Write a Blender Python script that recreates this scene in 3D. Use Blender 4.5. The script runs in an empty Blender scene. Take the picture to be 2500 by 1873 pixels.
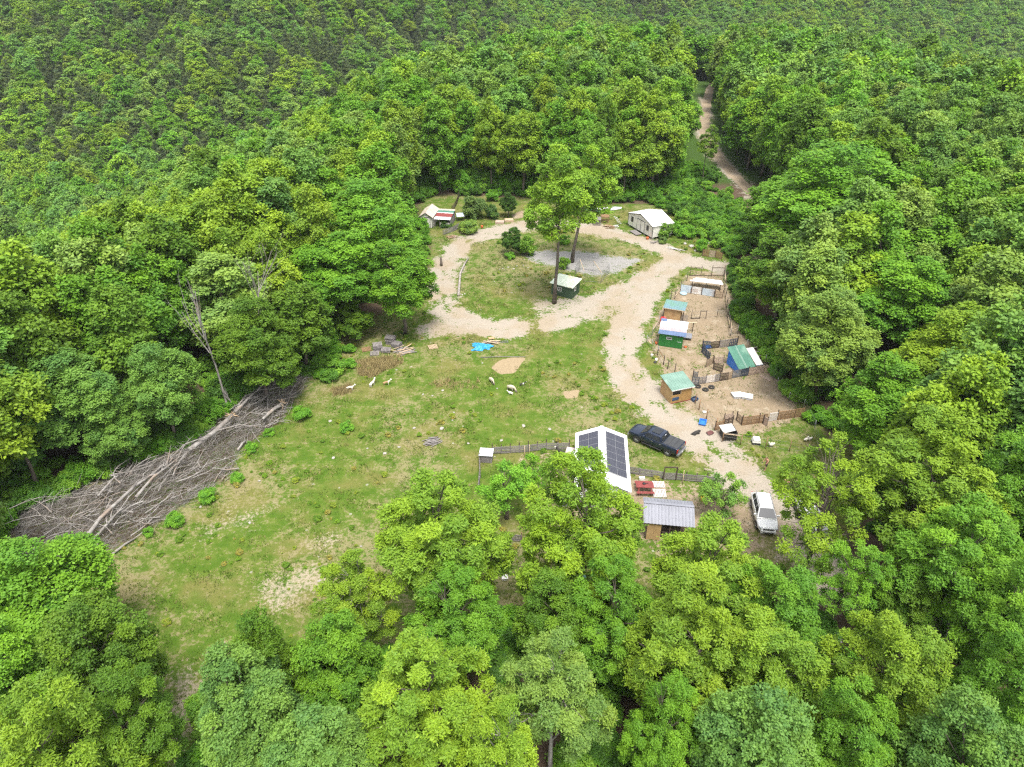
import bpy, bmesh, math, random
import numpy as np
from mathutils import Vector, Matrix

# ------------------------------------------------------------------ camera, sky, sun, exposure
scene = bpy.context.scene
COL = scene.collection
R = math.radians

cam_data = bpy.data.cameras.new('camera')
cam = bpy.data.objects.new('camera', cam_data)
COL.objects.link(cam)
cam.location = (0.0, 0.0, 48.0)
cam.rotation_euler = (R(90 - 33.5), 0, 0)
cam_data.sensor_width = 36.0
cam_data.lens = 36.0 * 1735.0 / 2500.0
cam_data.clip_start = 0.5
cam_data.clip_end = 3000.0
scene.camera = cam

SUN_ELEV, SUN_AZ = 70.0, 165.0            # azimuth clockwise from +Y
world = bpy.data.worlds.new('World')
scene.world = world
world.use_nodes = True
wn = world.node_tree.nodes
wl = world.node_tree.links
sky = wn.new('ShaderNodeTexSky')
sky.sky_type = 'NISHITA'
sky.sun_disc = False
sky.sun_elevation = R(SUN_ELEV)
sky.sun_rotation = R(SUN_AZ)
sky.altitude = 300.0
sky.air_density = 1.0
sky.dust_density = 4.0
sky.ozone_density = 1.0
hs = wn.new('ShaderNodeHueSaturation')    # thin cloud cover greys the blue
hs.inputs['Saturation'].default_value = 0.22
wl.new(sky.outputs['Color'], hs.inputs['Color'])
bg = wn['Background']
bg.inputs['Strength'].default_value = 0.125
wl.new(hs.outputs['Color'], bg.inputs['Color'])

sun_data = bpy.data.lights.new('sun', 'SUN')
sun_data.energy = 1.5
sun_data.angle = R(16)
sun_data.color = (1.0, 0.955, 0.88)
sun = bpy.data.objects.new('sun', sun_data)
COL.objects.link(sun)
sun.location = (60, -60, 120)
_d = Vector((math.sin(R(SUN_AZ)) * math.cos(R(SUN_ELEV)), math.cos(R(SUN_AZ)) * math.cos(R(SUN_ELEV)), math.sin(R(SUN_ELEV))))
sun.rotation_euler = _d.to_track_quat('Z', 'Y').to_euler()

scene.view_settings.view_transform = 'Standard'
scene.view_settings.look = 'None'
scene.view_settings.gamma = 1.0
scene.view_settings.use_curve_mapping = False
scene.view_settings.exposure = 1.6
scene.render.engine = 'CYCLES'
cy = scene.cycles
cy.max_bounces = 6
cy.diffuse_bounces = 3
cy.glossy_bounces = 2
cy.transmission_bounces = 3
cy.volume_bounces = 1
cy.caustics_reflective = False
cy.caustics_refractive = False
cy.use_denoising = False
cy.sample_clamp_indirect = 3.0
cy.sample_clamp_direct = 6.0
cy.pixel_filter_type = 'BLACKMAN_HARRIS'
cy.filter_width = 1.3

# ------------------------------------------------------------------ materials
MATS = {}

def new_mat(name):
    m = bpy.data.materials.new(name)
    m.use_nodes = True
    nt = m.node_tree
    return m, nt, nt.nodes['Principled BSDF'], nt.nodes, nt.links

def mixc(nt, fac, a, b, blend='MIX'):
    n = nt.nodes.new('ShaderNodeMix')
    n.data_type = 'RGBA'
    n.blend_type = blend
    n.clamp_factor = True
    for sock, v in ((n.inputs[0], fac), (n.inputs[6], a), (n.inputs[7], b)):
        if isinstance(v, bpy.types.NodeSocket):
            nt.links.new(v, sock)
        elif isinstance(v, (int, float)):
            sock.default_value = v
        else:
            sock.default_value = (v[0], v[1], v[2], 1.0)
    return n.outputs[2]

def math_n(nt, op, a, b=None, c=None, clamp=False):
    n = nt.nodes.new('ShaderNodeMath')
    n.operation = op
    n.use_clamp = clamp
    for i, v in enumerate((a, b, c)):
        if v is None:
            continue
        if isinstance(v, bpy.types.NodeSocket):
            nt.links.new(v, n.inputs[i])
        else:
            n.inputs[i].default_value = v
    return n.outputs[0]

def noise_n(nt, scale, detail=3.0, rough=0.55, vec=None, stretch=None):
    n = nt.nodes.new('ShaderNodeTexNoise')
    n.inputs['Scale'].default_value = scale
    n.inputs['Detail'].default_value = detail
    n.inputs['Roughness'].default_value = rough
    v = vec if vec is not None else nt.nodes.new('ShaderNodeNewGeometry').outputs['Position']
    if stretch:
        mp = nt.nodes.new('ShaderNodeMapping')
        mp.inputs['Scale'].default_value = stretch
        nt.links.new(v, mp.inputs['Vector'])
        v = mp.outputs['Vector']
    nt.links.new(v, n.inputs['Vector'])
    return n.outputs['Fac']

def sharp(nt, val, lo, hi):
    n = nt.nodes.new('ShaderNodeMapRange')
    n.interpolation_type = 'SMOOTHSTEP'
    nt.links.new(val, n.inputs['Value'])
    n.inputs['From Min'].default_value = lo
    n.inputs['From Max'].default_value = hi
    return n.outputs['Result']

def bump_n(nt, bsdf, height, strength, dist):
    b = nt.nodes.new('ShaderNodeBump')
    b.inputs['Strength'].default_value = strength
    b.inputs['Distance'].default_value = dist
    nt.links.new(height, b.inputs['Height'])
    nt.links.new(b.outputs['Normal'], bsdf.inputs['Normal'])

def mat(name, col, col2=None, rough=0.7, metal=0.0, scale=4.0, wear=None, wear_amt=0.5, bump=0.0, stretch=None, spec=0.4, coat=0.0):
    """plain surface with a mottled second tone and optional worn patches"""
    if name in MATS:
        return MATS[name]
    m, nt, b, N, L = new_mat(name)
    if col2 is None:
        col2 = tuple(c * 0.72 for c in col)
    n1 = noise_n(nt, scale, 4.0, 0.6, stretch=stretch)
    c = mixc(nt, sharp(nt, n1, 0.3, 0.7), col, col2)
    if wear is not None:
        n2 = noise_n(nt, scale * 0.37, 5.0, 0.65)
        c = mixc(nt, math_n(nt, 'MULTIPLY', sharp(nt, n2, 0.5, 0.66), wear_amt), c, wear)
    L.new(c, b.inputs['Base Color'])
    b.inputs['Roughness'].default_value = rough
    b.inputs['Metallic'].default_value = metal
    b.inputs['Specular IOR Level'].default_value = spec
    b.inputs['Coat Weight'].default_value = coat
    if bump:
        bump_n(nt, b, n1, bump, 0.02)
    MATS[name] = m
    return m

def wood(name, c1, c2, c3=None):
    """weathered boards: tone changes from board to board and grain along the length"""
    if name in MATS:
        return MATS[name]
    m, nt, b, N, L = new_mat(name)
    oi = nt.nodes.new('ShaderNodeObjectInfo')
    n1 = noise_n(nt, 9.0, 4.0, 0.6, stretch=(1.0, 1.0, 3.0))
    c = mixc(nt, oi.outputs['Random'], c1, c2)
    c = mixc(nt, math_n(nt, 'MULTIPLY', sharp(nt, n1, 0.35, 0.75), 0.6), c, c3 or tuple(x * 0.55 for x in c1))
    L.new(c, b.inputs['Base Color'])
    b.inputs['Roughness'].default_value = 0.85
    b.inputs['Specular IOR Level'].default_value = 0.2
    bump_n(nt, b, n1, 0.3, 0.01)
    MATS[name] = m
    return m

# leaves: the tint belongs to the tree, every leaf differs a little
def leaf_mat(name, trans=0.27):
    m, nt, b, N, L = new_mat(name)
    at = N.new('ShaderNodeAttribute'); at.attribute_type = 'INSTANCER'; at.attribute_name = 'tint'
    lv = N.new('ShaderNodeAttribute'); lv.attribute_type = 'GEOMETRY'; lv.attribute_name = 'leaf'
    young = mixc(nt, 1.0, at.outputs['Color'], (1.55, 1.32, 0.8), 'MULTIPLY')
    old = mixc(nt, 1.0, at.outputs['Color'], (0.58, 0.70, 0.8), 'MULTIPLY')
    c = mixc(nt, lv.outputs['Fac'], old, young)
    L.new(c, b.inputs['Base Color'])
    b.inputs['Roughness'].default_value = 0.55
    b.inputs['Specular IOR Level'].default_value = 0.22
    tr = N.new('ShaderNodeBsdfTranslucent')
    tc = mixc(nt, 1.0, c, (1.25, 1.25, 0.55), 'MULTIPLY')
    L.new(tc, tr.inputs['Color'])
    mx = N.new('ShaderNodeMixShader')
    mx.inputs[0].default_value = trans
    L.new(b.outputs[0], mx.inputs[1]); L.new(tr.outputs[0], mx.inputs[2])
    L.new(mx.outputs[0], N['Material Output'].inputs['Surface'])
    return m

LEAF = leaf_mat('leaf')
BARK = mat('bark', (0.17, 0.14, 0.115), (0.085, 0.07, 0.06), 0.9, scale=3.0, bump=0.6, stretch=(1, 1, 0.25), spec=0.15)
BARK_PALE = mat('bark_pale', (0.36, 0.33, 0.30), (0.20, 0.175, 0.155), 0.9, scale=3.0, bump=0.5, stretch=(1, 1, 0.3), spec=0.15)
DEADWOOD = mat('dead_wood', (0.33, 0.31, 0.29), (0.18, 0.162, 0.148), 0.9, scale=1.6, wear=(0.26, 0.19, 0.14), wear_amt=0.7, bump=0.4, spec=0.15)
TWIG = mat('dead_twig', (0.31, 0.29, 0.27), (0.165, 0.15, 0.135), 0.95, scale=0.9, spec=0.1)

TWIG_DARK = mat('old_twig', (0.17, 0.145, 0.12), (0.09, 0.07, 0.055), 0.95, scale=0.9, spec=0.1)  # dark copy of the twig colour, painting shade into the heap's gaps

# ------------------------------------------------------------------ small builders
def tag(o, label=None, cat=None, group=None, kind=None):
    if label: o['label'] = label
    if cat: o['category'] = cat
    if group: o['group'] = group
    if kind: o['kind'] = kind
    return o

def link(o, parent=None):
    COL.objects.link(o)
    if parent is not None:
        o.parent = parent
    return o

def thing(name, label, cat, loc, rz=0.0, group=None):
    o = bpy.data.objects.new(name, None)
    o.empty_display_size = 0.3
    link(o)
    o.location = (loc[0], loc[1], loc[2] if len(loc) > 2 else float(zt(loc[0], loc[1])))
    o.rotation_euler = (0, 0, rz)
    return tag(o, label, cat, group)

def mesh_obj(name, verts, faces, m, parent=None, smooth=False):
    me = bpy.data.meshes.new(name)
    me.from_pydata([tuple(v) for v in verts], [], [tuple(f) for f in faces])
    if m is not None:
        me.materials.append(m)
    if smooth:
        me.polygons.foreach_set('use_smooth', [True] * len(me.polygons))
    me.update()
    return link(bpy.data.objects.new(name, me), parent)

_CUBES = {}
def cube_mesh(m):
    if m.name not in _CUBES:
        me = bpy.data.meshes.new('block')
        v = [(x, y, z) for x in (-.5, .5) for y in (-.5, .5) for z in (-.5, .5)]
        f = [(0, 1, 3, 2), (4, 6, 7, 5), (0, 4, 5, 1), (2, 3, 7, 6), (0, 2, 6, 4), (1, 5, 7, 3)]
        me.from_pydata(v, [], f); me.materials.append(m); me.update()
        _CUBES[m.name] = me
    return _CUBES[m.name]

def box(name, parent, m, size, loc, rz=0.0, rx=0.0, ry=0.0):
    o = bpy.data.objects.new(name, cube_mesh(m))
    link(o, parent)
    o.location = loc; o.scale = size; o.rotation_euler = (rx, ry, rz)
    return o

def beam(name, parent, m, p0, p1, w, h=None):
    """square bar between two local points"""
    p0 = Vector(p0); p1 = Vector(p1)
    d = p1 - p0
    o = bpy.data.objects.new(name, cube_mesh(m))
    link(o, parent)
    o.location = (p0 + p1) / 2
    o.rotation_mode = 'QUATERNION'
    o.rotation_quaternion = d.to_track_quat('X', 'Z')
    o.scale = (d.length, w, h or w)
    return o

def tube_data(pts, rad, sides=6, cap=True):
    """verts and faces of a tapering tube along points"""
    pts = [Vector(p) for p in pts]
    V, Fc = [], []
    n = len(pts)
    up = Vector((0.31, 0.17, 0.93))
    for i, p in enumerate(pts):
        d = (pts[min(i + 1, n - 1)] - pts[max(i - 1, 0)])
        if d.length < 1e-6: d = Vector((0, 0, 1))
        d.normalize()
        a = d.cross(up)
        if a.length < 1e-3: a = d.cross(Vector((1, 0, 0)))
        a.normalize(); b = d.cross(a)
        r = rad[i] if hasattr(rad, '__len__') else rad
        for k in range(sides):
            t = 2 * math.pi * k / sides
            V.append(p + (a * math.cos(t) + b * math.sin(t)) * r)
    for i in range(n - 1):
        for k in range(sides):
            k2 = (k + 1) % sides
            Fc.append((i * sides + k, i * sides + k2, (i + 1) * sides + k2, (i + 1) * sides + k))
    if cap:
        Fc.append(tuple(range(sides))[::-1]); Fc.append(tuple(range((n - 1) * sides, n * sides)))
    return V, Fc

def tube(name, parent, m, pts, rad, sides=8):
    V, Fc = tube_data(pts, rad, sides)
    return mesh_obj(name, V, Fc, m, parent, smooth=True)

class Merge:
    def __init__(self): self.v = []; self.f = []
    def add(self, V, Fc):
        o = len(self.v); self.v += [tuple(p) for p in V]; self.f += [tuple(i + o for i in f) for f in Fc]
    def box(self, c, s, rz=0.0):
        ca, sa = math.cos(rz), math.sin(rz)
        V = []
        for x in (-.5, .5):
            for y in (-.5, .5):
                for z in (-.5, .5):
                    X, Y = x * s[0], y * s[1]
                    V.append((c[0] + X * ca - Y * sa, c[1] + X * sa + Y * ca, c[2] + z * s[2]))
        self.add(V, [(0, 1, 3, 2), (4, 6, 7, 5), (0, 4, 5, 1), (2, 3, 7, 6), (0, 2, 6, 4), (1, 5, 7, 3)])
    def build(self, name, m, parent=None, smooth=False):
        return mesh_obj(name, self.v, self.f, m, parent, smooth)

def ribbed(name, parent, m, p00, p10, p11, p01, ribs=8, amp=0.03, thick=0.03):
    """profiled metal sheet over a quad: ribs run from the 00-10 edge to the 01-11 edge"""
    p00, p10, p11, p01 = [Vector(p) for p in (p00, p10, p11, p01)]
    nrm = (p10 - p00).cross(p01 - p00).normalized()
    if nrm.z < 0: nrm = -nrm
    us = []
    for i in range(ribs):
        us += [(i / ribs, 0), ((i + .30) / ribs, 0), ((i + .40) / ribs, 1), ((i + .60) / ribs, 1), ((i + .70) / ribs, 0)]
    us.append((1.0, 0))
    V = []
    for u, h in us:
        for e0, e1 in ((p00, p10), (p01, p11)):
            q = e0.lerp(e1, u)
            V.append(q + nrm * (h * amp)); V.append(q + nrm * (h * amp - thick))
    Fc = []
    n = len(us)
    for i in range(n - 1):
        a = 4 * i; b = 4 * (i + 1)
        Fc += [(a, b, b + 2, a + 2), (a + 1, a + 3, b + 3, b + 1), (a, a + 1, b + 1, b), (a + 2, b + 2, b + 3, a + 3)]
    Fc += [(0, 2, 3, 1), (4 * n - 4, 4 * n - 3, 4 * n - 1, 4 * n - 2)]
    return mesh_obj(name, V, Fc, m, parent)

def slab(name, parent, m, pts, thick):
    """thin plate with the given outline (local points, counter-clockwise from above)"""
    pts = [Vector(p) for p in pts]
    n = len(pts)
    nr = (pts[1] - pts[0]).cross(pts[2] - pts[0]).normalized()
    V = pts + [p - nr * thick for p in pts]
    Fc = [tuple(range(n)), tuple(range(n, 2 * n))[::-1]] + [(i, i + n, (i + 1) % n + n, (i + 1) % n) for i in range(n)]
    return mesh_obj(name, V, Fc, m, parent)

# ------------------------------------------------------------------ terrain
RNG = np.random.default_rng(11)
random.seed(5)

def vnoise(x, y, seed=0):
    """smooth value noise, period-free, -1..1"""
    x = np.asarray(x, float); y = np.asarray(y, float)
    xi = np.floor(x).astype(np.int64); yi = np.floor(y).astype(np.int64)
    fx = x - xi; fy = y - yi
    fx = fx * fx * (3 - 2 * fx); fy = fy * fy * (3 - 2 * fy)
    def h(a, b):
        n = (a * 374761393 + b * 668265263 + seed * 982451653) & 0xFFFFFFFF
        n = ((n ^ (n >> 13)) * 1274126177) & 0xFFFFFFFF
        return ((n ^ (n >> 16)) & 0xFFFF) / 32767.5 - 1.0
    return (h(xi, yi) * (1 - fx) + h(xi + 1, yi) * fx) * (1 - fy) + (h(xi, yi + 1) * (1 - fx) + h(xi + 1, yi + 1) * fx) * fy

def fbm(x, y, seed=0, octv=3):
    s = 0; a = 1.0; t = 0
    for i in range(octv):
        s = s + a * vnoise(np.asarray(x) * 2 ** i, np.asarray(y) * 2 ** i, seed + i); t += a; a *= 0.5
    return s / t

def sdf(poly, x, y):
    """signed distance to a polygon, negative inside"""
    x = np.asarray(x, float); y = np.asarray(y, float)
    d = np.full(x.shape, 1e9); inside = np.zeros(x.shape, bool)
    n = len(poly)
    for i in range(n):
        ax, ay = poly[i]; bx, by = poly[(i + 1) % n]
        ex, ey = bx - ax, by - ay
        t = np.clip(((x - ax) * ex + (y - ay) * ey) / (ex * ex + ey * ey + 1e-9), 0, 1)
        d = np.minimum(d, np.hypot(x - ax - t * ex, y - ay - t * ey))
        c = ((ay > y) != (by > y)) & (x < (bx - ax) * (y - ay) / (by - ay + 1e-12) + ax)
        inside ^= c
    return np.where(inside, -d, d)

def line_dist(pts, x, y):
    x = np.asarray(x, float); y = np.asarray(y, float)
    d = np.full(x.shape, 1e9)
    for (ax, ay), (bx, by) in zip(pts[:-1], pts[1:]):
        ex, ey = bx - ax, by - ay
        t = np.clip(((x - ax) * ex + (y - ay) * ey) / (ex * ex + ey * ey + 1e-9), 0, 1)
        d = np.minimum(d, np.hypot(x - ax - t * ex, y - ay - t * ey))
    return d

PLATEAU = [(-55, 50), (-62, 15), (-64, -60), (170, -60), (150, 165), (118, 186), (92, 256), (32, 266), (-16, 196), (-24, 142), (-30, 105), (-44, 74)]

def zt(x, y):
    x = np.asarray(x, float); y = np.asarray(y, float)
    d = np.maximum(sdf(PLATEAU, x, y), 0.0)
    fall = np.where(d < 14, d * d / 28.0 * 0.46, (d - 7) * 0.46)
    # the far hillside begins sooner on the left of the valley
    sh = np.clip((x + 150) / 190, 0, 1); yy = y - sh * sh * (3 - 2 * sh) * 165
    t = np.clip((yy - 225) / 210, 0, 1)
    floor = -50 - 14 * sh + t * t * (3 - 2 * t) * (44 + 4 * sh)
    t2 = np.clip((yy - 400) / 500, 0, 1.4)
    floor = floor + t2 * 100 + 8 * fbm(x / 110, y / 110, 40) * np.clip((y - 120) / 120, 0.15, 1)
    # the fall bottoms out on the valley floor
    z = -fall
    k = 7.0
    m = np.maximum(z, floor)
    z = m + np.log(np.exp((np.clip(z - m, -60, 0)) / k) + np.exp(np.clip(floor - m, -60, 0) / k)) * k * (d > 0) * np.clip(d / 40, 0, 1)
    return z + 0.10 * fbm(x / 13, y / 13, 3) * np.clip(1 - d / 30, 0, 1) * np.clip((140 - y) / 12, 0, 1)

# what the ground is made of, surveyed on the clearing
CLEARING = [(-46.73, 46.01), (-44.29, 53.52), (-39.57, 58.61), (-35.62, 65.23), (-31.45, 74.25), (-26.81, 78.90), (-22.84, 83.10), (-20.07, 89.00),
            (-15.08, 91.10), (-11.90, 96.29), (-12.78, 110.00), (-15.16, 122.37), (-18.46, 133.17), (-16.54, 141.25), (-5.26, 141.25), (4.09, 139.29), (15.76, 134.99),
            (22.38, 137.11), (31.31, 135.78), (32.99, 122.37), (35.97, 110.95), (36.11, 102.80), (31.39, 87.63), (33.31, 78.90), (34.07, 70.37),
            (34.61, 61.39), (38.49, 58.61), (32.76, 49.28), (22.53, 38.06), (11.53, 35.83), (5.46, 38.06), (-1.74, 38.06), (-7.47, 34.98),
            (-16.13, 33.34), (-23.06, 31.03), (-21.53, 24.37), (-23.36, 24.37), (-26.47, 31.03), (-33.61, 38.06), (-39.21, 41.44), (-44.60, 42.46)]
DRIVE = [(27.60, 41.44), (26.86, 47.46), (25.51, 51.51), (23.73, 54.91), (21.27, 60.58), (17.84, 66.58), (15.22, 72.38), (14.22, 77.76), (15.35, 85.00), (18.27, 93.27),
         (22.59, 102.80), (28.03, 110.00)]
LOOP = [(28.03, 110.00), (25.02, 114.90), (21.25, 119.30), (15.50, 123.27), (8.06, 126.05), (0.34, 124.65), (-5.46, 120.60), (-9.64, 114.90), (-10.94, 108.13), (-10.98, 99.46), (-9.52, 92.54),
        (-6.23, 87.63), (-1.66, 86.04), (4.15, 87.63), (10.31, 91.52), (15.58, 96.29), (21.49, 102.80)]
TRACK = [(28.03, 110.00), (33.01, 106.67), (38.45, 105.95), (46.85, 115.93), (50.03, 134.46), (48.84, 153.99), (48.64, 169.89), (49.36, 185.61), (53.15, 203.99), (58.61, 225.14), (65.27, 248.96), (71, 262)]
LOT = [(0.31, 112.31), (5.86, 113.90), (13.67, 112.90), (21.10, 110.00), (16.58, 104.53), (11.37, 104.18), (4.86, 108.13)]
LOT2 = [(2.34, 94.76), (6.54, 96.29), (12.80, 96.29), (17.39, 99.46), (14.69, 89.00), (8.04, 87.63), (2.89, 89.00)]
SPILL = [(-13.04, 87.63), (-8.03, 90.39), (-2.93, 85.65), (-7.29, 83.98), (-11.92, 83.10)]
PENS = [(28.80, 106.30), (34.58, 105.41), (31.39, 87.63), (32.62, 76.64), (33.65, 67.50), (26.01, 61.39), (22.36, 63.06), (18.35, 69.40), (17.86, 80.07), (20.60, 89.00)]
STRAW1 = [(-2.58, 76.25), (-1.45, 78.35), (0.53, 78.85), (1.72, 78.60), (1.04, 76.74), (0.13, 75.05), (-1.40, 74.81)]
STRAW1B = [(1.53, 79.36), (2.67, 80.01), (3.64, 78.98), (2.87, 77.23), (1.70, 77.47)]
STRAW2 = [(5.97, 70.87), (8.24, 71.36), (8.02, 69.40), (6.36, 69.20)]
SANDPILE = [(0.03, 130.76), (1.25, 132.70), (2.94, 133.36), (4.61, 132.49), (4.41, 130.76), (2.43, 129.50), (0.48, 129.08)]
YARD = [(1.18, 58.61), (6.14, 59.39), (7.16, 53.86), (13.43, 55.27), (18.40, 54.21), (24.06, 51.18), (22.31, 45.16), (14.27, 44.60), (3.26, 49.28), (0.66, 54.56)]
PALE = [[(-29.54, 48.66), (-26.30, 50.86), (-22.80, 51.18), (-22.72, 49.28), (-25.22, 47.46), (-28.35, 46.58)], [(-19.48, 46.87), (-15.75, 47.46), (-16.25, 45.72), (-18.71, 45.44)],
        [(-26.10, 31.78), (-24.11, 32.94), (-22.27, 28.87), (-22.55, 26.22), (-24.35, 27.51)], [(-21.56, 40.94), (-17.42, 43.52), (-16.15, 41.44), (-19.58, 39.47)]]
BRUSHZONE = [(-45.55, 44.04), (-46.61, 49.14), (-44.77, 52.47), (-41.58, 53.92), (-38.56, 56.75), (-34.01, 60.25), (-31.80, 67.60), (-30.43, 74.25), (-25.05, 72.97), (-25.14, 70.51),
             (-26.56, 63.52), (-29.22, 59.53), (-28.70, 55.20), (-30.78, 52.27), (-32.85, 49.14), (-34.87, 46.77), (-36.78, 44.04), (-38.94, 42.90)]
RIM_LEFT = [(-12.56, 118.91), (-9.58, 122.67)]

def smooth01(v, lo, hi):
    t = np.clip((v - lo) / (hi - lo), 0, 1)
    return t * t * (3 - 2 * t)

def ground_masks(x, y):
    n = fbm(x / 2.6, y / 2.6, 7, 3)
    nb = fbm(x / 9.0, y / 9.0, 21, 3)
    g = np.zeros_like(x)
    for ln, w in ((DRIVE, 1.9), (LOOP, 1.75), (TRACK, 1.5)):
        d_ = line_dist(ln, x, y)
        g = np.maximum(g, smooth01(-(d_ - w - 1.3 * n), -2.6, 1.3) * (1 - 0.30 * np.exp(-(d_ / 0.38) ** 2)) * (1 + 0.15 * np.exp(-((d_ - 0.85) / 0.3) ** 2)))
    g = g * (1 - 0.45 * smooth01(fbm(x / 3.1, y / 3.1, 33, 3), 0.12, 0.5))
    for pg, s in ((LOT, 0.78), (LOT2, 0.62), (SPILL, 0.7)):
        g = np.maximum(g, s * smooth01(-(sdf(pg, x, y) - 1.2 * n), -1.8, 1.4))
    dirt = smooth01(-(sdf(PENS, x, y) - 1.3 * n), -1.6, 1.2) * (0.78 + 0.35 * nb)
    dirt = np.maximum(dirt, smooth01(-(sdf(YARD, x, y) - 1.0 * n), -1.6, 1.2) * (0.62 + 0.5 * nb))
    dirt = np.maximum(dirt, smooth01(-(sdf(SANDPILE, x, y) - 0.8 * n), -1.0, 0.8))
    pale = np.zeros_like(x)
    for pg in PALE:
        pale = np.maximum(pale, 0.6 * smooth01(-(sdf(pg, x, y) - 2.2 * n), -3.0, 1.6))
    litter = smooth01(sdf(CLEARING, x, y) + 1.2 * n, -1.5, 2.5)
    pale = np.maximum(pale, 0.35 * smooth01(-(sdf(BRUSHZONE, x, y) - 0.8 * n), -0.8, 0.8)); litter = np.maximum(litter, 0.55 * smooth01(-(sdf(BRUSHZONE, x, y) - 0.8 * n), -0.8, 0.8))
    litter = litter * (1 - smooth01(g, 0.4, 0.9))
    straw = np.zeros_like(x)
    for pg in (STRAW1, STRAW2):
        straw = np.maximum(straw, smooth01(-(sdf(pg, x, y) - 0.35 * n), -0.45, 0.35))
    grey = smooth01(-(sdf(STRAW1B, x, y) - 0.35 * n), -0.45, 0.35)
    grey = np.maximum(grey, smooth01(-(sdf(LOT, x, y) - 0.8 * n), -1.2, 1.0))
    A = np.stack([g, np.clip(dirt, 0, 1), litter, np.clip(pale, 0, 1)], -1)
    B = np.stack([straw, grey, np.clip(0.5 + 0.5 * nb, 0, 1), smooth01(np.abs(y - 85), 52, 70)], -1)
    return A, B

def ground_material():
    m, nt, b, N, L = new_mat('ground')
    a = N.new('ShaderNodeAttribute'); a.attribute_name = 'maskA'
    bb = N.new('ShaderNodeAttribute'); bb.attribute_name = 'maskB'
    sa = N.new('ShaderNodeSeparateColor'); L.new(a.outputs['Color'], sa.inputs[0])
    sb = N.new('ShaderNodeSeparateColor'); L.new(bb.outputs['Color'], sb.inputs[0])
    gravel, dirt, litter, pale = sa.outputs[0], sa.outputs[1], sa.outputs[2], a.outputs['Alpha']
    straw, grey, big = sb.outputs[0], sb.outputs[1], sb.outputs[2]
    n_big = noise_n(nt, 0.16, 4, 0.6)
    n_mid = noise_n(nt, 0.75, 4, 0.65)
    n_fine = noise_n(nt, 3.2, 4, 0.7)
    n_grit = noise_n(nt, 14.0, 2, 0.7)
    # turf: fresh and olive grass with dead thatch and bare crumbs between
    c = mixc(nt, sharp(nt, n_mid, 0.36, 0.66), (0.066, 0.124, 0.013), (0.112, 0.156, 0.025))
    c = mixc(nt, sharp(nt, n_big, 0.46, 0.66), c, (0.150, 0.150, 0.042))
    th = math_n(nt, 'ADD', math_n(nt, 'MULTIPLY', n_fine, 0.55), math_n(nt, 'MULTIPLY', n_mid, 0.45))
    th = math_n(nt, 'ADD', th, math_n(nt, 'MULTIPLY', math_n(nt, 'SUBTRACT', big, 0.2), 0.22))
    c = mixc(nt, math_n(nt, 'MULTIPLY', sharp(nt, th, 0.55, 0.66), 0.7), c, (0.255, 0.215, 0.12))
    c = mixc(nt, sharp(nt, math_n(nt, 'ADD', pale, math_n(nt, 'MULTIPLY', math_n(nt, 'SUBTRACT', n_fine, 0.5), 1.6)), 0.35, 0.75), c, (0.34, 0.29, 0.21))
    # stones in the turf
    vo = N.new('ShaderNodeTexVoronoi'); vo.inputs['Scale'].default_value = 1.1
    L.new(N.new('ShaderNodeNewGeometry').outputs['Position'], vo.inputs['Vector'])
    st = math_n(nt, 'LESS_THAN', vo.outputs['Distance'], 0.16)
    sr = N.new('ShaderNodeSeparateColor'); L.new(vo.outputs['Color'], sr.inputs[0])
    st = math_n(nt, 'MULTIPLY', st, math_n(nt, 'GREATER_THAN', sr.outputs[0], 0.93))
    c = mixc(nt, math_n(nt, 'MULTIPLY', st, 0.55), c, (0.40, 0.37, 0.33))
    # forest floor
    lit = mixc(nt, n_fine, (0.065, 0.045, 0.03), (0.15, 0.105, 0.072))
    lit = mixc(nt, sharp(nt, n_mid, 0.55, 0.75), lit, (0.06, 0.075, 0.02))
    lit = mixc(nt, sharp(nt, math_n(nt, 'ADD', bb.outputs['Alpha'], math_n(nt, 'MULTIPLY', math_n(nt, 'SUBTRACT', n_fine, 0.5), 0.9)), 0.62, 0.9), lit, (0.05, 0.095, 0.018))
    wob = math_n(nt, 'MULTIPLY', math_n(nt, 'SUBTRACT', math_n(nt, 'ADD', math_n(nt, 'MULTIPLY', n_fine, 0.6), math_n(nt, 'MULTIPLY', n_mid, 0.4)), 0.5), 2.6)
    c = mixc(nt, sharp(nt, math_n(nt, 'ADD', litter, wob), 0.35, 0.65), c, lit)
    # trodden soil in the pens
    dc = mixc(nt, n_fine, (0.31, 0.24, 0.16), (0.235, 0.18, 0.122))
    dc = mixc(nt, sharp(nt, n_mid, 0.5, 0.7), dc, (0.35, 0.29, 0.21))
    c = mixc(nt, sharp(nt, math_n(nt, 'ADD', dirt, wob), 0.38, 0.6), c, dc)
    # pale limestone gravel
    gc = mixc(nt, n_grit, (0.375, 0.33, 0.27), (0.295, 0.255, 0.205))
    gc = mixc(nt, sharp(nt, n_big, 0.44, 0.6), gc, mixc(nt, n_grit, (0.355, 0.295, 0.22), (0.275, 0.225, 0.165)))
    gc = mixc(nt, sharp(nt, math_n(nt, 'ADD', grey, math_n(nt, 'MULTIPLY', wob, 0.6)), 0.4, 0.7), gc, mixc(nt, n_grit, (0.34, 0.325, 0.31), (0.22, 0.21, 0.20)))
    gm = sharp(nt, math_n(nt, 'ADD', gravel, math_n(nt, 'MULTIPLY', wob, 1.15)), 0.40, 0.62)
    c = mixc(nt, gm, c, gc)
    c = mixc(nt, sharp(nt, math_n(nt, 'ADD', straw, math_n(nt, 'MULTIPLY', wob, 0.25)), 0.4, 0.6), c, mixc(nt, n_fine, (0.36, 0.28, 0.175), (0.25, 0.19, 0.115)))
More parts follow.
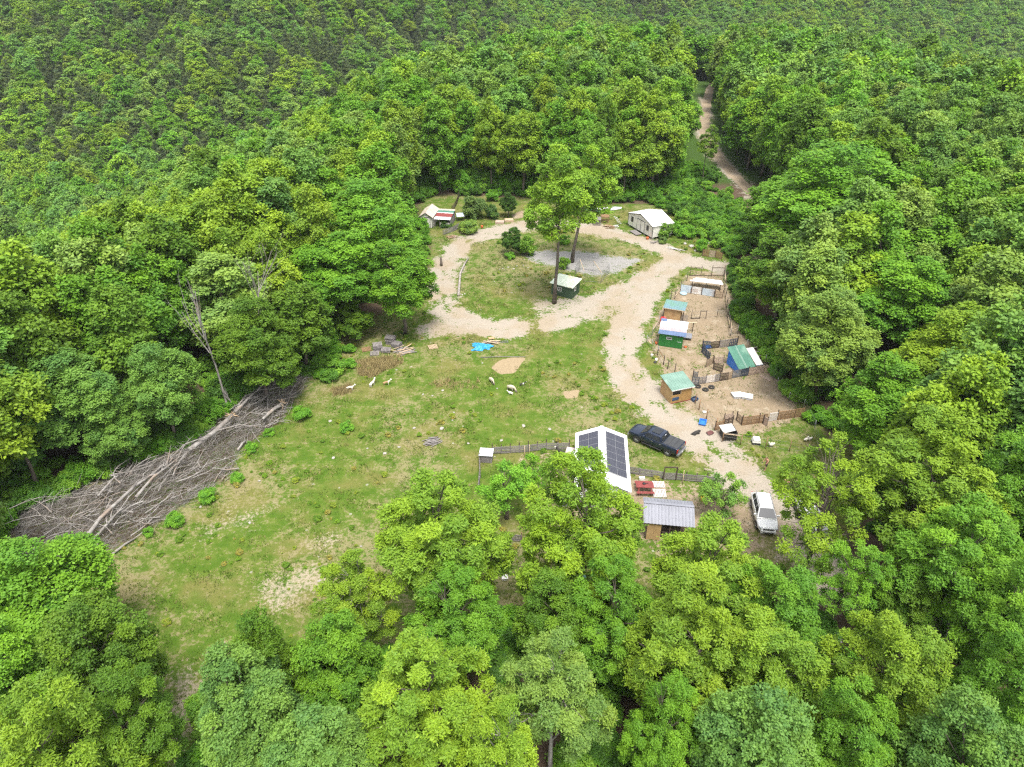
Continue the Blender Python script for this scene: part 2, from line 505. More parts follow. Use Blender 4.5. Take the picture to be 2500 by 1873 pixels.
    c = mixc(nt, math_n(nt, 'MULTIPLY', sharp(nt, n_grit, 0.35, 0.7), 0.35), c, mixc(nt, 1.0, c, (0.6, 0.6, 0.6), 'MULTIPLY'))
    L.new(c, b.inputs['Base Color'])
    b.inputs['Roughness'].default_value = 0.95
    b.inputs['Specular IOR Level'].default_value = 0.1
    h = math_n(nt, 'ADD', math_n(nt, 'MULTIPLY', n_fine, 0.7), math_n(nt, 'MULTIPLY', n_grit, 0.3))
    bump_n(nt, b, h, 0.55, 0.12)
    return m

GROUND = ground_material()

def build_ground():
    def axis(lo, f0, f1, hi, step):
        a = list(np.arange(f0, f1, step))
        s, p = step, a[-1]
        while p < hi:
            s = min(s * 1.22, 14.0); p += s; a.append(p)
        s, p = step, a[0]
        while p > lo:
            s = min(s * 1.22, 14.0); p -= s; a.insert(0, p)
        return np.array(a)
    xs = axis(-780, -54, 56, 780, 0.4)
    ys = axis(-60, 24, 137, 1150, 0.4)
    X, Y = np.meshgrid(xs, ys)
    Xf, Yf = X.ravel(), Y.ravel()
    Z = zt(Xf, Yf)
    sp = -sdf(SANDPILE, Xf, Yf)
    Z = Z + np.clip(sp, 0, 2) ** 0.8 * 0.45
    near = (Xf > -56) & (Xf < 60) & (Yf > 20) & (Yf < 260)
    A = np.zeros((len(Xf), 4)); A[:, 2] = 1.0
    B = np.full((len(Xf), 4), 0.5); B[:, :2] = 0; B[:, 3] = 1.0
    A[near], B[near] = ground_masks(Xf[near], Yf[near])
    Z = Z + near * 0.035 * fbm(Xf / 0.9, Yf / 0.9, 77, 2) * (1 - A[:, 0])
    nx, ny = len(xs), len(ys)
    i = np.arange(nx - 1)[None, :] + np.arange(ny - 1)[:, None] * nx
    quads = np.stack([i, i + 1, i + 1 + nx, i + nx], -1).reshape(-1, 4)
    gm = A[:, 0][quads].mean(1)
    is_drive = gm > 0.6
    P = np.stack([Xf, Yf, Z], -1)
    out = []
    for name, sel in (('ground', ~is_drive), ('gravel_drive', is_drive)):
        q = quads[sel]
        used, inv = np.unique(q.ravel(), return_inverse=True)
        me = bpy.data.meshes.new(name)
        me.vertices.add(len(used)); me.vertices.foreach_set('co', P[used].ravel())
        me.loops.add(q.size); me.loops.foreach_set('vertex_index', inv.astype(np.int32))
        me.polygons.add(len(q)); me.polygons.foreach_set('loop_start', np.arange(0, q.size, 4, dtype=np.int32))
        me.polygons.foreach_set('use_smooth', np.ones(len(q), bool))
        for nm, arr in (('maskA', A), ('maskB', B)):
            at = me.attributes.new(nm, 'FLOAT_COLOR', 'POINT')
            at.data.foreach_set('color', arr[used].astype(np.float32).ravel())
        me.update(calc_edges=True)
        me.materials.append(GROUND)
        o = link(bpy.data.objects.new(name, me))
        out.append(o)
    tag(out[0], 'grassy clearing and brown forest floor falling away to the valley', 'ground', kind='structure')
    tag(out[1], 'pale gravel drive looping round the clearing into the wood', 'drive', kind='structure')

build_ground()

def forest_track():
    """the tan dirt track through the wood, as far as it can be seen"""
    path = [Vector(q) for q in TRACK[2:]]
    pts = []
    for a, b in zip(path[:-1], path[1:]):
        n = max(2, int((b - a).length / 1.2)); pts += [a.lerp(b, i / n) for i in range(n)]
    pts = [sum((pts[max(0, min(len(pts) - 1, i + k))] for k in range(-3, 4)), Vector((0, 0))) / 7 for i in range(len(pts))]
    V, Fc = [], []
    for i, q in enumerate(pts):
        d = (pts[min(i + 1, len(pts) - 1)] - pts[max(i - 1, 0)]).normalized()
        for k in range(7):
            w = (k / 6 - .5) * (3.4 + 0.9 * float(fbm(q.x / 2, q.y / 2 + k * 9 * (k in (0, 6)), 5)))
            x, y = q.x - d.y * w, q.y + d.x * w
            V.append((x, y, float(zt(x, y)) + 0.03 - (0.05 if k in (0, 6) else 0.02 if k in (1, 2, 4, 5) else 0)))
    for i in range(len(pts) - 1):
        for k in range(6): Fc.append((i * 7 + k, i * 7 + k + 1, i * 7 + k + 8, i * 7 + k + 7))
    o = mesh_obj('forest_track', V, Fc, mat('track_dirt', (0.36, 0.285, 0.20), (0.27, 0.21, 0.145), 0.95, scale=0.7, wear=(0.30, 0.27, 0.23), wear_amt=0.6, bump=0.4, spec=0.1), None, True)
    tag(o, 'tan dirt track running away through the wood beyond the white shed', 'track', kind='structure')
forest_track()

# ------------------------------------------------------------------ trees: crowns made of leaf sprays on clumps, carried by limbs
def leaf_mesh(name, base, tip, nrm, width, val):
    """kite-shaped leaves from base to tip, folded a little along the midrib"""
    d = tip - base
    side = np.cross(d, nrm)
    side /= np.linalg.norm(side, axis=1, keepdims=True) + 1e-9
    n2 = np.cross(side, d); n2 /= np.linalg.norm(n2, axis=1, keepdims=True) + 1e-9
    mid = base + d * 0.48
    w = width[:, None]
    l = mid + side * w * 0.5 + n2 * w * 0.14
    r = mid - side * w * 0.5 + n2 * w * 0.14
    n = len(base)
    V = np.stack([base, r, tip, l], 1).reshape(-1, 3)
    me = bpy.data.meshes.new(name)
    me.vertices.add(4 * n); me.vertices.foreach_set('co', V.astype(np.float32).ravel())
    me.loops.add(4 * n); me.loops.foreach_set('vertex_index', np.arange(4 * n, dtype=np.int32))
    me.polygons.add(n); me.polygons.foreach_set('loop_start', np.arange(0, 4 * n, 4, dtype=np.int32))
    at = me.attributes.new('leaf', 'FLOAT', 'FACE')
    at.data.foreach_set('value', val.astype(np.float32))
    me.update(calc_edges=True)
    me.materials.append(LEAF)
    return me

def unit(v):
    return v / (np.linalg.norm(v, axis=-1, keepdims=True) + 1e-9)

def crown_profile(t, shape):
    """relative radius at relative crown height t (0 bottom, 1 top)"""
    if shape == 'cone':
        return np.clip(1.02 - t, 0.03, 1) ** 0.8
    return np.clip(np.sin(np.pi * np.clip(t, 0, 1) ** 0.72), 0.02, 1) ** 0.62 * (1 - 0.12 * t)

def make_tree(seed, n_clumps, tufts, per, leaf_len, leaf_w, R0=4.0, z0=3.4, z1=16.6, shape='round', limbs=14, pale=False, clump=(0.19, 0.31), sparse=0.0, up=0.35):
    """returns (crown mesh, trunk mesh): crown radius R0 between heights z0 and z1"""
    g = np.random.default_rng(seed)
    # clump centres spread evenly over the crown's shell, a few inside
    # a few big lobes make the outline; clumps sit on the lobes
    lobes = []
    if shape != 'cone':
        nl = int(g.integers(5, 8)); a0 = g.uniform(0, 6.28)
        Hc = z1 - z0
        lobes.append((np.array([g.normal(0, .12) * R0, g.normal(0, .12) * R0, z0 + 0.70 * Hc]), 0.52 * R0, 0.30 * Hc))
        for i in range(nl):
            a = a0 + 6.283 * i / nl + g.normal(0, .25); t = g.uniform(0.26, 0.62); off = g.uniform(0.42, 0.62) * R0
            lobes.append((np.array([off * math.cos(a), off * math.sin(a), z0 + t * Hc]), g.uniform(0.36, 0.5) * R0, g.uniform(0.17, 0.28) * Hc))
    cand = []
    while len(cand) < n_clumps:
        best, bd = None, -1
        for _ in range(9):
            if shape == 'cone':
                t = g.uniform(0.03, 0.97) ** 0.85
                a = g.uniform(0, 2 * np.pi)
                rr = crown_profile(t, shape) * R0 * (0.62 + 0.36 * math.sqrt(g.uniform()))
                p = np.array([rr * math.cos(a), rr * math.sin(a), z0 + t * (z1 - z0)])
            else:
                lc, lr, lh = lobes[int(g.integers(len(lobes)))]
                v = g.normal(0, 1, 3) + np.array([lc[0] / R0 * 0.8, lc[1] / R0 * 0.8, 0.45]); v /= np.linalg.norm(v)
                p = lc + v * np.array([lr, lr, lh]) * (0.82 + 0.2 * g.uniform()) * (0.5 if g.uniform() < 0.1 else 1.0)
            dd = min([np.linalg.norm(p - q) for q in cand], default=9)
            if dd > bd: best, bd = p, dd
        cand.append(best)
    C = np.array(cand)
    rc = g.uniform(clump[0], clump[1], len(C)) * R0
    if shape == 'cone':
        rc *= 0.45 + 0.6 * (1 - (C[:, 2] - z0) / (z1 - z0))
    axis_z = z0 + (z1 - z0) * 0.42
    outc = unit(C - np.array([0, 0, axis_z]) + g.normal(0, 0.2, C.shape))
    # tufts on each clump's outer and upper side
    idx = np.repeat(np.arange(len(C)), tufts)
    n = len(idx)
    d = unit(g.normal(0, 1, (n, 3)) + outc[idx] * 0.75 + np.array([0, 0, up]))
    rad = rc[idx] * g.uniform(0.55, 1.08, n) ** 0.6
    squash = np.array([1.0, 1.0, 0.86 if shape != 'cone' else 0.5])
    lump = 1 + 0.22 * np.sin(d[:, 0] * 5 + idx * 1.7) * np.sin(d[:, 1] * 5 + idx) + 0.15 * np.sin(d[:, 2] * 7 + idx * 2.3)
    P = C[idx] + d * (rad * lump)[:, None] * squash
    # keep the crown to its radius and height
    k_r = R0 / np.percentile(np.hypot(P[:, 0], P[:, 1]), 96); P[:, :2] *= k_r; C[:, :2] *= k_r
    top_z = np.percentile(P[:, 2], 99.7); P[:, 2] = z0 + (P[:, 2] - z0) * (z1 - z0) / (top_z - z0); C[:, 2] = z0 + (C[:, 2] - z0) * (z1 - z0) / (top_z - z0)
    ax = unit(d * 0.6 + outc[idx] * 0.2 + np.array([0, 0, 0.95]) + g.normal(0, 0.28, (n, 3)))
    if sparse:
        keep = g.uniform(size=n) > sparse
        P, ax, idx = P[keep], ax[keep], idx[keep]; n = len(P)
    # a spray of leaves on every tuft
    Pb = np.repeat(P, per, 0); Ab = np.repeat(ax, per, 0); m = len(Pb)
    rv = unit(np.cross(Ab, g.normal(0, 1, (m, 3))))
    dirs = unit(rv * g.uniform(0.6, 1.0, m)[:, None] + Ab * g.uniform(-0.1, 0.6, m)[:, None] + np.array([0, 0, -0.10]))
    ln = leaf_len * g.uniform(0.65, 1.25, m)
    base = Pb + g.normal(0, 0.38 * leaf_len, (m, 3))
    tip = base + dirs * ln[:, None]
    nr = unit(Ab + g.normal(0, 0.35, (m, 3)))
    tone = np.repeat(g.uniform(0, 1, len(C))[idx] * 0.6 + g.uniform(0, 1, n) * 0.25, per) + g.uniform(0, 0.2, m)
    crown = leaf_mesh('crown', base, tip, nr, ln * leaf_w, np.clip(tone, 0, 1))
    # trunk and limbs
    M = Merge()
    top = z0 + (z1 - z0) * (0.9 if shape == 'cone' else 0.62)
    k = 7
    wx, wy = g.normal(0, 0.16, k), g.normal(0, 0.16, k); wx[0] = wy[0] = 0
    path = [(float(np.sum(wx[:i + 1])), float(np.sum(wy[:i + 1])), top * i / (k - 1)) for i in range(k)]
    r_b = 0.034 * R0 + 0.09
    M.add(*tube_data(path, [r_b * (1.35 if i == 0 else 1 - 0.78 * i / (k - 1)) for i in range(k)], 7))
    order = g.permutation(len(C))[:limbs]
    for c in C[order]:
        z_s = max(z0 * 0.75, min(top * 0.97, c[2] - 0.55 * math.hypot(c[0], c[1]) - g.uniform(0.2, 1.0)))
        f = z_s / top * (k - 1); i0 = int(min(f, k - 2)); q = f - i0
        s = np.array(path[i0]) * (1 - q) + np.array(path[i0 + 1]) * q
        md = (s + c) / 2 + np.array([0, 0, 0.35]) + g.normal(0, 0.22, 3)
        rb = r_b * 0.42 * (1 - 0.5 * z_s / z1)
        M.add(*tube_data([s, s * 0.6 + md * 0.4, md, md * 0.45 + c * 0.55 + g.normal(0, 0.12, 3), c], [rb, rb * 0.85, rb * 0.65, rb * 0.42, rb * 0.16], 5, False))
        for _ in range(2):
            e = c + unit(g.normal(0, 1, 3) + outc[0] * 0.1) * R0 * 0.24
            M.add(*tube_data([md, (md + e) / 2 + g.normal(0, 0.1, 3), e], [rb * 0.4, rb * 0.27, 0.012], 4, False))
    tr = bpy.data.meshes.new('trunk')
    tr.from_pydata(M.v, [], M.f)
    tr.polygons.foreach_set('use_smooth', [True] * len(tr.polygons))
    tr.materials.append(BARK_PALE if pale else BARK); tr.update()
    return crown, tr

PROTO = {}
# near: sprays of long leaflets; broad leaves; open crowns
PROTO['spray'] = [make_tree(s, 96, 100, 7, 0.235, 0.40, clump=(0.09, 0.22), sparse=0.08, limbs=24) for s in (1, 2)]
PROTO['broad'] = [make_tree(s, 92, 128, 5, 0.225, 0.60, clump=(0.16, 0.28)) for s in (3, 4)]
PROTO['open'] = [make_tree(s, 54, 104, 7, 0.24, 0.42, limbs=34, pale=True, clump=(0.13, 0.24), sparse=0.12) for s in (5,)]
PROTO['thin'] = [make_tree(21, 66, 72, 6, 0.23, 0.42, limbs=40, clump=(0.09, 0.20), sparse=0.15)]
PROTO['mid'] = [make_tree(s, 72, 88, 4, 0.36, 0.60, clump=(0.16, 0.29)) for s in (6, 7, 8, 9)]
PROTO['far'] = [make_tree(s, 46, 44, 4, 0.58, 0.66, limbs=4, clump=(0.19, 0.34)) for s in (10, 11, 12)]
PROTO['cedar'] = [make_tree(s, 46, 36, 4, 0.42, 0.5, R0=2.9, z0=0.8, z1=12.0, shape='cone', limbs=3, clump=(0.3, 0.45)) for s in (13, 14)]
PROTO['bush'] = [make_tree(s, 20, 70, 5, 0.20, 0.52, R0=1.3, z0=0.25, z1=2.3, limbs=8, clump=(0.2, 0.42)) for s in (15, 16)]
PROTO['tall'] = [make_tree(17, 42, 110, 6, 0.27, 0.5, R0=3.6, z0=9.5, z1=20.5, limbs=30, clump=(0.17, 0.30)), make_tree(18, 52, 110, 6, 0.27, 0.5, R0=3.6, z0=7.0, z1=20.0, limbs=26, clump=(0.17, 0.29))]
PROTO['airy'] = [make_tree(s, 26, 46, 6, 0.19, 0.46, R0=2.0, z0=1.3, z1=4.4, limbs=16, clump=(0.13, 0.27), sparse=0.15) for s in (19, 20)]
CENTRE = {'tall': 14.5, 'bush': 1.3, 'cedar': 6.0, 'airy': 3.0}
RADIUS = {'tall': 3.6, 'bush': 1.3, 'cedar': 2.9, 'airy': 2.0}
TINT = {'yellow-green': (0.178, 0.305, 0.030), 'fresh green': (0.122, 0.275, 0.027), 'pale green': (0.175, 0.295, 0.065), 'bluish green': (0.130, 0.262, 0.058), 'dark green': (0.098, 0.198, 0.022)}

def plant(kind, x, y, Rm, Zc, tint, label, cat='tree', group=None, name='forest_tree', rot=None, var=None, trunk=True, lean=(0, 0)):
    """a single tree: Empty at the base > trunk, crown"""
    z = float(zt(x, y)) - 0.05
    crown, tr = PROTO[kind][(var if var is not None else random.randrange(99)) % len(PROTO[kind])]
    o = thing(name, label, cat, (x, y, z), rot if rot is not None else random.uniform(0, 6.28), group)
    s = Rm / RADIUS.get(kind, 4.0)
    sz = (Zc - z) / CENTRE.get(kind, 10.2)
    c = link(bpy.data.objects.new('crown', crown), o)
    c.scale = (s, s, sz)
    c['tint'] = list(tint)
    if trunk:
        t = link(bpy.data.objects.new('trunk', tr), o)
        t.scale = (s, s, sz)
    o.rotation_euler.x, o.rotation_euler.y = lean
    return o

def jitter(c, a=0.16):
    k = 1 + random.uniform(-a, a)
    return (c[0] * k * (1 + random.uniform(-a, a) * 0.35), c[1] * k, c[2] * k * (1 + random.uniform(-a, a)))

# trees one can name, with crown radius and crown-centre height in metres
KEY = [  # kind, x, y, R, Zc, tint, label
    ('broad', -32.9, 32.9, 4.13, 8.0, 'fresh green', 'fresh green tree at the bottom tip of the brush pile'),
    ('broad', -26.0, 27.9, 2.83, 8.6, 'dark green', 'olive green round tree on the field edge below the brush pile'),
    ('spray', -22.7, 23.6, 2.46, 8.0, 'dark green', 'dark green tree beside the yellow-green one in the bottom left corner'),
    ('spray', -24.3, 20.3, 3.15, 9.8, 'yellow-green', 'yellow-green willow-like tree in the bottom left corner'),
    ('broad', -30.9, 26.1, 2.67, 8.0, 'fresh green', 'fresh green tree at the left edge above the yellow-green one'),
    ('broad', -15.6, 27.5, 2.08, 8.0, 'dark green', 'olive green tree at the lower edge of the field'),
    ('broad', -15.4, 23.9, 2.67, 8.6, 'bluish green', 'large bluish green tree at the bottom edge of the field'),
    ('broad', -11.1, 27.6, 2.31, 8.0, 'fresh green', 'fresh green tree between the bluish one and the yellow-tipped giant'),
    ('broad', -10.8, 21.9, 2.60, 7.4, 'bluish green', 'bluish green tree at the bottom edge under the yellow crown'),
    ('open', -11.2, 34.1, 2.63, 6.8, 'yellow-green', 'thin light green tree leaning into the field beside the yellow-tipped giant'),
    ('spray', -5.3, 37.6, 4.31, 9.8, 'yellow-green', 'large yellow-tipped tree between the field and the fenced yard'),
    ('spray', -4.1, 31.4, 2.96, 7.4, 'fresh green', 'mid green tree just in front of the large yellow-tipped one'),
    ('airy', -0.5, 49.3, 2.52, 4.3, 'fresh green', 'low fresh green tree inside the fenced yard'),
    ('airy', 2.0, 52.7, 1.68, 3.1, 'fresh green', 'small round fruit tree by the bare sand in the fenced yard'),
    ('spray', 5.2, 37.1, 4.05, 10.4, 'yellow-green', 'tall thin-leaved tree with its crown against the solar house gable'),
    ('broad', 3.2, 32.2, 2.39, 6.8, 'dark green', 'ivy-dark tree standing in front of the solar house'),
    ('spray', 6.9, 31.3, 2.78, 8.0, 'fresh green', 'fresh green tree between the house and the yellow-green pair'),
    ('spray', -4.7, 24.7, 3.49, 9.2, 'yellow-green', 'yellow-leaved tree at the bottom centre edge'),
    ('open', 2.6, 25.1, 3.01, 8.6, 'pale green', 'half bare pale-barked tree with thin leaves at the bottom centre'),
    ('open', -0.4, 20.6, 2.34, 9.2, 'yellow-green', 'thin yellowish tree at the bottom edge left of the bare leaf litter'),
    ('spray', 13.9, 34.1, 3.68, 9.2, 'yellow-green', 'bright tree in front of the grey roofed shed'),
    ('spray', 17.1, 31.0, 2.99, 8.6, 'fresh green', 'fresh green tree between the grey roofed shed and the white cars'),
    ('spray', 11.2, 27.5, 3.55, 9.2, 'yellow-green', 'bright yellow-green tree below the grey roofed shed'),
    ('spray', 15.4, 26.8, 3.16, 8.6, 'yellow-green', 'yellow-green tree beside the pale board on the leaf litter'),
    ('broad', 13.6, 21.6, 2.92, 8.6, 'bluish green', 'silvery bluish tree at the bottom edge'),
    ('spray', 8.6, 23.2, 1.99, 8.0, 'fresh green', 'green tree right of the bare leaf litter at the bottom edge'),
    ('thin', 24.8, 42.0, 4.20, 8.6, 'yellow-green', 'open crowned tree over the two white cars'),
    ('thin', 25.2, 36.0, 2.71, 6.8, 'fresh green', 'lighter tree just in front of the half hidden white car'),
    ('spray', 32.8, 42.4, 4.72, 9.8, 'yellow-green', 'big round tree right of the drive'),
    ('spray', 32.3, 35.2, 3.91, 9.2, 'fresh green', 'green tree above the bare grey tree, right of the white cars'),
    ('spray', 22.4, 26.0, 3.09, 9.2, 'yellow-green', 'yellow-tufted tree below the bare grey tree'),
    ('spray', 19.4, 22.5, 2.48, 8.0, 'fresh green', 'fresh green tree under the yellow-tufted one at the bottom edge'),
    ('broad', 24.0, 20.4, 2.75, 9.2, 'bluish green', 'pale bluish tree in the bottom right corner'),
    ('spray', 32.7, 30.7, 2.86, 9.2, 'fresh green', 'green tree on the right edge beside the bare grey tree'),
    ('spray', 30.5, 25.8, 2.65, 8.0, 'fresh green', 'green tree on the right edge above the bluish corner tree'),
    ('spray', 39.0, 41.0, 3.73, 9.8, 'fresh green', 'green tree cut by the right edge beside the big round tree'),
    ('broad', 28.8, 34.5, 2.18, 5.5, 'dark green', 'dark low tree under the big round tree'),
    ('broad', 46.4, 62.5, 6.17, 9.2, 'yellow-green', 'large light yellow-green tree right of the lower pen'),
    ('broad', 36.2, 55.7, 4.20, 8.0, 'fresh green', 'fresh green tree at the fence corner of the lower pen'),
    ('broad', 35.5, 69.0, 4.86, 8.6, 'pale green', 'layered pale green tree beside the teal lean-to'),
    ('broad', 46.0, 99.6, 10.27, 12.9, 'fresh green', 'huge fresh green oak rising behind the pens'),
    ('broad', 36.3, 87.0, 5.51, 8.0, 'dark green', 'dark leafy tree hanging over the upper pen fence'),
    ('broad', 46.1, 74.4, 6.17, 9.8, 'fresh green', 'tall green tree right of the huge oak'),
    ('broad', 44.4, 113.1, 5.65, 8.0, 'fresh green', 'green tree left of the huge oak above the brushy bank'),
    ('broad', -21.4, 100.1, 7.10, 9.8, 'fresh green', 'broad bright green tree standing forward at the bend of the loop'),
    ('broad', -14.6, 84.7, 4.67, 8.0, 'fresh green', 'leafy green tree at the gravel bend with bare trunks below'),
    ('broad', -22.7, 86.2, 6.05, 8.6, 'fresh green', 'green tree at the wood edge left of the gravel bend'),
    ('mid', -21.0, 82.9, 2.42, 3.4, 'dark green', 'small olive tree behind the stacked pallets'),
    ('mid', -34.6, 75.4, 5.44, 9.2, 'pale green', 'pale green tree behind the leaning dead trunk'),
    ('broad', -28.8, 68.8, 4.36, 8.0, 'dark green', 'dark green tree above the brush pile'),
    ('broad', -36.1, 60.7, 3.77, 7.4, 'bluish green', 'bluish tree hanging over the brush pile'),
    ('broad', -43.1, 57.3, 4.05, 8.0, 'bluish green', 'bluish green tree at the lower end of the brush pile'),
    ('broad', -39.7, 56.8, 2.74, 5.5, 'bluish green', 'smaller bluish tree bending over the middle of the brush pile'),
    ('mid', -25.7, 75.3, 3.85, 7.4, 'dark green', 'dark tree left of the bright vine thicket'),
]
KEYPOS = []
for kind, x, y, Rm, Zc, tn, lab in KEY:
    plant(kind, x, y, Rm * (1.12 if y < 60 and kind in ('spray', 'broad') else (1.0 if kind != 'open' else 1.1)), Zc, jitter(tuple(v * (1.3 if kind == 'airy' else 1.0) for v in TINT[tn]), 0.08), lab, group='trees along the edge of the clearing')
    KEYPOS.append((x, y, Rm))

# the tall bare-stemmed trees inside the loop
_x, _y = (6.23, 94.05)
plant('tall', _x, _y, 4.9, 16.2, (0.17, 0.315, 0.034), 'tall bare-stemmed tree with a light crown beside the dark green shed', group='tall trees inside the loop', name='tall_tree', var=0, rot=0.6)
_x, _y = (9.87, 108.82)
plant('tall', _x, _y, 5.0, 15.8, (0.165, 0.315, 0.034), 'second tall tree on the grass island, behind the one by the dark green shed', group='tall trees inside the loop', name='tall_tree', var=1, rot=0.0, lean=(0, 0.10))

# ------------------------------------------------------------------ the forest: the nearest trees singly, the rest as one mass
KEEP_OUT = [(x / 1.5, y / 1.5) for x, y in CLEARING]
def forest():
    g = np.random.default_rng(23)
    pts = []
    y = 16.0; row = 0
    while y < 900:
        sp = 5.2 if y < 260 else (5.6 if y < 450 else 6.6)
        half = 0.75 * (y * 0.834 + 48 * 0.552) + 14
        n = int(2 * half / sp)
        xs = -half + sp * (np.arange(n) + 0.5 * (row % 2)) + g.uniform(-1.7, 1.7, n)
        yy = y + g.uniform(-1.7, 1.7, n)
        pts.append(np.stack([xs, yy], -1)); y += sp * 0.87; row += 1
    P = np.concatenate(pts)
    x, y = P[:, 0], P[:, 1]
    ok = (sdf(CLEARING, x, y) > 1.6) & (line_dist(TRACK, x, y) > 3.9) & (line_dist(LOOP, x, y) > 4.0) & (sdf(KEEP_OUT, x, y) > 2.0)
    bank = sdf([(28.81, 137.11), (39.65, 158.32), (47.91, 158.32), (46.75, 129.41), (37.27, 110.00), (32.25, 126.99)], x, y)
    ok &= bank > 0
    ok &= sdf([(-18.76, 89.00), (-22.41, 110.00), (-21.44, 122.37), (-22.38, 137.11), (-13.61, 139.85), (-10.16, 96.29), (-13.36, 87.63)], x, y) > 0
    ok &= sdf([(30, 118), (46, 118), (50, 150), (53, 205), (66, 262), (57, 262), (46, 205), (39, 165), (34, 140)], x, y) > 1.2
    for kx, ky, kr in KEYPOS:
        ok &= np.hypot(x - kx, y - ky) > kr * 0.80 + 1.5
    # the foreground is surveyed tree by tree
    ok &= ~((y < 46) & (x > -40) & (x < 44)) & ~((y < 36))
    P = P[ok]; x, y = P[:, 0], P[:, 1]
    z = zt(x, y)
    dist = np.sqrt(x * x + y * y + (z + 8 - 48) ** 2)
    Rm = np.clip(g.normal(4.4, 0.75, len(P)), 2.8, 6.2); hz = np.clip(0.72 + 0.075 * Rm + g.normal(0, 0.09, len(P)), 0.72, 1.32)
    small = np.clip((y - 240) / 60, 0, 1); Rm = Rm * (1 - 0.16 * small); hz = hz * (1 - 0.14 * small)
    tn = g.choice(5, len(P), p=[0.22, 0.38, 0.20, 0.09, 0.11])
    patch = fbm(x / 45, y / 45, 61, 2)
    tn = np.where((patch > 0.25) & (g.uniform(size=len(P)) < 0.55), 0, tn)
    tn = np.where((patch < -0.3) & (g.uniform(size=len(P)) < 0.5), 3, tn)
    names = list(TINT)
    con = (y > 270) & (fbm(x / 70, y / 70, 91, 2) > -0.25 + (x + 40) / 260) & (g.uniform(size=len(P)) < 0.6)
    con |= (y > 200) & (g.uniform(size=len(P)) < 0.03)
    # in the picture, nearest first, are single trees
    ca, sa = math.cos(R(33.5)), math.sin(R(33.5))
    def px(zz):
        d = y * ca - (zz - 48) * sa
        return x / d, (y * sa + (zz - 48) * ca) / d
    u, v = px(z + 11)
    seen = (np.abs(u) < 0.70) & (v > -0.50) & (v < 0.52) & ~con
    order = np.argsort(np.where(seen, dist, 1e9))[:238]
    single = np.zeros(len(P), bool); single[order] = True
    made = []
    for i in order:
        c = names[tn[i]]
        X, Y = x[i], y[i]
        if X < -8 and Y < 78: rg, where = 'trees on the slope beyond the brush pile', 'behind the brush pile'
        elif X < -8 and Y < 112: rg, where = 'trees on the slope left of the loop', 'left of the gravel bend'
        elif X < 0: rg, where = 'trees behind the striped lean-to shed', 'behind the striped lean-to'
        elif X < 20 and Y > 110: rg, where = 'trees behind the top of the loop', 'behind the sand heap'
        elif X < 44 and Y > 130: rg, where = 'trees beside the forest track', 'beside the forest track'
        elif Y > 85: rg, where = 'trees right of the upper pens', 'right of the upper pens'
        elif Y > 50: rg, where = 'trees right of the lower pens', 'right of the lower pens'
        else: rg, where = 'trees along the near right edge', 'near the bottom right corner'
        e = float(sdf(CLEARING, np.array([X]), np.array([Y]))[0])
        row = 'at the wood edge' if e < 6.5 else ('one row back' if e < 12.5 else ('a few rows back' if e < 24 else 'deep inside'))
        size = 'narrow ' if Rm[i] < 4.05 else ('wide ' if Rm[i] > 4.75 else '')
        tall = 'tall ' if hz[i] > 1.1 else ('low ' if hz[i] < 0.98 else '')
        made.append(plant('broad' if dist[i] < 62 else 'mid', X, Y, Rm[i], z[i] + 10.2 * hz[i], jitter(TINT[c], 0.10), '%s%s%s tree %s, %s' % (tall, size, c, row, where), group=rg))
    # of two or three alike, say which
    alike = {}
    for o in made: alike.setdefault(o['label'], []).append(o)
    for lab, os_ in alike.items():           # made is sorted by distance
        words = {2: ('the nearer', 'the farther'), 3: ('the nearest', 'the middle one', 'the farthest')}.get(len(os_))
        if words:
            for o, w in zip(os_, words): o['label'] = lab + ', ' + w
    # the mass
    rest = ~single
    x, y, z = x[rest], y[rest], z[rest]
    n = len(x)
    cols = np.array([TINT[names[k]] for k in tn[rest]]) * g.uniform(0.82, 1.18, (n, 1)) * (1 + g.uniform(-0.07, 0.07, (n, 3)))
    kind = np.where(dist[rest] < 190, g.integers(0, 4, n), 4 + g.integers(0, 3, n))
    cn = con[rest]
    kind = np.where(cn, 7 + g.integers(0, 2, n), kind)
    cols[cn] = np.array([0.085, 0.125, 0.055]) * g.uniform(0.8, 1.25, (cn.sum(), 1))
    wide = 1 + 0.30 * small[rest]
    sc = np.stack([Rm[rest] / 4.0 * wide, Rm[rest] / 4.0 * wide, hz[rest] * (1 - 0.14 * small[rest])], -1)
    _w = g.uniform(1.0, 1.5, cn.sum())
    sc[cn] = np.stack([_w, _w, g.uniform(0.75, 1.15, cn.sum())], -1)
    return np.stack([x, y, z - 0.1], -1), cols, kind, sc, g.uniform(0, 6.28, n)

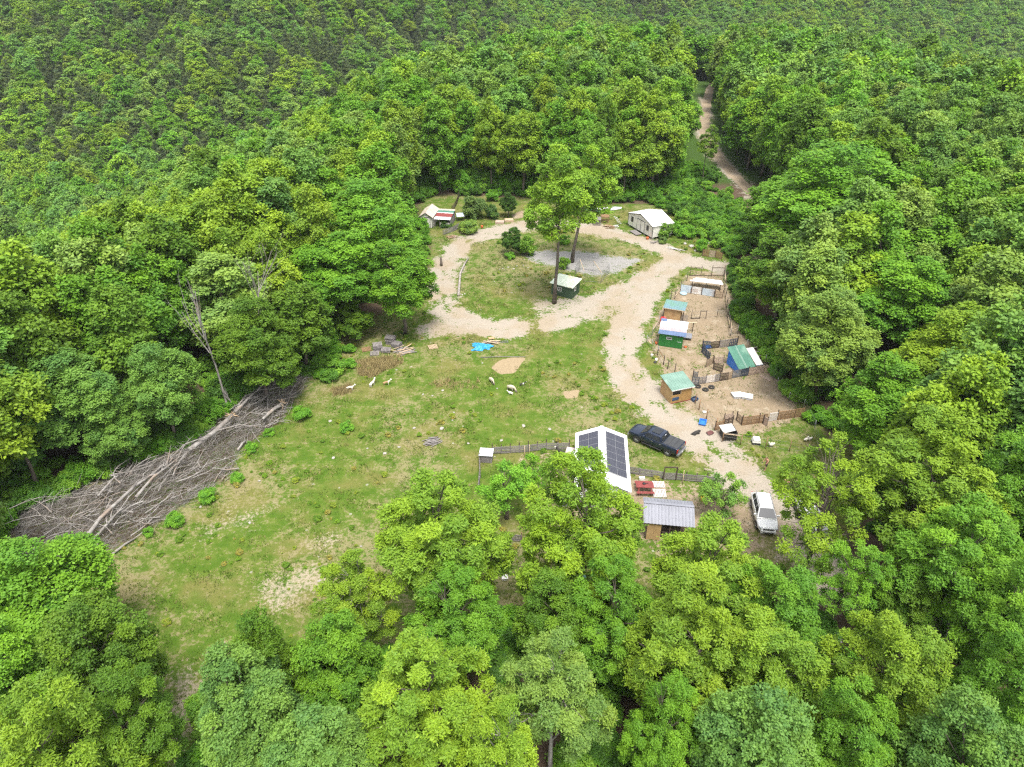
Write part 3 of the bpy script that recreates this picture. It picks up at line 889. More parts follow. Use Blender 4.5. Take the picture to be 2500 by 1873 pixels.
def scatter(name, pts, cols, kind, sc, rot, protos):
    """one mass of plants: points that carry copies of the given plants"""
    me = bpy.data.meshes.new(name)
    me.from_pydata([tuple(p) for p in pts], [], [])
    for nm, typ, arr, fld in (('tint', 'FLOAT_COLOR', np.concatenate([cols, np.ones((len(cols), 1))], 1), 'color'), ('kind', 'INT', kind, 'value'), ('size', 'FLOAT_VECTOR', sc, 'vector'), ('turn', 'FLOAT', rot, 'value')):
        at = me.attributes.new(nm, typ, 'POINT')
        at.data.foreach_set(fld, np.asarray(arr, np.int32 if typ == 'INT' else np.float32).ravel())
    o = link(bpy.data.objects.new(name, me))
    ng = bpy.data.node_groups.new(name + '_scatter', 'GeometryNodeTree')
    ng.interface.new_socket('Geometry', in_out='INPUT', socket_type='NodeSocketGeometry')
    ng.interface.new_socket('Geometry', in_out='OUTPUT', socket_type='NodeSocketGeometry')
    N, L = ng.nodes, ng.links
    gi, go = N.new('NodeGroupInput'), N.new('NodeGroupOutput')
    jn = N.new('GeometryNodeJoinGeometry')
    for crown, trunk in reversed(protos):          # a join lists its last link first
        j2 = N.new('GeometryNodeJoinGeometry')
        for ob in (crown, trunk):
            if ob is None: continue
            oi = N.new('GeometryNodeObjectInfo'); oi.inputs['Object'].default_value = ob
            oi.transform_space = 'ORIGINAL'
            oi.inputs['As Instance'].default_value = False
            L.new(oi.outputs['Geometry'], j2.inputs[0])
        g2 = N.new('GeometryNodeGeometryToInstance')
        L.new(j2.outputs[0], g2.inputs[0]); L.new(g2.outputs[0], jn.inputs[0])
    ip = N.new('GeometryNodeInstanceOnPoints')
    ip.inputs['Pick Instance'].default_value = True
    def attr(nm, typ):
        a = N.new('GeometryNodeInputNamedAttribute'); a.data_type = typ; a.inputs['Name'].default_value = nm
        return a.outputs['Attribute']
    L.new(gi.outputs[0], ip.inputs['Points']); L.new(jn.outputs[0], ip.inputs['Instance'])
    L.new(attr('kind', 'INT'), ip.inputs['Instance Index'])
    L.new(attr('size', 'FLOAT_VECTOR'), ip.inputs['Scale'])
    cx = N.new('ShaderNodeCombineXYZ'); L.new(attr('turn', 'FLOAT'), cx.inputs['Z'])
    L.new(cx.outputs[0], ip.inputs['Rotation'])
    L.new(ip.outputs[0], go.inputs[0])
    md = o.modifiers.new('scatter', 'NODES'); md.node_group = ng
    return o

_pts, _cols, _kind, _sc, _rot = forest()
# a few single trees of the far kinds stand on the valley slope; the mass copies them
FAR = []
def far_single(kind, var, x, y, tint, label):
    Zc = float(zt(x, y)) + CENTRE.get(kind, 10.2)
    o = plant(kind, x, y, RADIUS.get(kind, 4.0), Zc, tint, label, group='single trees on the far slope', var=var, name='cedar_tree' if kind == 'cedar' else 'forest_tree')
    return o.children[0], o.children[1]
mids = []
for k in range(4):
    c = bpy.data.objects
    o = plant('mid', -70 + 6 * k, 150 + 9 * k, 4.0, float(zt(-70 + 6 * k, 150 + 9 * k)) + 10.2, jitter(TINT['fresh green']), 'fresh green tree on the slope far left of the striped lean-to, ' + ('nearest of four', 'second of four', 'third of four', 'farthest of four')[k], group='single trees on the far slope', var=k)
    mids.append((o.children[0], o.children[1]))
fars = [far_single('far', k, -40 + 14 * k, 255 + 8 * k, jitter(TINT['pale green']), 'small pale green crown on the valley side far behind the loop, ' + ('the left one', 'the middle one', 'the right one')[k]) for k in range(3)]
ceds = [far_single('cedar', k, -120 + 22 * k, 330, (0.085, 0.125, 0.055), 'dark pointed cedar on the far hillside, ' + ('the left one', 'the right one')[k]) for k in range(2)]
forest_mass = scatter('forest', _pts, _cols, _kind, _sc, _rot, mids + fars + ceds)
tag(forest_mass, 'unbroken green woodland covering the valley and the far hillside', 'forest', kind='stuff')

# ------------------------------------------------------------------ surfaces of the built things
W_METAL = mat('white_metal', (0.80, 0.80, 0.79), (0.70, 0.70, 0.69), 0.42, scale=1.2, spec=0.5)
W_SIDING = mat('cream_siding', (0.72, 0.70, 0.64), (0.62, 0.60, 0.54), 0.6, scale=2.0)
W_OLD = mat('dirty_white', (0.66, 0.65, 0.63), (0.52, 0.50, 0.47), 0.6, scale=1.5, wear=(0.40, 0.33, 0.26), wear_amt=0.55)
DARK_TRIM = mat('dark_trim', (0.045, 0.043, 0.042), (0.07, 0.065, 0.06), 0.6)
GREEN_WALL = mat('dark_green_boards', (0.050, 0.088, 0.050), (0.036, 0.066, 0.038), 0.65, scale=2.0, spec=0.3)
PALE_ROOF = mat('pale_green_roof', (0.62, 0.68, 0.56), (0.50, 0.56, 0.44), 0.5, scale=1.0, wear=(0.52, 0.38, 0.16), wear_amt=0.75)
BRIGHT_GREEN = mat('bright_green_paint', (0.020, 0.165, 0.030), (0.016, 0.125, 0.025), 0.55, scale=1.5)
BLUE_METAL = mat('slate_blue_metal', (0.125, 0.18, 0.30), (0.10, 0.145, 0.25), 0.42, scale=1.0, metal=0.1)
PINK_METAL = mat('faded_mauve_metal', (0.40, 0.33, 0.34), (0.33, 0.28, 0.29), 0.5, scale=1.0)
TEAL_METAL = mat('teal_green_metal', (0.085, 0.215, 0.155), (0.065, 0.17, 0.125), 0.42, scale=0.8, wear=(0.30, 0.42, 0.34), wear_amt=0.4)
SAGE_METAL = mat('sage_green_metal', (0.19, 0.30, 0.245), (0.13, 0.225, 0.18), 0.45, scale=0.8, wear=(0.38, 0.46, 0.42), wear_amt=0.5)
BLUEGREEN = mat('blue_green_metal', (0.14, 0.22, 0.30), (0.13, 0.25, 0.20), 0.45, scale=0.55)
PLY = mat('plywood', (0.46, 0.305, 0.15), (0.38, 0.245, 0.115), 0.75, scale=2.2, wear=(0.30, 0.17, 0.08), wear_amt=0.5, bump=0.15)
PLY2 = mat('orange_plywood', (0.40, 0.24, 0.09), (0.32, 0.19, 0.075), 0.75, scale=2.2)
GREY_METAL = mat('grey_roof_metal', (0.25, 0.255, 0.29), (0.215, 0.22, 0.25), 0.45, scale=0.8, metal=0.1)
GREY_LIGHT = mat('light_grey_sheet', (0.55, 0.56, 0.59), (0.48, 0.49, 0.52), 0.5, scale=1.0)
GALV = mat('galvanised_blue_sheet', (0.46, 0.52, 0.56), (0.36, 0.42, 0.47), 0.45, scale=1.2, wear=(0.34, 0.24, 0.18), wear_amt=0.5)
BLUE = mat('blue_plastic', (0.035, 0.19, 0.62), (0.03, 0.155, 0.52), 0.42, scale=2)
TARP = mat('blue_tarp', (0.035, 0.30, 0.62), (0.03, 0.25, 0.54), 0.45, scale=3, bump=0.2)
NAVY = mat('navy_plastic', (0.045, 0.085, 0.17), (0.035, 0.06, 0.12), 0.5, scale=2)
RED = mat('faded_red_paint', (0.25, 0.055, 0.05), (0.19, 0.045, 0.042), 0.55, scale=3)
RED2 = mat('red_plastic', (0.52, 0.03, 0.035), (0.42, 0.025, 0.03), 0.4, scale=3)
ORANGE = mat('orange_plastic', (0.62, 0.14, 0.04), (0.5, 0.11, 0.03), 0.5, scale=3)
YELLOW = mat('yellow_plastic', (0.72, 0.44, 0.02), (0.62, 0.36, 0.02), 0.5, scale=3)
BLACK = mat('black_plastic', (0.022, 0.022, 0.024), (0.035, 0.034, 0.034), 0.6, scale=3)
RUBBER = mat('rubber', (0.025, 0.024, 0.023), (0.045, 0.042, 0.04), 0.85, scale=5)
WHITE_PL = mat('white_plastic', (0.74, 0.73, 0.70), (0.64, 0.62, 0.58), 0.5, scale=3)
STEEL = mat('steel', (0.42, 0.42, 0.43), (0.34, 0.34, 0.35), 0.4, metal=0.7, scale=3)
RUST = mat('rusty_steel', (0.26, 0.13, 0.08), (0.17, 0.09, 0.06), 0.85, scale=4)
GLASS_DARK = mat('dark_glass', (0.02, 0.023, 0.027), (0.03, 0.033, 0.037), 0.08, spec=0.6)
GREY_WOOD = wood('weathered_grey_wood', (0.30, 0.275, 0.265), (0.20, 0.18, 0.175), (0.12, 0.105, 0.10))
DARK_WOOD = wood('dark_wood', (0.115, 0.085, 0.065), (0.075, 0.055, 0.043), (0.05, 0.038, 0.03))
PALLET = wood('pallet_wood', (0.40, 0.31, 0.21), (0.29, 0.215, 0.15), (0.20, 0.135, 0.09))
PALLET2 = wood('brown_pallet_wood', (0.33, 0.205, 0.11), (0.23, 0.14, 0.078), (0.14, 0.085, 0.05))
LUMBER = wood('pale_lumber', (0.52, 0.41, 0.28), (0.44, 0.33, 0.22), (0.33, 0.24, 0.16))
STONE = mat('limestone', (0.38, 0.355, 0.32), (0.28, 0.26, 0.23), 0.9, scale=3, bump=0.4)
CONCRETE = mat('concrete', (0.42, 0.40, 0.37), (0.35, 0.33, 0.31), 0.9, scale=3)
TERRACOTTA = mat('terracotta', (0.38, 0.16, 0.085), (0.32, 0.13, 0.07), 0.8, scale=5)

def solar_material():
    m, nt, b, N, L = new_mat('solar_cells')
    tc = N.new('ShaderNodeTexCoord')
    mp = N.new('ShaderNodeMapping'); mp.inputs['Scale'].default_value = (1, 1, 1)
    L.new(tc.outputs['Generated'], mp.inputs['Vector'])
    sp = N.new('ShaderNodeSeparateXYZ'); L.new(mp.outputs[0], sp.inputs[0])
    fx = math_n(nt, 'FRACT', math_n(nt, 'MULTIPLY', sp.outputs[0], 6.0))
    fy = math_n(nt, 'FRACT', math_n(nt, 'MULTIPLY', sp.outputs[1], 6.0))
    g = math_n(nt, 'MAXIMUM', math_n(nt, 'LESS_THAN', fx, 0.06), math_n(nt, 'LESS_THAN', fy, 0.06))
    c = mixc(nt, g, (0.030, 0.031, 0.046), (0.13, 0.13, 0.155))
    L.new(c, b.inputs['Base Color'])
    b.inputs['Roughness'].default_value = 0.22
    b.inputs['Coat Weight'].default_value = 0.25
    return m
SOLAR = solar_material()

def frame_of(A, B):
    return math.atan2(B[1] - A[1], B[0] - A[0]), math.hypot(B[0] - A[0], B[1] - A[1])

def window(parent, w, h, loc, rz=0.0, grid=(2, 3), fm=None):
    """window: frame > pane, muntins; local plane faces -y"""
    o = bpy.data.objects.new('window', None); link(o, parent); o.location = loc; o.rotation_euler = (0, 0, rz)
    M = Merge(); t = 0.06
    for s in (-1, 1):
        M.box((s * (w / 2 - t / 2), 0, 0), (t, 0.06, h)); M.box((0, 0, s * (h / 2 - t / 2)), (w - 2 * t, 0.06, t))
    M.build('frame', fm or W_METAL, o)
    box('pane', o, GLASS_DARK, (w - 2 * t, 0.02, h - 2 * t), (0, 0.005, 0))
    M = Merge()
    for i in range(1, grid[0]): M.box((-w / 2 + w * i / grid[0], -0.012, 0), (0.03, 0.03, h - 2 * t))
    for i in range(1, grid[1]): M.box((0, -0.014, -h / 2 + h * i / grid[1]), (w - 2 * t, 0.026, 0.03))
    if M.v: M.build('muntins', fm or W_METAL, o)
    return o

def wall_boards(parent, m, p0, p1, z0, z1, n, gap=0.012, t=0.03, name='siding_board', top=None):
    """horizontal boards from p0 to p1, each one its own piece; top(z) trims the run under a gable"""
    p0 = Vector((p0[0], p0[1], 0)); p1 = Vector((p1[0], p1[1], 0)); d = p1 - p0; L_ = d.length
    rz = math.atan2(d.y, d.x); h = (z1 - z0) / n
    for i in range(n):
        za = z0 + i * h
        lo, hi = (0.0, 1.0) if top is None else top(za + h * 0.5)
        c = p0 + d * ((lo + hi) / 2)
        box(name, parent, m, (L_ * (hi - lo), t, h - gap), (c.x, c.y, za + h / 2), rz, rx=0.0)

def wall_sheets(parent, m, p0, p1, z0, z1, n, name='wall_panel', t=0.04):
    p0 = Vector((p0[0], p0[1], 0)); p1 = Vector((p1[0], p1[1], 0)); d = p1 - p0; rz = math.atan2(d.y, d.x)
    for i in range(n):
        c = p0 + d * ((i + .5) / n)
        box(name, parent, m, (d.length / n - 0.012, t, z1 - z0), (c.x, c.y, (z0 + z1) / 2), rz)

def boards_v(parent, m, p0, p1, z0, z1, n, name='board', t=0.03):
    wall_sheets(parent, m, p0, p1, z0, z1, n, name, t)

# ---- white shed with double doors, on blocks
def white_shed():
    A, B = (21.32, 125.15), (24.61, 118.36)
    rz, L_ = frame_of(A, B); D, h, hr, f = 4.3, 2.05, 1.05, 0.35
    o = thing('white_shed', 'cream sided shed with white low gable roof and double doors on blocks', 'shed', A, rz)
    for x in (0.3, L_ * .33, L_ * .66, L_ - 0.3):
        for y in (0.3, D - 0.3): box('pier_block', o, CONCRETE, (0.35, 0.35, f + 0.1), (x, y, f / 2 - 0.05))
    box('floor', o, DARK_WOOD, (L_ - 0.1, D - 0.1, 0.1), (L_ / 2, D / 2, f))
    M = Merge()
    M.add([(0.02, 0.04, f), (L_ - 0.02, 0.04, f), (L_ - 0.02, 0.04, f + h), (L_ / 2, 0.04, f + h + hr - 0.03), (0.02, 0.04, f + h), (0.02, D - .04, f), (L_ - 0.02, D - .04, f), (L_ - 0.02, D - .04, f + h), (L_ / 2, D - .04, f + h + hr - .03), (0.02, D - .04, f + h)],
          [(0, 1, 2, 3, 4), (9, 8, 7, 6, 5), (1, 6, 7, 2), (5, 0, 4, 9)])
    M.build('wall', W_SIDING, o)
    wall_boards(o, W_SIDING, (0, 0), (L_, 0), f, f + h, 9)
    wall_boards(o, W_SIDING, (0.1, 0), (L_ - 0.1, 0), f + h, f + h + hr - 0.1, 4, top=lambda z: ((z - f - h + 0.12) / hr / 2, 1 - (z - f - h + 0.12) / hr / 2))
    wall_boards(o, W_SIDING, (L_, 0), (L_, D), f, f + h, 9)
    wall_boards(o, W_SIDING, (0, D), (0, 0), f, f + h, 9)
    e, ov = 0.16, 0.14
    sl = hr / (L_ / 2)
    for s in (0, 1):
        x0 = -e if s == 0 else L_ + e
        r = ribbed('roof', o, W_METAL, (x0, -ov, f + h - e * sl + 0.05), (x0, D + ov, f + h - e * sl + 0.05), (L_ / 2, D + ov, f + h + hr + 0.05), (L_ / 2, -ov, f + h + hr + 0.05), 9, 0.02)
        beam('roof_trim', o, DARK_TRIM, (x0, -ov - 0.03, f + h - e * sl + 0.0), (L_ / 2, -ov - 0.03, f + h + hr + 0.0), 0.05, 0.10)
    beam('ridge_cap', o, GREY_LIGHT, (L_ / 2, -ov, f + h + hr + 0.07), (L_ / 2, D + ov, f + h + hr + 0.07), 0.22, 0.04)
    for x in (0, L_): box('corner_trim', o, DARK_TRIM, (0.09, 0.09, h), (x, -0.01, f + h / 2))
    for i in range(2):
        xd = L_ * 0.37 + 0.05 + i * 1.16
        d = box('door', o, W_SIDING, (1.12, 0.05, 1.95), (xd + 0.56, -0.045, f + 0.98))
        for xx in (xd, xd + 1.12): box('door_trim', o, DARK_TRIM, (0.06, 0.05, 2.0), (xx, -0.06, f + 1.0))
    box('door_lintel', o, DARK_TRIM, (2.4, 0.05, 0.07), (L_ * 0.37 + 1.2, -0.062, f + 2.02))
    window(o, 0.62, 0.9, (L_ * 0.17, -0.045, f + 1.3), fm=DARK_TRIM)
    window(o, 0.62, 0.9, (L_ * 0.80, -0.045, f + 1.3), fm=DARK_TRIM)
    s = thing('wooden_step', 'grey plank step in front of the white shed doors', 'step', (22.18, 121.31), rz)
    for i in range(5): box('plank', s, GREY_WOOD, (2.2, 0.22, 0.05), (0, -0.5 + i * 0.235, 0.22))
    for x in (-0.95, 0.95): box('leg', s, GREY_WOOD, (0.1, 1.1, 0.2), (x, 0, 0.1))
white_shed()

# ---- dark green shed inside the loop, with its wire run
def green_shed():
    A, B = (5.96, 97.13), (8.87, 95.41)
    rz, L_ = frame_of(A, B); D, h0, h1 = 2.65, 1.85, 2.12
    o = thing('green_shed', 'dark green shed with pale stained flat roof beside the tall tree', 'shed', A, rz)
    wall_sheets(o, GREEN_WALL, (0, 0), (L_, 0), 0, h0, 5)
    wall_sheets(o, GREEN_WALL, (L_, 0), (L_, D), 0, h0 + 0.1, 3)
    wall_sheets(o, GREEN_WALL, (L_, D), (0, D), 0, h1, 5)
    wall_sheets(o, GREEN_WALL, (0, D), (0, 0), 0, h0 + 0.1, 3)
    ribbed('roof', o, PALE_ROOF, (-0.25, -0.25, h0 + 0.05), (L_ + 0.25, -0.25, h0 + 0.05), (L_ + 0.25, D + 0.25, h1 + 0.09), (-0.25, D + 0.25, h1 + 0.09), 7, 0.02, 0.05)
    window(o, 0.62, 0.62, (L_ * 0.40, -0.04, 1.15), grid=(2, 2), fm=W_OLD)
    d = box('door', o, GREEN_WALL, (0.05, 0.95, 1.8), (L_ + 0.04, 0.95, 0.92))
    window(o, 0.55, 0.6, (L_ + 0.08, 0.95, 1.3), rz=math.pi / 2, grid=(2, 1), fm=W_OLD)
    r = thing('wire_run', 'bare wire mesh dog run behind the dark green shed', 'wire run', (11.19, 101.33), rz + 0.15)
    for (x, y) in ((0, 0), (2.6, 0.6), (2.8, 4.6), (0.2, 4.4), (-2.0, 4.2), (-2.0, 1.9)):
        tube('post', r, STEEL, [(x, y, -0.1), (x, y, 1.75)], 0.03, 6)
    path = [(0, 0), (2.6, 0.6), (2.8, 4.6), (0.2, 4.4), (-2.0, 4.2), (-2.0, 1.9)]
    for a, b in zip(path[:-1], path[1:]):
        for z in (0.15, 1.0, 1.72): beam('rail', r, STEEL, (a[0], a[1], z), (b[0], b[1], z), 0.03)
        M = Merge(); n = 14
        for i in range(1, n):
            t = i / n; M.box((a[0] + (b[0] - a[0]) * t, a[1] + (b[1] - a[1]) * t, 0.93), (0.012, 0.012, 1.55))
        M.build('wire_mesh', STEEL, r)
    for p0, p1 in (((-2.0, 4.2, 1.75), (0.0, 0.0, 1.75)), ((0.2, 4.4, 1.75), (2.6, 0.6, 1.75))):
        beam('brace', r, LUMBER, p0, p1, 0.07)
green_shed()

# ---- small shed with a striped lean-to
def barn_shed():
    A, B = (-16.80, 124.54), (-14.52, 124.22)
    rz, L_ = frame_of(A, B); rz -= 0.02; D, h, hr = 4.6, 2.05, 0.75
    o = thing('small_shed', 'small cream shed with ribbed beige gable roof at the left of the loop', 'shed', A, rz)
    rm = mat('beige_roof_metal', (0.50, 0.45, 0.37), (0.43, 0.38, 0.31), 0.5, scale=1.0)
    M = Merge()
    M.add([(0, 0, 0), (L_, 0, 0), (L_, 0, h), (L_ / 2, 0, h + hr), (0, 0, h), (0, D, 0), (L_, D, 0), (L_, D, h), (L_ / 2, D, h + hr), (0, D, h)], [(0, 1, 2, 3, 4), (9, 8, 7, 6, 5), (1, 6, 7, 2), (5, 0, 4, 9)])
    M.build('wall', W_SIDING, o)
    wall_sheets(o, W_SIDING, (0, -0.03), (L_, -0.03), 0, h, 4)
    for s in (0, 1):
        x0 = -0.2 if s == 0 else L_ + 0.2
        ribbed('roof', o, rm, (x0, -0.2, h - 0.1), (x0, D + 0.2, h - 0.1), (L_ / 2, D + 0.2, h + hr + 0.03), (L_ / 2, -0.2, h + hr + 0.03), 11, 0.035)
        beam('roof_trim', o, DARK_TRIM, (x0, -0.22, h - 0.13), (L_ / 2, -0.22, h + hr), 0.05, 0.1)
    box('door', o, W_SIDING, (0.95, 0.05, 1.85), (L_ * 0.62, -0.07, 0.93))
    for x in (-0.5, 0.5): box('door_trim', o, DARK_TRIM, (0.07, 0.06, 1.9), (L_ * 0.62 + x, -0.09, 0.95))
    box('door_lintel', o, DARK_TRIM, (1.07, 0.06, 0.07), (L_ * 0.62, -0.092, 1.93))
    for x in (0.02, L_ - 0.02): box('corner_trim', o, DARK_TRIM, (0.08, 0.08, h), (x, -0.05, h / 2))
    # lean-to on its right
    l = thing('striped_lean_to', 'open lean-to with striped red, white and green metal roof', 'lean-to', (A[0] + math.cos(rz) * (L_ + 0.1), A[1] + math.sin(rz) * (L_ + 0.1)), rz)
    Wd, y0, y1 = 3.1, 0.5, 4.4
    strips = [(W_METAL, 0.20), (GREY_LIGHT, 0.06), (RED, 0.34), (W_METAL, 0.06), (TEAL_METAL, 0.20), (rm, 0.14)]
    t = 0.0
    for m_, s in strips:
        ya, yb = y0 - 0.3 + (y1 - y0 + 0.5) * t, y0 - 0.3 + (y1 - y0 + 0.5) * (t + s) - 0.02
        za, zb = 1.62 + 0.42 * t, 1.62 + 0.42 * (t + s)
        ribbed('roof_sheet', l, m_, (0.15, ya, za + 0.02), (Wd + 0.1, ya, za + 0.02), (Wd + 0.1, yb, zb + 0.02), (0.15, yb, zb + 0.02), 4, 0.02)
        t += s
    for x in (0.2, 1.15, Wd): box('post', l, GREY_WOOD, (0.1, 0.1, 1.6), (x, y0, 0.8))
    for x in (0.2, Wd): box('post', l, GREY_WOOD, (0.1, 0.1, 1.95), (x, y1, 0.97))
    wall_boards(l, W_OLD, (1.2, y0), (Wd, y0), 0.05, 1.0, 5, name='wall_board')
    wall_boards(l, GREY_WOOD, (Wd, y0), (Wd, y1), 0.05, 1.5, 6, name='wall_board')
    wall_boards(l, GREY_WOOD, (0.2, y1), (Wd, y1), 0.05, 1.9, 7, name='wall_board')
barn_shed()

# ---- fences made of boards and pallets: every slat its own piece
def slat_fence(name, label, pts, h, n, m, post_m, bays=1.2, cat='fence', slat_h=None, post_extra=0.35, vertical=False, group=None, lift=0.08, post_w=0.09, sag=0.03, post_every=1):
    o = thing(name, label, cat, (pts[0][0], pts[0][1]), 0, group)
    x0, y0 = pts[0]; zb = o.location.z
    for (ax, ay), (bx, by) in zip(pts[:-1], pts[1:]):
        L_ = math.hypot(bx - ax, by - ay); nb = max(1, round(L_ / bays)); rz = math.atan2(by - ay, bx - ax)
        nx, ny = -math.sin(rz), math.cos(rz)
        for i in range(nb):
            t0, t1 = i / nb, (i + 1) / nb
            cx, cyy = ax + (bx - ax) * (t0 + t1) / 2, ay + (by - ay) * (t0 + t1) / 2
            gz = float(zt(cx, cyy)) - zb
            if i % post_every == 0:
                px, py = ax + (bx - ax) * t0, ay + (by - ay) * t0
                box('post', o, post_m, (post_w, post_w, h + post_extra * random.uniform(0.3, 1.5)), (px - x0 + nx * 0.06, py - y0 + ny * 0.06, gz + (h + post_extra) / 2 - 0.1), rz)
            bl = L_ / nb
            if not vertical:
                sh = slat_h or h / n * 0.72
                for k in range(n):
                    z = gz + lift + (k + 0.5) * (h - lift) / n + random.uniform(-sag, sag)
                    box('slat', o, m, (bl * random.uniform(0.97, 1.03), 0.025, sh), (cx - x0 + random.uniform(-.02, .02), cyy - y0 - ny * 0.02, z), rz, ry=random.uniform(-0.02, 0.02))
                for tt in (0.04, 0.5, 0.96):
                    q = t0 + (t1 - t0) * tt
                    box('stringer', o, m, (0.05, 0.05, h - 0.02), (ax + (bx - ax) * q - x0 + nx * 0.02, ay + (by - ay) * q - y0 + ny * 0.02, gz + h / 2), rz)
            else:
                for k in range(n):
                    q = t0 + (t1 - t0) * (k + .5) / n
                    box('slat', o, m, (bl / n * 0.68, 0.025, h - lift + random.uniform(-sag, sag)), (ax + (bx - ax) * q - x0, ay + (by - ay) * q - y0, gz + lift + (h - lift) / 2), rz)
                for zz in (0.18, 0.55, 0.92):
                    box('stringer', o, m, (bl * 0.98, 0.05, 0.07), (cx - x0 + nx * 0.04, cyy - y0 + ny * 0.04, gz + h * zz), rz)
        px, py = bx, by
        box('post', o, post_m, (post_w, post_w, h + post_extra), (px - x0 + nx * 0.06, py - y0 + ny * 0.06, float(zt(px, py)) - zb + (h + post_extra) / 2 - 0.1), rz)
    return o

slat_fence('yard_fence', 'grey slatted pallet fence between the field and the yard, left of the solar house', [(-2.08, 58.88), (0.78, 59.11), (3.67, 59.58), (6.13, 59.61)], 1.0, 5, GREY_WOOD, DARK_WOOD, 1.05, post_extra=0.45, slat_h=0.12)
slat_fence('yard_fence', 'grey slatted fence seen end-on along the left side of the yard', [(-3.42, 57.60), (-3.29, 55.10), (-3.34, 52.73)], 1.0, 5, GREY_WOOD, GREY_WOOD, 1.05, slat_h=0.12)
slat_fence('yard_fence', 'grey slatted fence between the drive and the picnic table', [(11.84, 55.71), (15.36, 54.90)], 0.95, 5, GREY_WOOD, GREY_WOOD, 1.1, post_extra=0.05, slat_h=0.12)
slat_fence('yard_fence', 'grey slatted fence between the gate and the drive corner, above the flower pot', [(16.55, 54.71), (20.64, 54.15)], 0.95, 5, GREY_WOOD, DARK_WOOD, 1.15, post_extra=0.4, slat_h=0.12)
slat_fence('yard_fence', 'short grey slatted fence glimpsed between the yellow-tipped tree and the house tree', [(-0.85, 46.34), (0.88, 46.20)], 0.95, 6, GREY_WOOD, RUST, 1.2, post_extra=0.3, slat_h=0.09)
slat_fence('yard_fence', 'slatted fence behind the low fruit tree, before the house', [(3.97, 53.37), (5.22, 53.14)], 0.9, 5, GREY_WOOD, GREY_WOOD, 1.1, post_extra=0.1, slat_h=0.1)
_g = thing('garden_gate', 'slatted gate in a dark frame with a crossbar, by the picnic table', 'gate', (15.35, 54.76), frame_of((15.35, 54.76), (16.45, 54.71))[0])
for x in (0, 1.25): box('post', _g, DARK_WOOD, (0.1, 0.1, 1.65), (x, 0, 0.8))
box('crossbar', _g, DARK_WOOD, (1.35, 0.1, 0.1), (0.62, 0, 1.66))
for k in range(6): box('slat', _g, GREY_WOOD, (1.1, 0.03, 0.1), (0.62, -0.03, 0.15 + k * 0.15))
beam('brace', _g, GREY_WOOD, (0.12, -0.06, 0.1), (1.12, -0.06, 0.95), 0.06, 0.03)
_p = thing('prop_pole', 'pale pole propped against the slatted fence near the gate', 'pole', (17.17, 54.06))
tube('pole', _p, LUMBER, [(0, 0, 0.02), (0.12, 0.62, 1.35)], 0.035, 6)
# two poles leaning on the upper fence
for u, lab in ((675, 'first pale stake leaning on the inside of the upper yard fence'), (738, 'second pale stake leaning on the upper yard fence, nearer the house')):
    _p = thing('leaning_stake', lab, 'stake', (1.32, 58.45) if u == 675 else (1.85, 58.65), group='stakes leaning on the yard fence')
    tube('stake', _p, LUMBER, [(0, 0, 0.0), (0.02, 0.45, 1.15)], 0.03, 6)

# ---- small grey coop at the fence corner and the shelter boxes by the house
def coop():
    A, B = (-3.31, 57.48), (-2.12, 57.35)
    rz, L_ = frame_of(A, B)
    o = thing('corner_coop', 'small weathered board coop with flat light grey lid at the fence corner', 'coop', A, rz)
    D, h = 0.95, 1.0
    boards_v(o, GREY_WOOD, (0, 0), (L_, 0), 0.03, h, 8); boards_v(o, GREY_WOOD, (L_, 0), (L_, D), 0.03, h, 7)
    boards_v(o, GREY_WOOD, (L_, D), (0, D), 0.03, h + .06, 8); boards_v(o, GREY_WOOD, (0, D), (0, 0), 0.03, h, 7)
    ribbed('lid', o, GREY_LIGHT, (-0.15, -0.12, h + 0.04), (L_ + 0.1, -0.12, h + 0.04), (L_ + 0.1, D + 0.15, h + 0.12), (-0.15, D + 0.15, h + 0.12), 5, 0.012)
    A, B = (5.67, 57.76), (6.49, 57.54)
    rz, L_ = frame_of(A, B); L_ = 0.95
    o = thing('box_shelter', 'plywood animal shelter with faded pink top beside the solar house', 'shelter', A, rz)
    boards_v(o, PLY, (0, 0), (L_, 0), 0.02, 0.85, 3, 'wall_panel'); boards_v(o, PLY, (0, 1.0), (0, 0), 0.02, 0.85, 3, 'wall_panel'); boards_v(o, PLY, (L_, 1.0), (0, 1.0), 0.02, 0.85, 3, 'wall_panel'); boards_v(o, PLY, (L_, 0), (L_, 1.0), 0.02, 0.85, 3, 'wall_panel')
    slab('lid', o, mat('faded_pink_board', (0.55, 0.45, 0.42), (0.48, 0.38, 0.36), 0.7), [(-0.15, -0.15, 0.9), (L_ + 0.1, -0.15, 0.9), (L_ + 0.1, 1.15, 0.98), (-0.15, 1.15, 0.98)], 0.04)
coop()

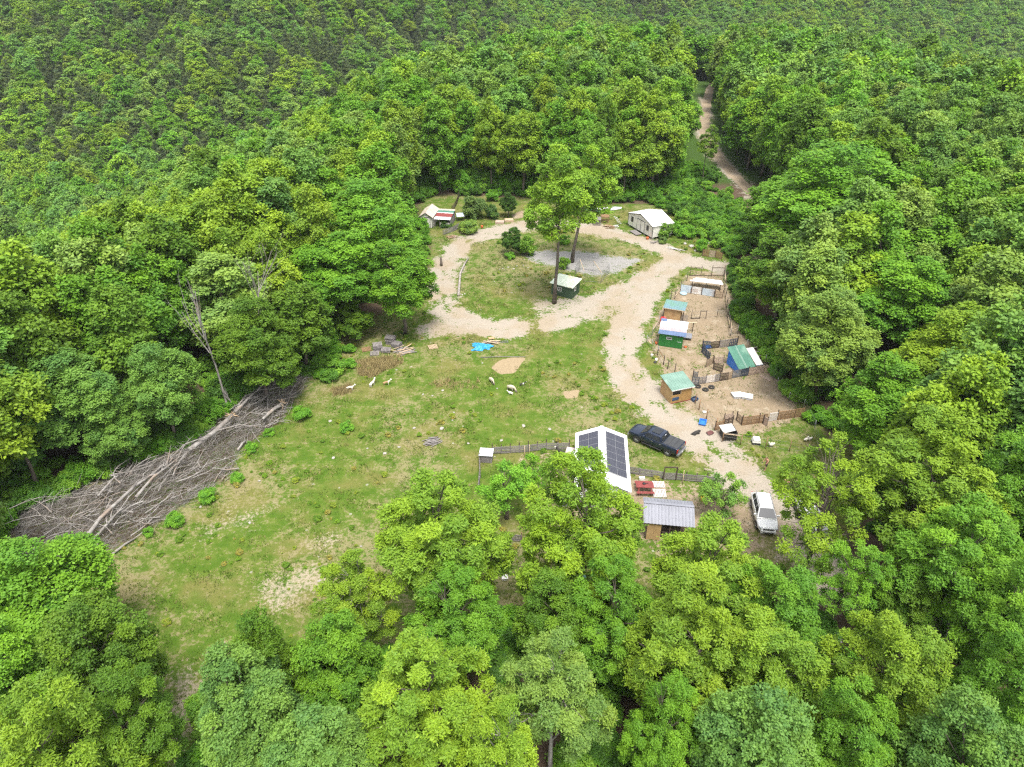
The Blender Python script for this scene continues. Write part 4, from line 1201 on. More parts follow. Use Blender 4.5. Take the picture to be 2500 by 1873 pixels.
# ---- house with solar roof
def solar_house():
    P0 = Vector((8.62, 50.6)); P1 = Vector((9.33, 59.1))       # near and far ends of the ridge on the ground
    d = (P1 - P0); L_ = d.length; rz = math.atan2(d.y, d.x) - math.pi / 2
    o = thing('solar_house', 'narrow white house with solar panels on both sides of a white gable roof', 'house', (P0.x, P0.y), rz)
    hw, h, hr = 2.35, 2.45, 0.95
    M = Merge()
    M.add([(-hw, 0.2, 0), (hw, 0.2, 0), (hw, 0.2, h), (0, 0.2, h + hr - 0.06), (-hw, 0.2, h), (-hw, L_ - .2, 0), (hw, L_ - .2, 0), (hw, L_ - .2, h), (0, L_ - .2, h + hr - .06), (-hw, L_ - .2, h)], [(0, 1, 2, 3, 4), (9, 8, 7, 6, 5), (1, 6, 7, 2), (5, 0, 4, 9)])
    M.build('wall', W_SIDING, o)
    wall_sheets(o, W_METAL, (hw + .03, 0.2), (hw + .03, L_ - .2), 0, h - 0.1, 9); wall_sheets(o, W_METAL, (-hw - .03, L_ - .2), (-hw - .03, 0.2), 0, h - 0.1, 9); wall_sheets(o, W_METAL, (-hw, 0.16), (hw, 0.16), 0, h - 0.1, 5)
    e = 0.22
    sl = hr / hw
    for s in (-1, 1):
        ribbed('roof', o, W_METAL, (s * (hw + e), -0.1, h - e * sl + 0.06), (s * (hw + e), L_ + 0.1, h - e * sl + 0.06), (0, L_ + 0.1, h + hr + 0.06), (0, -0.1, h + hr + 0.06), 9, 0.025)
        beam('gutter', o, W_METAL, (s * (hw + e + 0.06), -0.1, h - e * sl - 0.0), (s * (hw + e + 0.06), L_ + 0.1, h - e * sl), 0.12, 0.10)
        rows = 5 if s < 0 else 6
        ang = math.atan2(hr, hw)
        for k in range(rows):
            yc = L_ - 0.55 - 0.525 - k * 1.065
            xm = 1.36
            p = bpy.data.objects.new('solar_panel', None); link(p, o)
            p.location = (s * xm, yc, h + hr - xm * sl + 0.13); p.rotation_euler = (0, s * ang, 0)
            for q in (-1, 1): box('cell_field', p, SOLAR, (1.0, 1.01, 0.03), (q * 0.518, 0, 0.012))
            M = Merge()
            for q in (-1.04, 0, 1.04): M.box((q, 0, 0), (0.03, 1.06, 0.045))
            for q in (-0.52, 0.52): M.box((0, q, 0), (2.05, 0.03, 0.043))
            M.build('frame', STEEL, p)
    beam('ridge_cap', o, W_METAL, (0, -0.1, h + hr + 0.10), (0, L_ + 0.1, h + hr + 0.10), 0.36, 0.05)
    beam('fascia', o, W_METAL, (-hw - e, L_ + 0.13, h - e * sl), (0, L_ + 0.13, h + hr), 0.05, 0.14); beam('fascia', o, W_METAL, (hw + e, L_ + 0.13, h - e * sl), (0, L_ + 0.13, h + hr), 0.05, 0.14)
    box('door', o, DARK_TRIM, (0.95, 0.05, 1.95), (0.6, 0.12, 1.0)); window(o, 1.0, 0.8, (-1.2, 0.12, 1.5))
    t = bpy.data.objects.new('flue', None); link(t, o); t.location = (-hw - 0.55, 4.35, 0)
    tube('pipe', t, STEEL, [(0, 0, 0), (0, 0, 3.1)], 0.09, 10); tube('cap', t, W_METAL, [(0, 0, 3.05), (0, 0, 3.2), (0, 0, 3.25)], [0.22, 0.2, 0.02], 12)
    c = thing('storage_chest', 'light grey flat topped metal chest against the left side of the solar house', 'chest', (P0.x - hw - 1.15, P0.y + 1.6), rz)
    box('body', c, GREY_METAL, (1.1, 2.6, 0.8), (0, 0, 0.42)); slab('lid', c, GREY_LIGHT, [(-0.62, -1.4, 0.88), (0.6, -1.4, 0.88), (0.6, 1.4, 0.92), (-0.62, 1.4, 0.92)], 0.05)
solar_house()

# ---- grey roofed lean-to and yard furniture
def grey_leanto():
    a, b = Vector((12.15, 46.49)), Vector((16.37, 45.92))
    rz = math.atan2((b - a).y, (b - a).x); L_ = (b - a).length
    o = thing('grey_roof_shed', 'wooden shed with ribbed grey metal gable roof below the picnic table', 'shed', (a.x, a.y), rz)
    D1, D2, hr = 1.95, 3.1, 2.75
    ribbed('roof', o, GREY_METAL, (-0.3, -0.1, 2.15), (L_, -0.1, 2.15), (L_, D1, hr), (-0.3, D1, hr), 15, 0.035)
    ribbed('roof', o, GREY_METAL, (-0.3, D2, 2.35), (L_ , D2, 2.35), (L_, D1, hr), (-0.3, D1, hr), 15, 0.035)
    beam('ridge_cap', o, GREY_METAL, (-0.3, D1, hr + 0.04), (L_, D1, hr + 0.04), 0.25, 0.05)
    for x in (0.1, L_ * 0.5, L_ - 0.15):
        for y in (0.1, D2 - 0.2): box('post', o, DARK_WOOD, (0.12, 0.12, 2.1), (x, y, 1.05))
    boards_v(o, PLY, (0.1, 0.05), (1.35, 0.05), 0.05, 2.0, 2, 'wall_panel'); boards_v(o, DARK_WOOD, (0.1, D2 - .1), (L_ - .1, D2 - .1), 0.05, 2.1, 14)
    wall_boards(o, PALLET2, (L_ - .05, 0), (L_ - .05, D2 - .1), 0.05, 1.2, 6, name='wall_board')
    for k in range(4): box('shelf', o, DARK_WOOD, (1.6, 0.4, 0.04), (2.3, 0.5, 0.4 + 0.4 * k))
grey_leanto()

def picnic_table(loc, rz):
    o = thing('picnic_table', 'faded red picnic table with benches beside the slatted fence', 'picnic table', loc, rz)
    for k in range(4): box('top_plank', o, RED, (1.75, 0.19, 0.045), (0, -0.30 + 0.2 * k, 0.76))
    for s in (-1, 1):
        for k in range(2): box('bench_plank', o, RED, (1.75, 0.14, 0.045), (0, s * 0.78 + (k - .5) * 0.15, 0.45))
        for q in (-1, 1): beam('leg', o, RED, (s * 0.6, q * 0.7, 0), (s * 0.6, q * 0.25, 0.74), 0.09, 0.045)
        box('crossbar', o, RED, (0.05, 1.75, 0.09), (s * 0.66, 0, 0.42))
    return o
picnic_table((13.15, 53.12), -0.03)
_o = thing('cooking_pan', 'small dark pan standing on the red picnic table', 'pan', (*(13.09, 53.25), float(zt(*(13.15, 53.12))) + 0.79))
tube('bowl', _o, BLACK, [(0, 0, 0), (0, 0, 0.06), (0, 0, 0.07)], [0.13, 0.17, 0.02], 10); beam('handle', _o, BLACK, (0.15, 0, 0.05), (0.42, 0.05, 0.06), 0.035)
def deck(name, label, loc, rz, w, d, n, m, cat='pallet', h=0.14, z=0.0, group=None):
    o = thing(name, label, cat, loc, rz, group)
    o.location.z += z
    for k in range(n): box('slat', o, m, (w / n * 0.66, d, 0.022), (-w / 2 + w * (k + .5) / n, 0, h - 0.01))
    for y in (-d / 2 + 0.05, 0, d / 2 - 0.05): box('stringer', o, m, (w, 0.05, h - 0.03), (0, y, (h - 0.03) / 2))
    return o
WHITE_WOOD = wood('white_painted_wood', (0.66, 0.62, 0.58), (0.58, 0.54, 0.50), (0.45, 0.40, 0.36))
deck('white_pallet', 'white painted slatted pallet on the ground beside the red picnic table', (14.59, 52.65), -0.05, 1.3, 1.15, 9, WHITE_WOOD)
deck('white_pallet', 'white painted slatted pallet touching the upper end of the other, by the table', (14.69, 53.95), -0.05, 1.25, 0.9, 9, WHITE_WOOD)
_o = thing('cooler_box', 'white box behind the red picnic table', 'box', (13.17, 54.76)); box('body', _o, WHITE_PL, (0.55, 0.3, 0.28), (0, 0, 0.15)); box('lid', _o, WHITE_PL, (0.58, 0.33, 0.05), (0, 0, 0.31))
_o = thing('flower_pot', 'terracotta pot with a leafy green plant by the fence end', 'plant pot', (19.64, 53.46))
tube('pot', _o, TERRACOTTA, [(0, 0, 0), (0, 0, 0.42), (0, 0, 0.5), (0, 0, 0.44)], [0.22, 0.33, 0.35, 0.3], 14)
_c = link(bpy.data.objects.new('foliage', PROTO['bush'][0][0]), _o); _c.location = (0, 0, 0.4); _c.scale = (0.28, 0.28, 0.3); _c['tint'] = [0.06, 0.15, 0.02]
_o = thing('yellow_bucket', 'yellow plastic bucket under the small ornamental tree', 'bucket', (18.69, 51.72)); tube('body', _o, YELLOW, [(0, 0, 0), (0, 0, 0.45), (0, 0, 0.40)], [0.2, 0.26, 0.2], 14)
_o = thing('wood_panel', 'pale wooden panel standing on edge beside the yellow bucket', 'panel', (18.93, 51.45), 1.2); box('board', _o, LUMBER, (0.7, 0.05, 0.9), (0, 0, 0.45), rx=0.2); box('rail', _o, LUMBER, (0.7, 0.04, 0.08), (0, -0.12, 0.7), rx=0.2)
_o = thing('lumber_stack', 'low stack of brown boards at the right end of the grey roofed shed', 'lumber', (17.56, 47.41), -0.1)
for i in range(4):
    for k in range(4): box('board', _o, PALLET2, (1.6 - 0.1 * i, 0.18, 0.05), (random.uniform(-.1, .1), -0.42 + 0.22 * k, 0.04 + i * 0.07), rz=random.uniform(-.04, .04))
_o = thing('teal_hut', 'little hut with teal green roof, glimpsed under the house tree', 'hut', (5.12, 41.58), 0.05)
boards_v(_o, GREEN_WALL, (-0.9, -0.8), (0.9, -0.8), 0, 1.2, 4); boards_v(_o, GREEN_WALL, (0.9, -0.8), (0.9, 0.8), 0, 1.2, 4); boards_v(_o, GREEN_WALL, (0.9, 0.8), (-0.9, 0.8), 0, 1.2, 4); boards_v(_o, GREEN_WALL, (-0.9, 0.8), (-0.9, -0.8), 0, 1.2, 4)
ribbed('roof', _o, TEAL_METAL, (-1.1, -1.0, 1.2), (1.1, -1.0, 1.2), (1.1, 1.1, 1.6), (-1.1, 1.1, 1.6), 6, 0.02)
_o = thing('white_bin', 'square white tub with a dark hole on the grass behind the trees', 'tub', (-0.62, 41.86), 0.1); box('body', _o, WHITE_PL, (0.5, 0.45, 0.25), (0, 0, 0.13)); box('lid', _o, WHITE_PL, (0.54, 0.49, 0.04), (0, 0, 0.27)); box('hole', _o, BLACK, (0.1, 0.1, 0.02), (0.03, 0, 0.285))  # black tile in the lid stands for the shade inside a hole
deck('plastic_pallet', 'white slatted pallet leaning in the shade below the house trees', (9.50, 34.63), 0.35, 1.2, 1.0, 8, WHITE_WOOD)
deck('plastic_pallet', 'second white slatted pallet, just above the leaning one in the shade', (10.07, 36.24), 0.1, 1.3, 0.9, 8, WHITE_WOOD)
_o = thing('pale_board', 'pale grey board lying on brown leaf litter right of the yellow-green trees', 'board', (25.49, 36.06), -0.45); box('board', _o, CONCRETE, (1.5, 0.75, 0.05), (0, 0, 0.05)); box('batten', _o, CONCRETE, (0.08, 0.75, 0.04), (0.4, 0, 0.095))

# ------------------------------------------------------------------ the animal pens
def pen_shed_ply():
    a, b = Vector((21.35, 88.88)), Vector((23.81, 87.99))
    rz = math.atan2((b - a).y, (b - a).x); L_ = (b - a).length
    o = thing('plywood_pen_shed', 'plywood pen shed with blue-green ribbed roof, behind the bright green one', 'shed', (a.x, a.y), rz)
    D = 1.9
    boards_v(o, PLY, (0, 0), (L_ * .9, 0), 0, 1.9, 2, 'wall_panel'); boards_v(o, PLY2, (0, D), (0, 0), 0, 1.95, 2, 'wall_panel'); boards_v(o, PLY2, (L_ * .9, D), (0, D), 0, 2.0, 2, 'wall_panel')
    ribbed('roof', o, BLUEGREEN, (-0.15, -0.2, 1.98), (L_ + 0.25, -0.2, 1.98), (L_ + 0.3, D + 0.2, 2.2), (-0.1, D + 0.2, 2.2), 9, 0.03)
    beam('fascia', o, LUMBER, (-0.15, -0.22, 1.93), (L_ + 0.25, -0.22, 1.93), 0.04, 0.1)
    for x in (0.02, L_ + 0.1): box('post', o, DARK_WOOD, (0.1, 0.1, 1.95), (x, -0.04, 0.95))
    for k in range(6): box('slat', o, GREY_WOOD, (0.07, 0.03, 1.1), (L_ * .95 + 0.1 + k * 0.14, 0.35, 0.55), rz=0.1)
pen_shed_ply()

def pen_shed_green():
    A, B = (19.49, 81.73), (22.40, 80.88)
    rz, L_ = frame_of(A, B); D, h0, h1 = 2.9, 1.95, 2.35
    o = thing('bright_green_shed', 'bright green pen shed with white, mauve and blue striped roof', 'shed', A, rz)
    wall_sheets(o, BRIGHT_GREEN, (0, 0), (L_, 0), 0, h0, 4); wall_sheets(o, BRIGHT_GREEN, (L_, 0), (L_, D), 0, h0, 3); wall_sheets(o, BRIGHT_GREEN, (L_, D), (0, D), 0, h1, 3); wall_sheets(o, BRIGHT_GREEN, (0, D), (0, 0), 0, h0, 3)
    t = 0
    for m_, s in ((BLUE_METAL, 0.27), (PINK_METAL, 0.23), (W_METAL, 0.5)):
        ya, yb = -0.3 + (D + 0.6) * t, -0.3 + (D + 0.6) * (t + s) - 0.015
        za, zb = h0 + 0.06 + (h1 - h0) * t, h0 + 0.06 + (h1 - h0) * (t + s)
        ribbed('roof_sheet', o, m_, (-0.2, ya, za), (L_ + 0.35, ya, za), (L_ + 0.35, yb, zb), (-0.2, yb, zb), 10, 0.02); t += s
    slab('roof_patch', o, BLUE_METAL, [(-0.2, D - 0.3, h1 + 0.06), (0.6, D - 0.3, h1 + 0.06), (0.6, D + 0.3, h1 + 0.14), (-0.2, D + 0.3, h1 + 0.14)], 0.02)
    window(o, 0.72, 0.36, (L_ * 0.42, -0.04, 1.35), grid=(3, 1), fm=GREY_LIGHT)
    box('door', o, BRIGHT_GREEN, (0.8, 0.04, 1.65), (L_ - 0.45, -0.04, 0.86)); box('door_rail', o, GREY_LIGHT, (0.55, 0.03, 0.04), (L_ - 0.4, -0.075, 1.0))
    box('gap_shade', o, BLACK, (0.55, 0.03, 0.1), (L_ - 0.45, -0.05, 1.76))  # black strip on the wall, painted shade of a gap over the door
    d = thing('plank_porch', 'grey planked porch box on the right of the bright green shed', 'porch', (23.76, 83.67), rz)
    for k in range(5): box('plank', d, GREY_METAL, (1.1, 0.26, 0.05), (0, -0.56 + 0.28 * k, 0.42))
    for x in (-0.45, 0.45):
        for y in (-0.5, 0.5): box('leg', d, DARK_WOOD, (0.08, 0.08, 0.4), (x, y, 0.2))
    p = thing('loose_plank', 'pale plank sticking out from the bright green shed roof onto a post', 'plank', (24.39, 85.10))
    box('plank', p, LUMBER, (1.6, 0.22, 0.05), (0, 0.35, 1.45), rz=-0.05); box('post', p, DARK_WOOD, (0.1, 0.1, 1.42), (0.4, 0.35, 0.71))
    c = thing('red_barrel', 'red plastic barrel behind the bright green shed', 'barrel', (21.14, 87.66), 0.3)
    tube('body', c, RED2, [(0, 0, 0), (0, 0, 0.1), (0, 0, 0.5), (0, 0, 0.9), (0, 0, 1.0), (0, 0, 1.0)], [0.36, 0.42, 0.46, 0.42, 0.36, 0.05], 14); tube('bung', c, WHITE_PL, [(0.2, 0, 1.0), (0.2, 0, 1.05)], 0.06, 8)
pen_shed_green()

def shelter_teal():
    Bk, rz, D = (27.48, 77.21), 0.30, 2.6
    o = thing('teal_lean_to', 'steep teal green metal lean-to with a blue tarp side', 'shelter', Bk, rz)
    Wd = 2.25
    hb, hf = 2.1, 0.95
    ribbed('roof', o, TEAL_METAL, (-0.15, -D - 0.2, hf - 0.1), (Wd, -D - 0.2, hf - 0.1), (Wd, 0.35, hb + 0.2), (-0.15, 0.35, hb + 0.2), 8, 0.03)
    slab('light_strip', o, SAGE_METAL, [(0.85, -D - 0.21, hf - 0.065), (1.1, -D - 0.21, hf - 0.065), (1.1, 0.36, hb + 0.235), (0.85, 0.36, hb + 0.235)], 0.012)
    M = Merge(); M.add([(0, 0.1, 0), (0, 0.1, hb - 0.02), (0, -D, hf - 0.02), (0, -D, 0), (0.03, 0.1, 0), (0.03, 0.1, hb - 0.02), (0.03, -D, hf - 0.02), (0.03, -D, 0)], [(0, 3, 2, 1), (4, 5, 6, 7), (0, 1, 5, 4), (1, 2, 6, 5), (2, 3, 7, 6)])
    M.build('tarp_side', BLUE, o)
    for x in (0.06, Wd - 0.1):
        box('post', o, DARK_WOOD, (0.09, 0.09, hb), (x, 0.05, hb / 2)); box('post', o, DARK_WOOD, (0.09, 0.09, hf), (x, -D + 0.1, hf / 2))
    w = thing('white_sheet_roof', 'white roof sheet on poles right of the teal lean-to', 'canopy', (o.location.x + math.cos(rz) * (Wd + 0.15), o.location.y + math.sin(rz) * (Wd + 0.15)), rz)
    slab('sheet', w, W_OLD, [(0, -D - 0.1, hf - 0.05), (1.0, -D - 0.1, hf - 0.1), (1.05, -0.05, hb - 0.25), (0.05, 0.0, hb - 0.2)], 0.03)
    beam('edge', w, BLUE_METAL, (0, -D - 0.12, hf - 0.06), (1.0, -D - 0.12, hf - 0.11), 0.04, 0.08)
    for k in range(3): beam('pole', w, GREY_WOOD, (0.6, -0.1 - k * 0.55, hb - 0.3 - 0.35 * k), (1.75, 0.0 - k * 0.5, hb - 0.32 - 0.35 * k), 0.05)
    for y in (-D, 0.0): box('post', w, GREY_WOOD, (0.07, 0.07, hf if y < -0.1 else hb - 0.25), (0.95, y, (hf if y < -0.1 else hb - 0.25) / 2 - 0.06))
shelter_teal()

def ply_hut():
    A, B = (18.60, 68.20), (21.11, 69.03)
    rz, L_ = frame_of(A, B); D, h0, h1 = 2.55, 1.95, 2.3
    o = thing('plywood_hut', 'plywood hut with sage green ribbed roof and a dark opening beside the drive', 'hut', A, rz)
    wall_sheets(o, PLY, (0, D), (0, 0), 0, h0, 2)
    wall_sheets(o, PLY2, (0, 0), (L_, 0), 0, 1.15, 2); box('wall_panel', o, PLY2, (L_ * 0.5, 0.04, 0.5), (L_ * 0.72, 0, 1.42)); box('lintel', o, LUMBER, (L_, 0.08, 0.1), (L_ / 2, 0, h0 - 0.05))
    wall_sheets(o, PLY, (L_, 0), (L_, D), 0, h0, 2); wall_sheets(o, PLY, (L_, D), (0, D), 0, h1, 2)
    box('opening', o, BLACK, (L_ * 0.38, 0.03, 0.6), (L_ * 0.22, 0.08, 1.5))  # black sheet set behind the opening as its inner shade
    for x in (0.03, L_ * 0.44, L_ - 0.03): box('stud', o, LUMBER, (0.07, 0.07, 0.75), (x, -0.02, 1.55))
    box('patch', o, NAVY, (0.85, 0.03, 0.42), (0.55, -0.04, 0.62)); beam('sill', o, RED, (0.05, -0.03, 0.06), (L_ - 0.05, -0.03, 0.06), 0.05, 0.08)
    ribbed('roof', o, SAGE_METAL, (-0.2, -0.2, h0 + 0.05), (L_ + 0.2, -0.2, h0 + 0.05), (L_ + 0.2, D + 0.2, h1 + 0.07), (-0.2, D + 0.2, h1 + 0.07), 10, 0.035)
    beam('fascia', o, W_OLD, (-0.2, -0.22, h0 + 0.0), (L_ + 0.2, -0.22, h0 + 0.0), 0.04, 0.1)
    b = thing('blue_basket', 'navy blue plastic crate tipped against a post beside the plywood hut', 'crate', (21.54, 68.87), 0.5)
    box('base', b, NAVY, (0.7, 0.5, 0.04), (0, 0, 0.06), rx=0.3); box('side', b, NAVY, (0.7, 0.04, 0.35), (0, -0.25, 0.2), rx=0.3); box('side', b, NAVY, (0.7, 0.04, 0.35), (0, 0.22, 0.34), rx=0.3); box('side', b, NAVY, (0.04, 0.5, 0.35), (-0.34, 0, 0.25), rx=0.3); box('side', b, NAVY, (0.04, 0.5, 0.35), (0.34, 0, 0.25), rx=0.3)
ply_hut()

def black_hut():
    A, B = (23.07, 61.18), (24.45, 61.29)
    rz, L_ = frame_of(A, B); D = 1.35
    o = thing('black_kennel', 'low black kennel with a tilted pale grey lid among the pallet fences', 'kennel', A, rz)
    box('side_panel', o, BLACK, (L_, 0.05, 0.95), (L_ / 2, 0, 0.48)); box('side_panel', o, BLACK, (0.05, D, 0.95), (0, D / 2, 0.48)); box('side_panel', o, BLACK, (0.05, D, 1.05), (L_, D / 2, 0.53)); box('side_panel', o, BLACK, (L_, 0.05, 1.0), (L_ / 2, D, 0.5))
    slab('lid', o, mat('pale_lid', (0.50, 0.48, 0.45), (0.43, 0.41, 0.38), 0.7, scale=3), [(-0.1, 0.05, 1.0), (L_ * 0.95, 0.35, 1.1), (L_ * 0.9, D + 0.2, 1.16), (-0.2, D + 0.15, 1.02)], 0.05)
    for x in (0.02, L_ - 0.02): box('corner_post', o, DARK_WOOD, (0.09, 0.09, 1.05), (x, -0.02, 0.52))
black_hut()

def pallet_run(name, label, panels, cat='fence', post_m=None, group=None, h=1.08):
    """a run of stood-up pallets: panels = (p0, p1, material, slats, upright)"""
    p = panels[0][0]
    o = thing(name, label, cat, p, 0, group); x0, y0 = p
    for p0, p1, m, n, up in panels:
        rz, L_ = frame_of(p0, p1); cx, cyy = (p0[0] + p1[0]) / 2 - x0, (p0[1] + p1[1]) / 2 - y0
        nx, ny = -math.sin(rz), math.cos(rz); hh = h * random.uniform(0.95, 1.04); tl = random.uniform(-0.05, 0.05)
        for k in range(n):
            if up:
                q = (k + .5) / n - .5
                box('slat', o, m, (L_ / n * 0.66, 0.022, hh), (cx + math.cos(rz) * L_ * q, cyy + math.sin(rz) * L_ * q, hh / 2 + 0.03), rz, rx=tl)
            else:
                box('slat', o, m, (L_ * 0.985, 0.022, hh / n * 0.68), (cx, cyy, 0.05 + hh * (k + .5) / n), rz, rx=tl)
        for q in (-0.48, 0, 0.48):
            if up: box('stringer', o, m, (L_ * 0.98, 0.06, 0.07), (cx + nx * 0.05, cyy + ny * 0.05, 0.06 + hh * (q + .5) * 0.93), rz)
            else: box('stringer', o, m, (0.06, 0.08, hh), (cx + math.cos(rz) * L_ * q * 0.96 + nx * 0.06, cyy + math.sin(rz) * L_ * q * 0.96 + ny * 0.06, hh / 2 + 0.03), rz)
    for p0, p1, m, n, up in panels[::2]:
        box('post', o, post_m or DARK_WOOD, (0.09, 0.09, h + 0.25), (p0[0] - x0, p0[1] - y0 + 0.1, (h + .2) / 2))
    p1 = panels[-1][1]; box('post', o, post_m or DARK_WOOD, (0.09, 0.09, h + 0.25), (p1[0] - x0, p1[1] - y0 + 0.1, (h + .2) / 2))
    return o
NAVY_W = wood('navy_stained_wood', (0.075, 0.095, 0.135), (0.05, 0.06, 0.085), (0.03, 0.035, 0.045))
PINK_W = wood('pinkish_pallet_wood', (0.46, 0.35, 0.28), (0.37, 0.28, 0.225), (0.24, 0.17, 0.13))
SLATE_W = wood('slate_grey_wood', (0.20, 0.205, 0.22), (0.14, 0.145, 0.155), (0.09, 0.09, 0.095))
pallet_run('pallet_fence', 'patchwork pallet fence between the plywood hut and the teal lean-to', [
    ((21.91, 72.22), (22.76, 72.35), SLATE_W, 5, False), ((22.78, 72.35), (23.71, 72.58), GREY_WOOD, 5, False), ((23.74, 72.62), (24.85, 72.89), WHITE_WOOD, 5, False), ((24.87, 72.89), (25.47, 73.07), GREY_WOOD, 4, False),
    ((25.49, 73.07), (26.65, 73.38), DARK_WOOD, 8, True), ((26.68, 73.40), (27.17, 73.71), PALLET, 3, True), ((27.19, 73.71), (28.35, 74.09), SLATE_W, 5, False), ((28.37, 74.09), (29.35, 74.31), NAVY_W, 6, False),
    ((29.39, 74.35), (30.41, 74.65), PINK_W, 7, False), ((30.43, 74.65), (31.50, 74.99), PINK_W, 7, False)])
pallet_run('pallet_fence', 'brown pallet fence across the lower pen with its slats upright', [
    ((25.78, 63.95), (26.76, 64.14), PALLET2, 7, True), ((26.78, 64.14), (27.78, 64.35), PALLET2, 7, True), ((27.80, 64.35), (28.78, 64.60), PALLET2, 7, True), ((29.04, 64.75), (30.05, 64.98), WHITE_WOOD, 7, True),
    ((30.07, 64.98), (31.09, 65.19), PALLET2, 7, True), ((31.10, 65.19), (32.15, 65.45), PALLET2, 7, True), ((32.17, 65.45), (33.30, 65.69), PALLET2, 7, True)], h=1.15)
pallet_run('pallet_gate', 'pallet gate standing open at the near end of the brown pallet fence', [((25.43, 64.83), (25.82, 63.98), PALLET, 6, True)], 'gate')
pallet_run('pallet_gate', 'pallet gate standing open halfway along the brown pallet fence', [((28.27, 64.21), (28.57, 63.80), PINK_W, 6, True)], 'gate')
pallet_run('pallet_fence', 'short pallet fence behind the black kennel', [((22.54, 62.96), (23.63, 63.53), PALLET2, 5, False), ((23.66, 63.56), (24.77, 64.06), DARK_WOOD, 5, False)])
pallet_run('pallet_fence', 'pallet leaning beyond the short fence at the black kennel', [((23.96, 64.60), (24.96, 64.98), PINK_W, 5, False)], h=0.95)
pallet_run('pallet_fence', 'navy blue pallet fence on the left of the pen with the teal lean-to', [((24.86, 79.98), (25.09, 79.05), NAVY_W, 6, False), ((25.11, 79.03), (25.37, 77.94), NAVY_W, 6, False)], h=1.1)
pallet_run('pallet_fence', 'brown and navy pallet fence at the top of the pen with the teal lean-to', [((25.16, 81.03), (26.15, 80.86), NAVY_W, 6, True), ((26.17, 80.86), (27.40, 81.13), DARK_WOOD, 8, True), ((27.42, 81.13), (28.72, 81.45), GREY_WOOD, 8, True), ((28.73, 81.41), (30.02, 81.84), NAVY_W, 5, True)], h=1.1)
pallet_run('pallet_gate', 'tan pallet gate half open between the two fenced pens', [((24.62, 76.27), (25.60, 77.15), PALLET, 6, False)], 'gate')
pallet_run('pallet_fence', 'tan pallet fence right of the half open pallet gate', [((25.72, 77.11), (27.00, 77.25), PINK_W, 5, False)], h=0.95)
pallet_run('pallet_fence', 'dark pallets running down to the patchwork fence from the half open gate', [((25.40, 75.79), (25.87, 75.44), DARK_WOOD, 6, True), ((25.89, 75.44), (26.36, 75.06), DARK_WOOD, 6, True)], h=1.0)
pallet_run('pallet_fence', 'dark pallet standing behind the plywood hut end of the patchwork fence', [((22.49, 74.05), (22.93, 73.71), SLATE_W, 5, True)], h=0.8)
# blue plastic drum sections inside the navy fence
_o = thing('blue_trough', 'cut blue plastic trough inside the navy fence corner', 'trough', (25.81, 81.03), 0.3)
for k in range(7):
    a0, a1 = math.pi * k / 7, math.pi * (k + 1) / 7
M = Merge(); M.add(*[[(x, 0.3 * math.cos(math.pi * k / 7), 0.32 - 0.3 * math.sin(math.pi * k / 7)) for x in (-0.6, 0.6) for k in range(8)], [(k, k + 1, k + 9, k + 8) for k in range(7)] + [tuple(range(8))[::-1], tuple(range(8, 16))]])
M.build('shell', BLUE, _o)
for x in (-0.4, 0.4): box('foot', _o, DARK_WOOD, (0.08, 0.5, 0.06), (x, 0, 0.03))

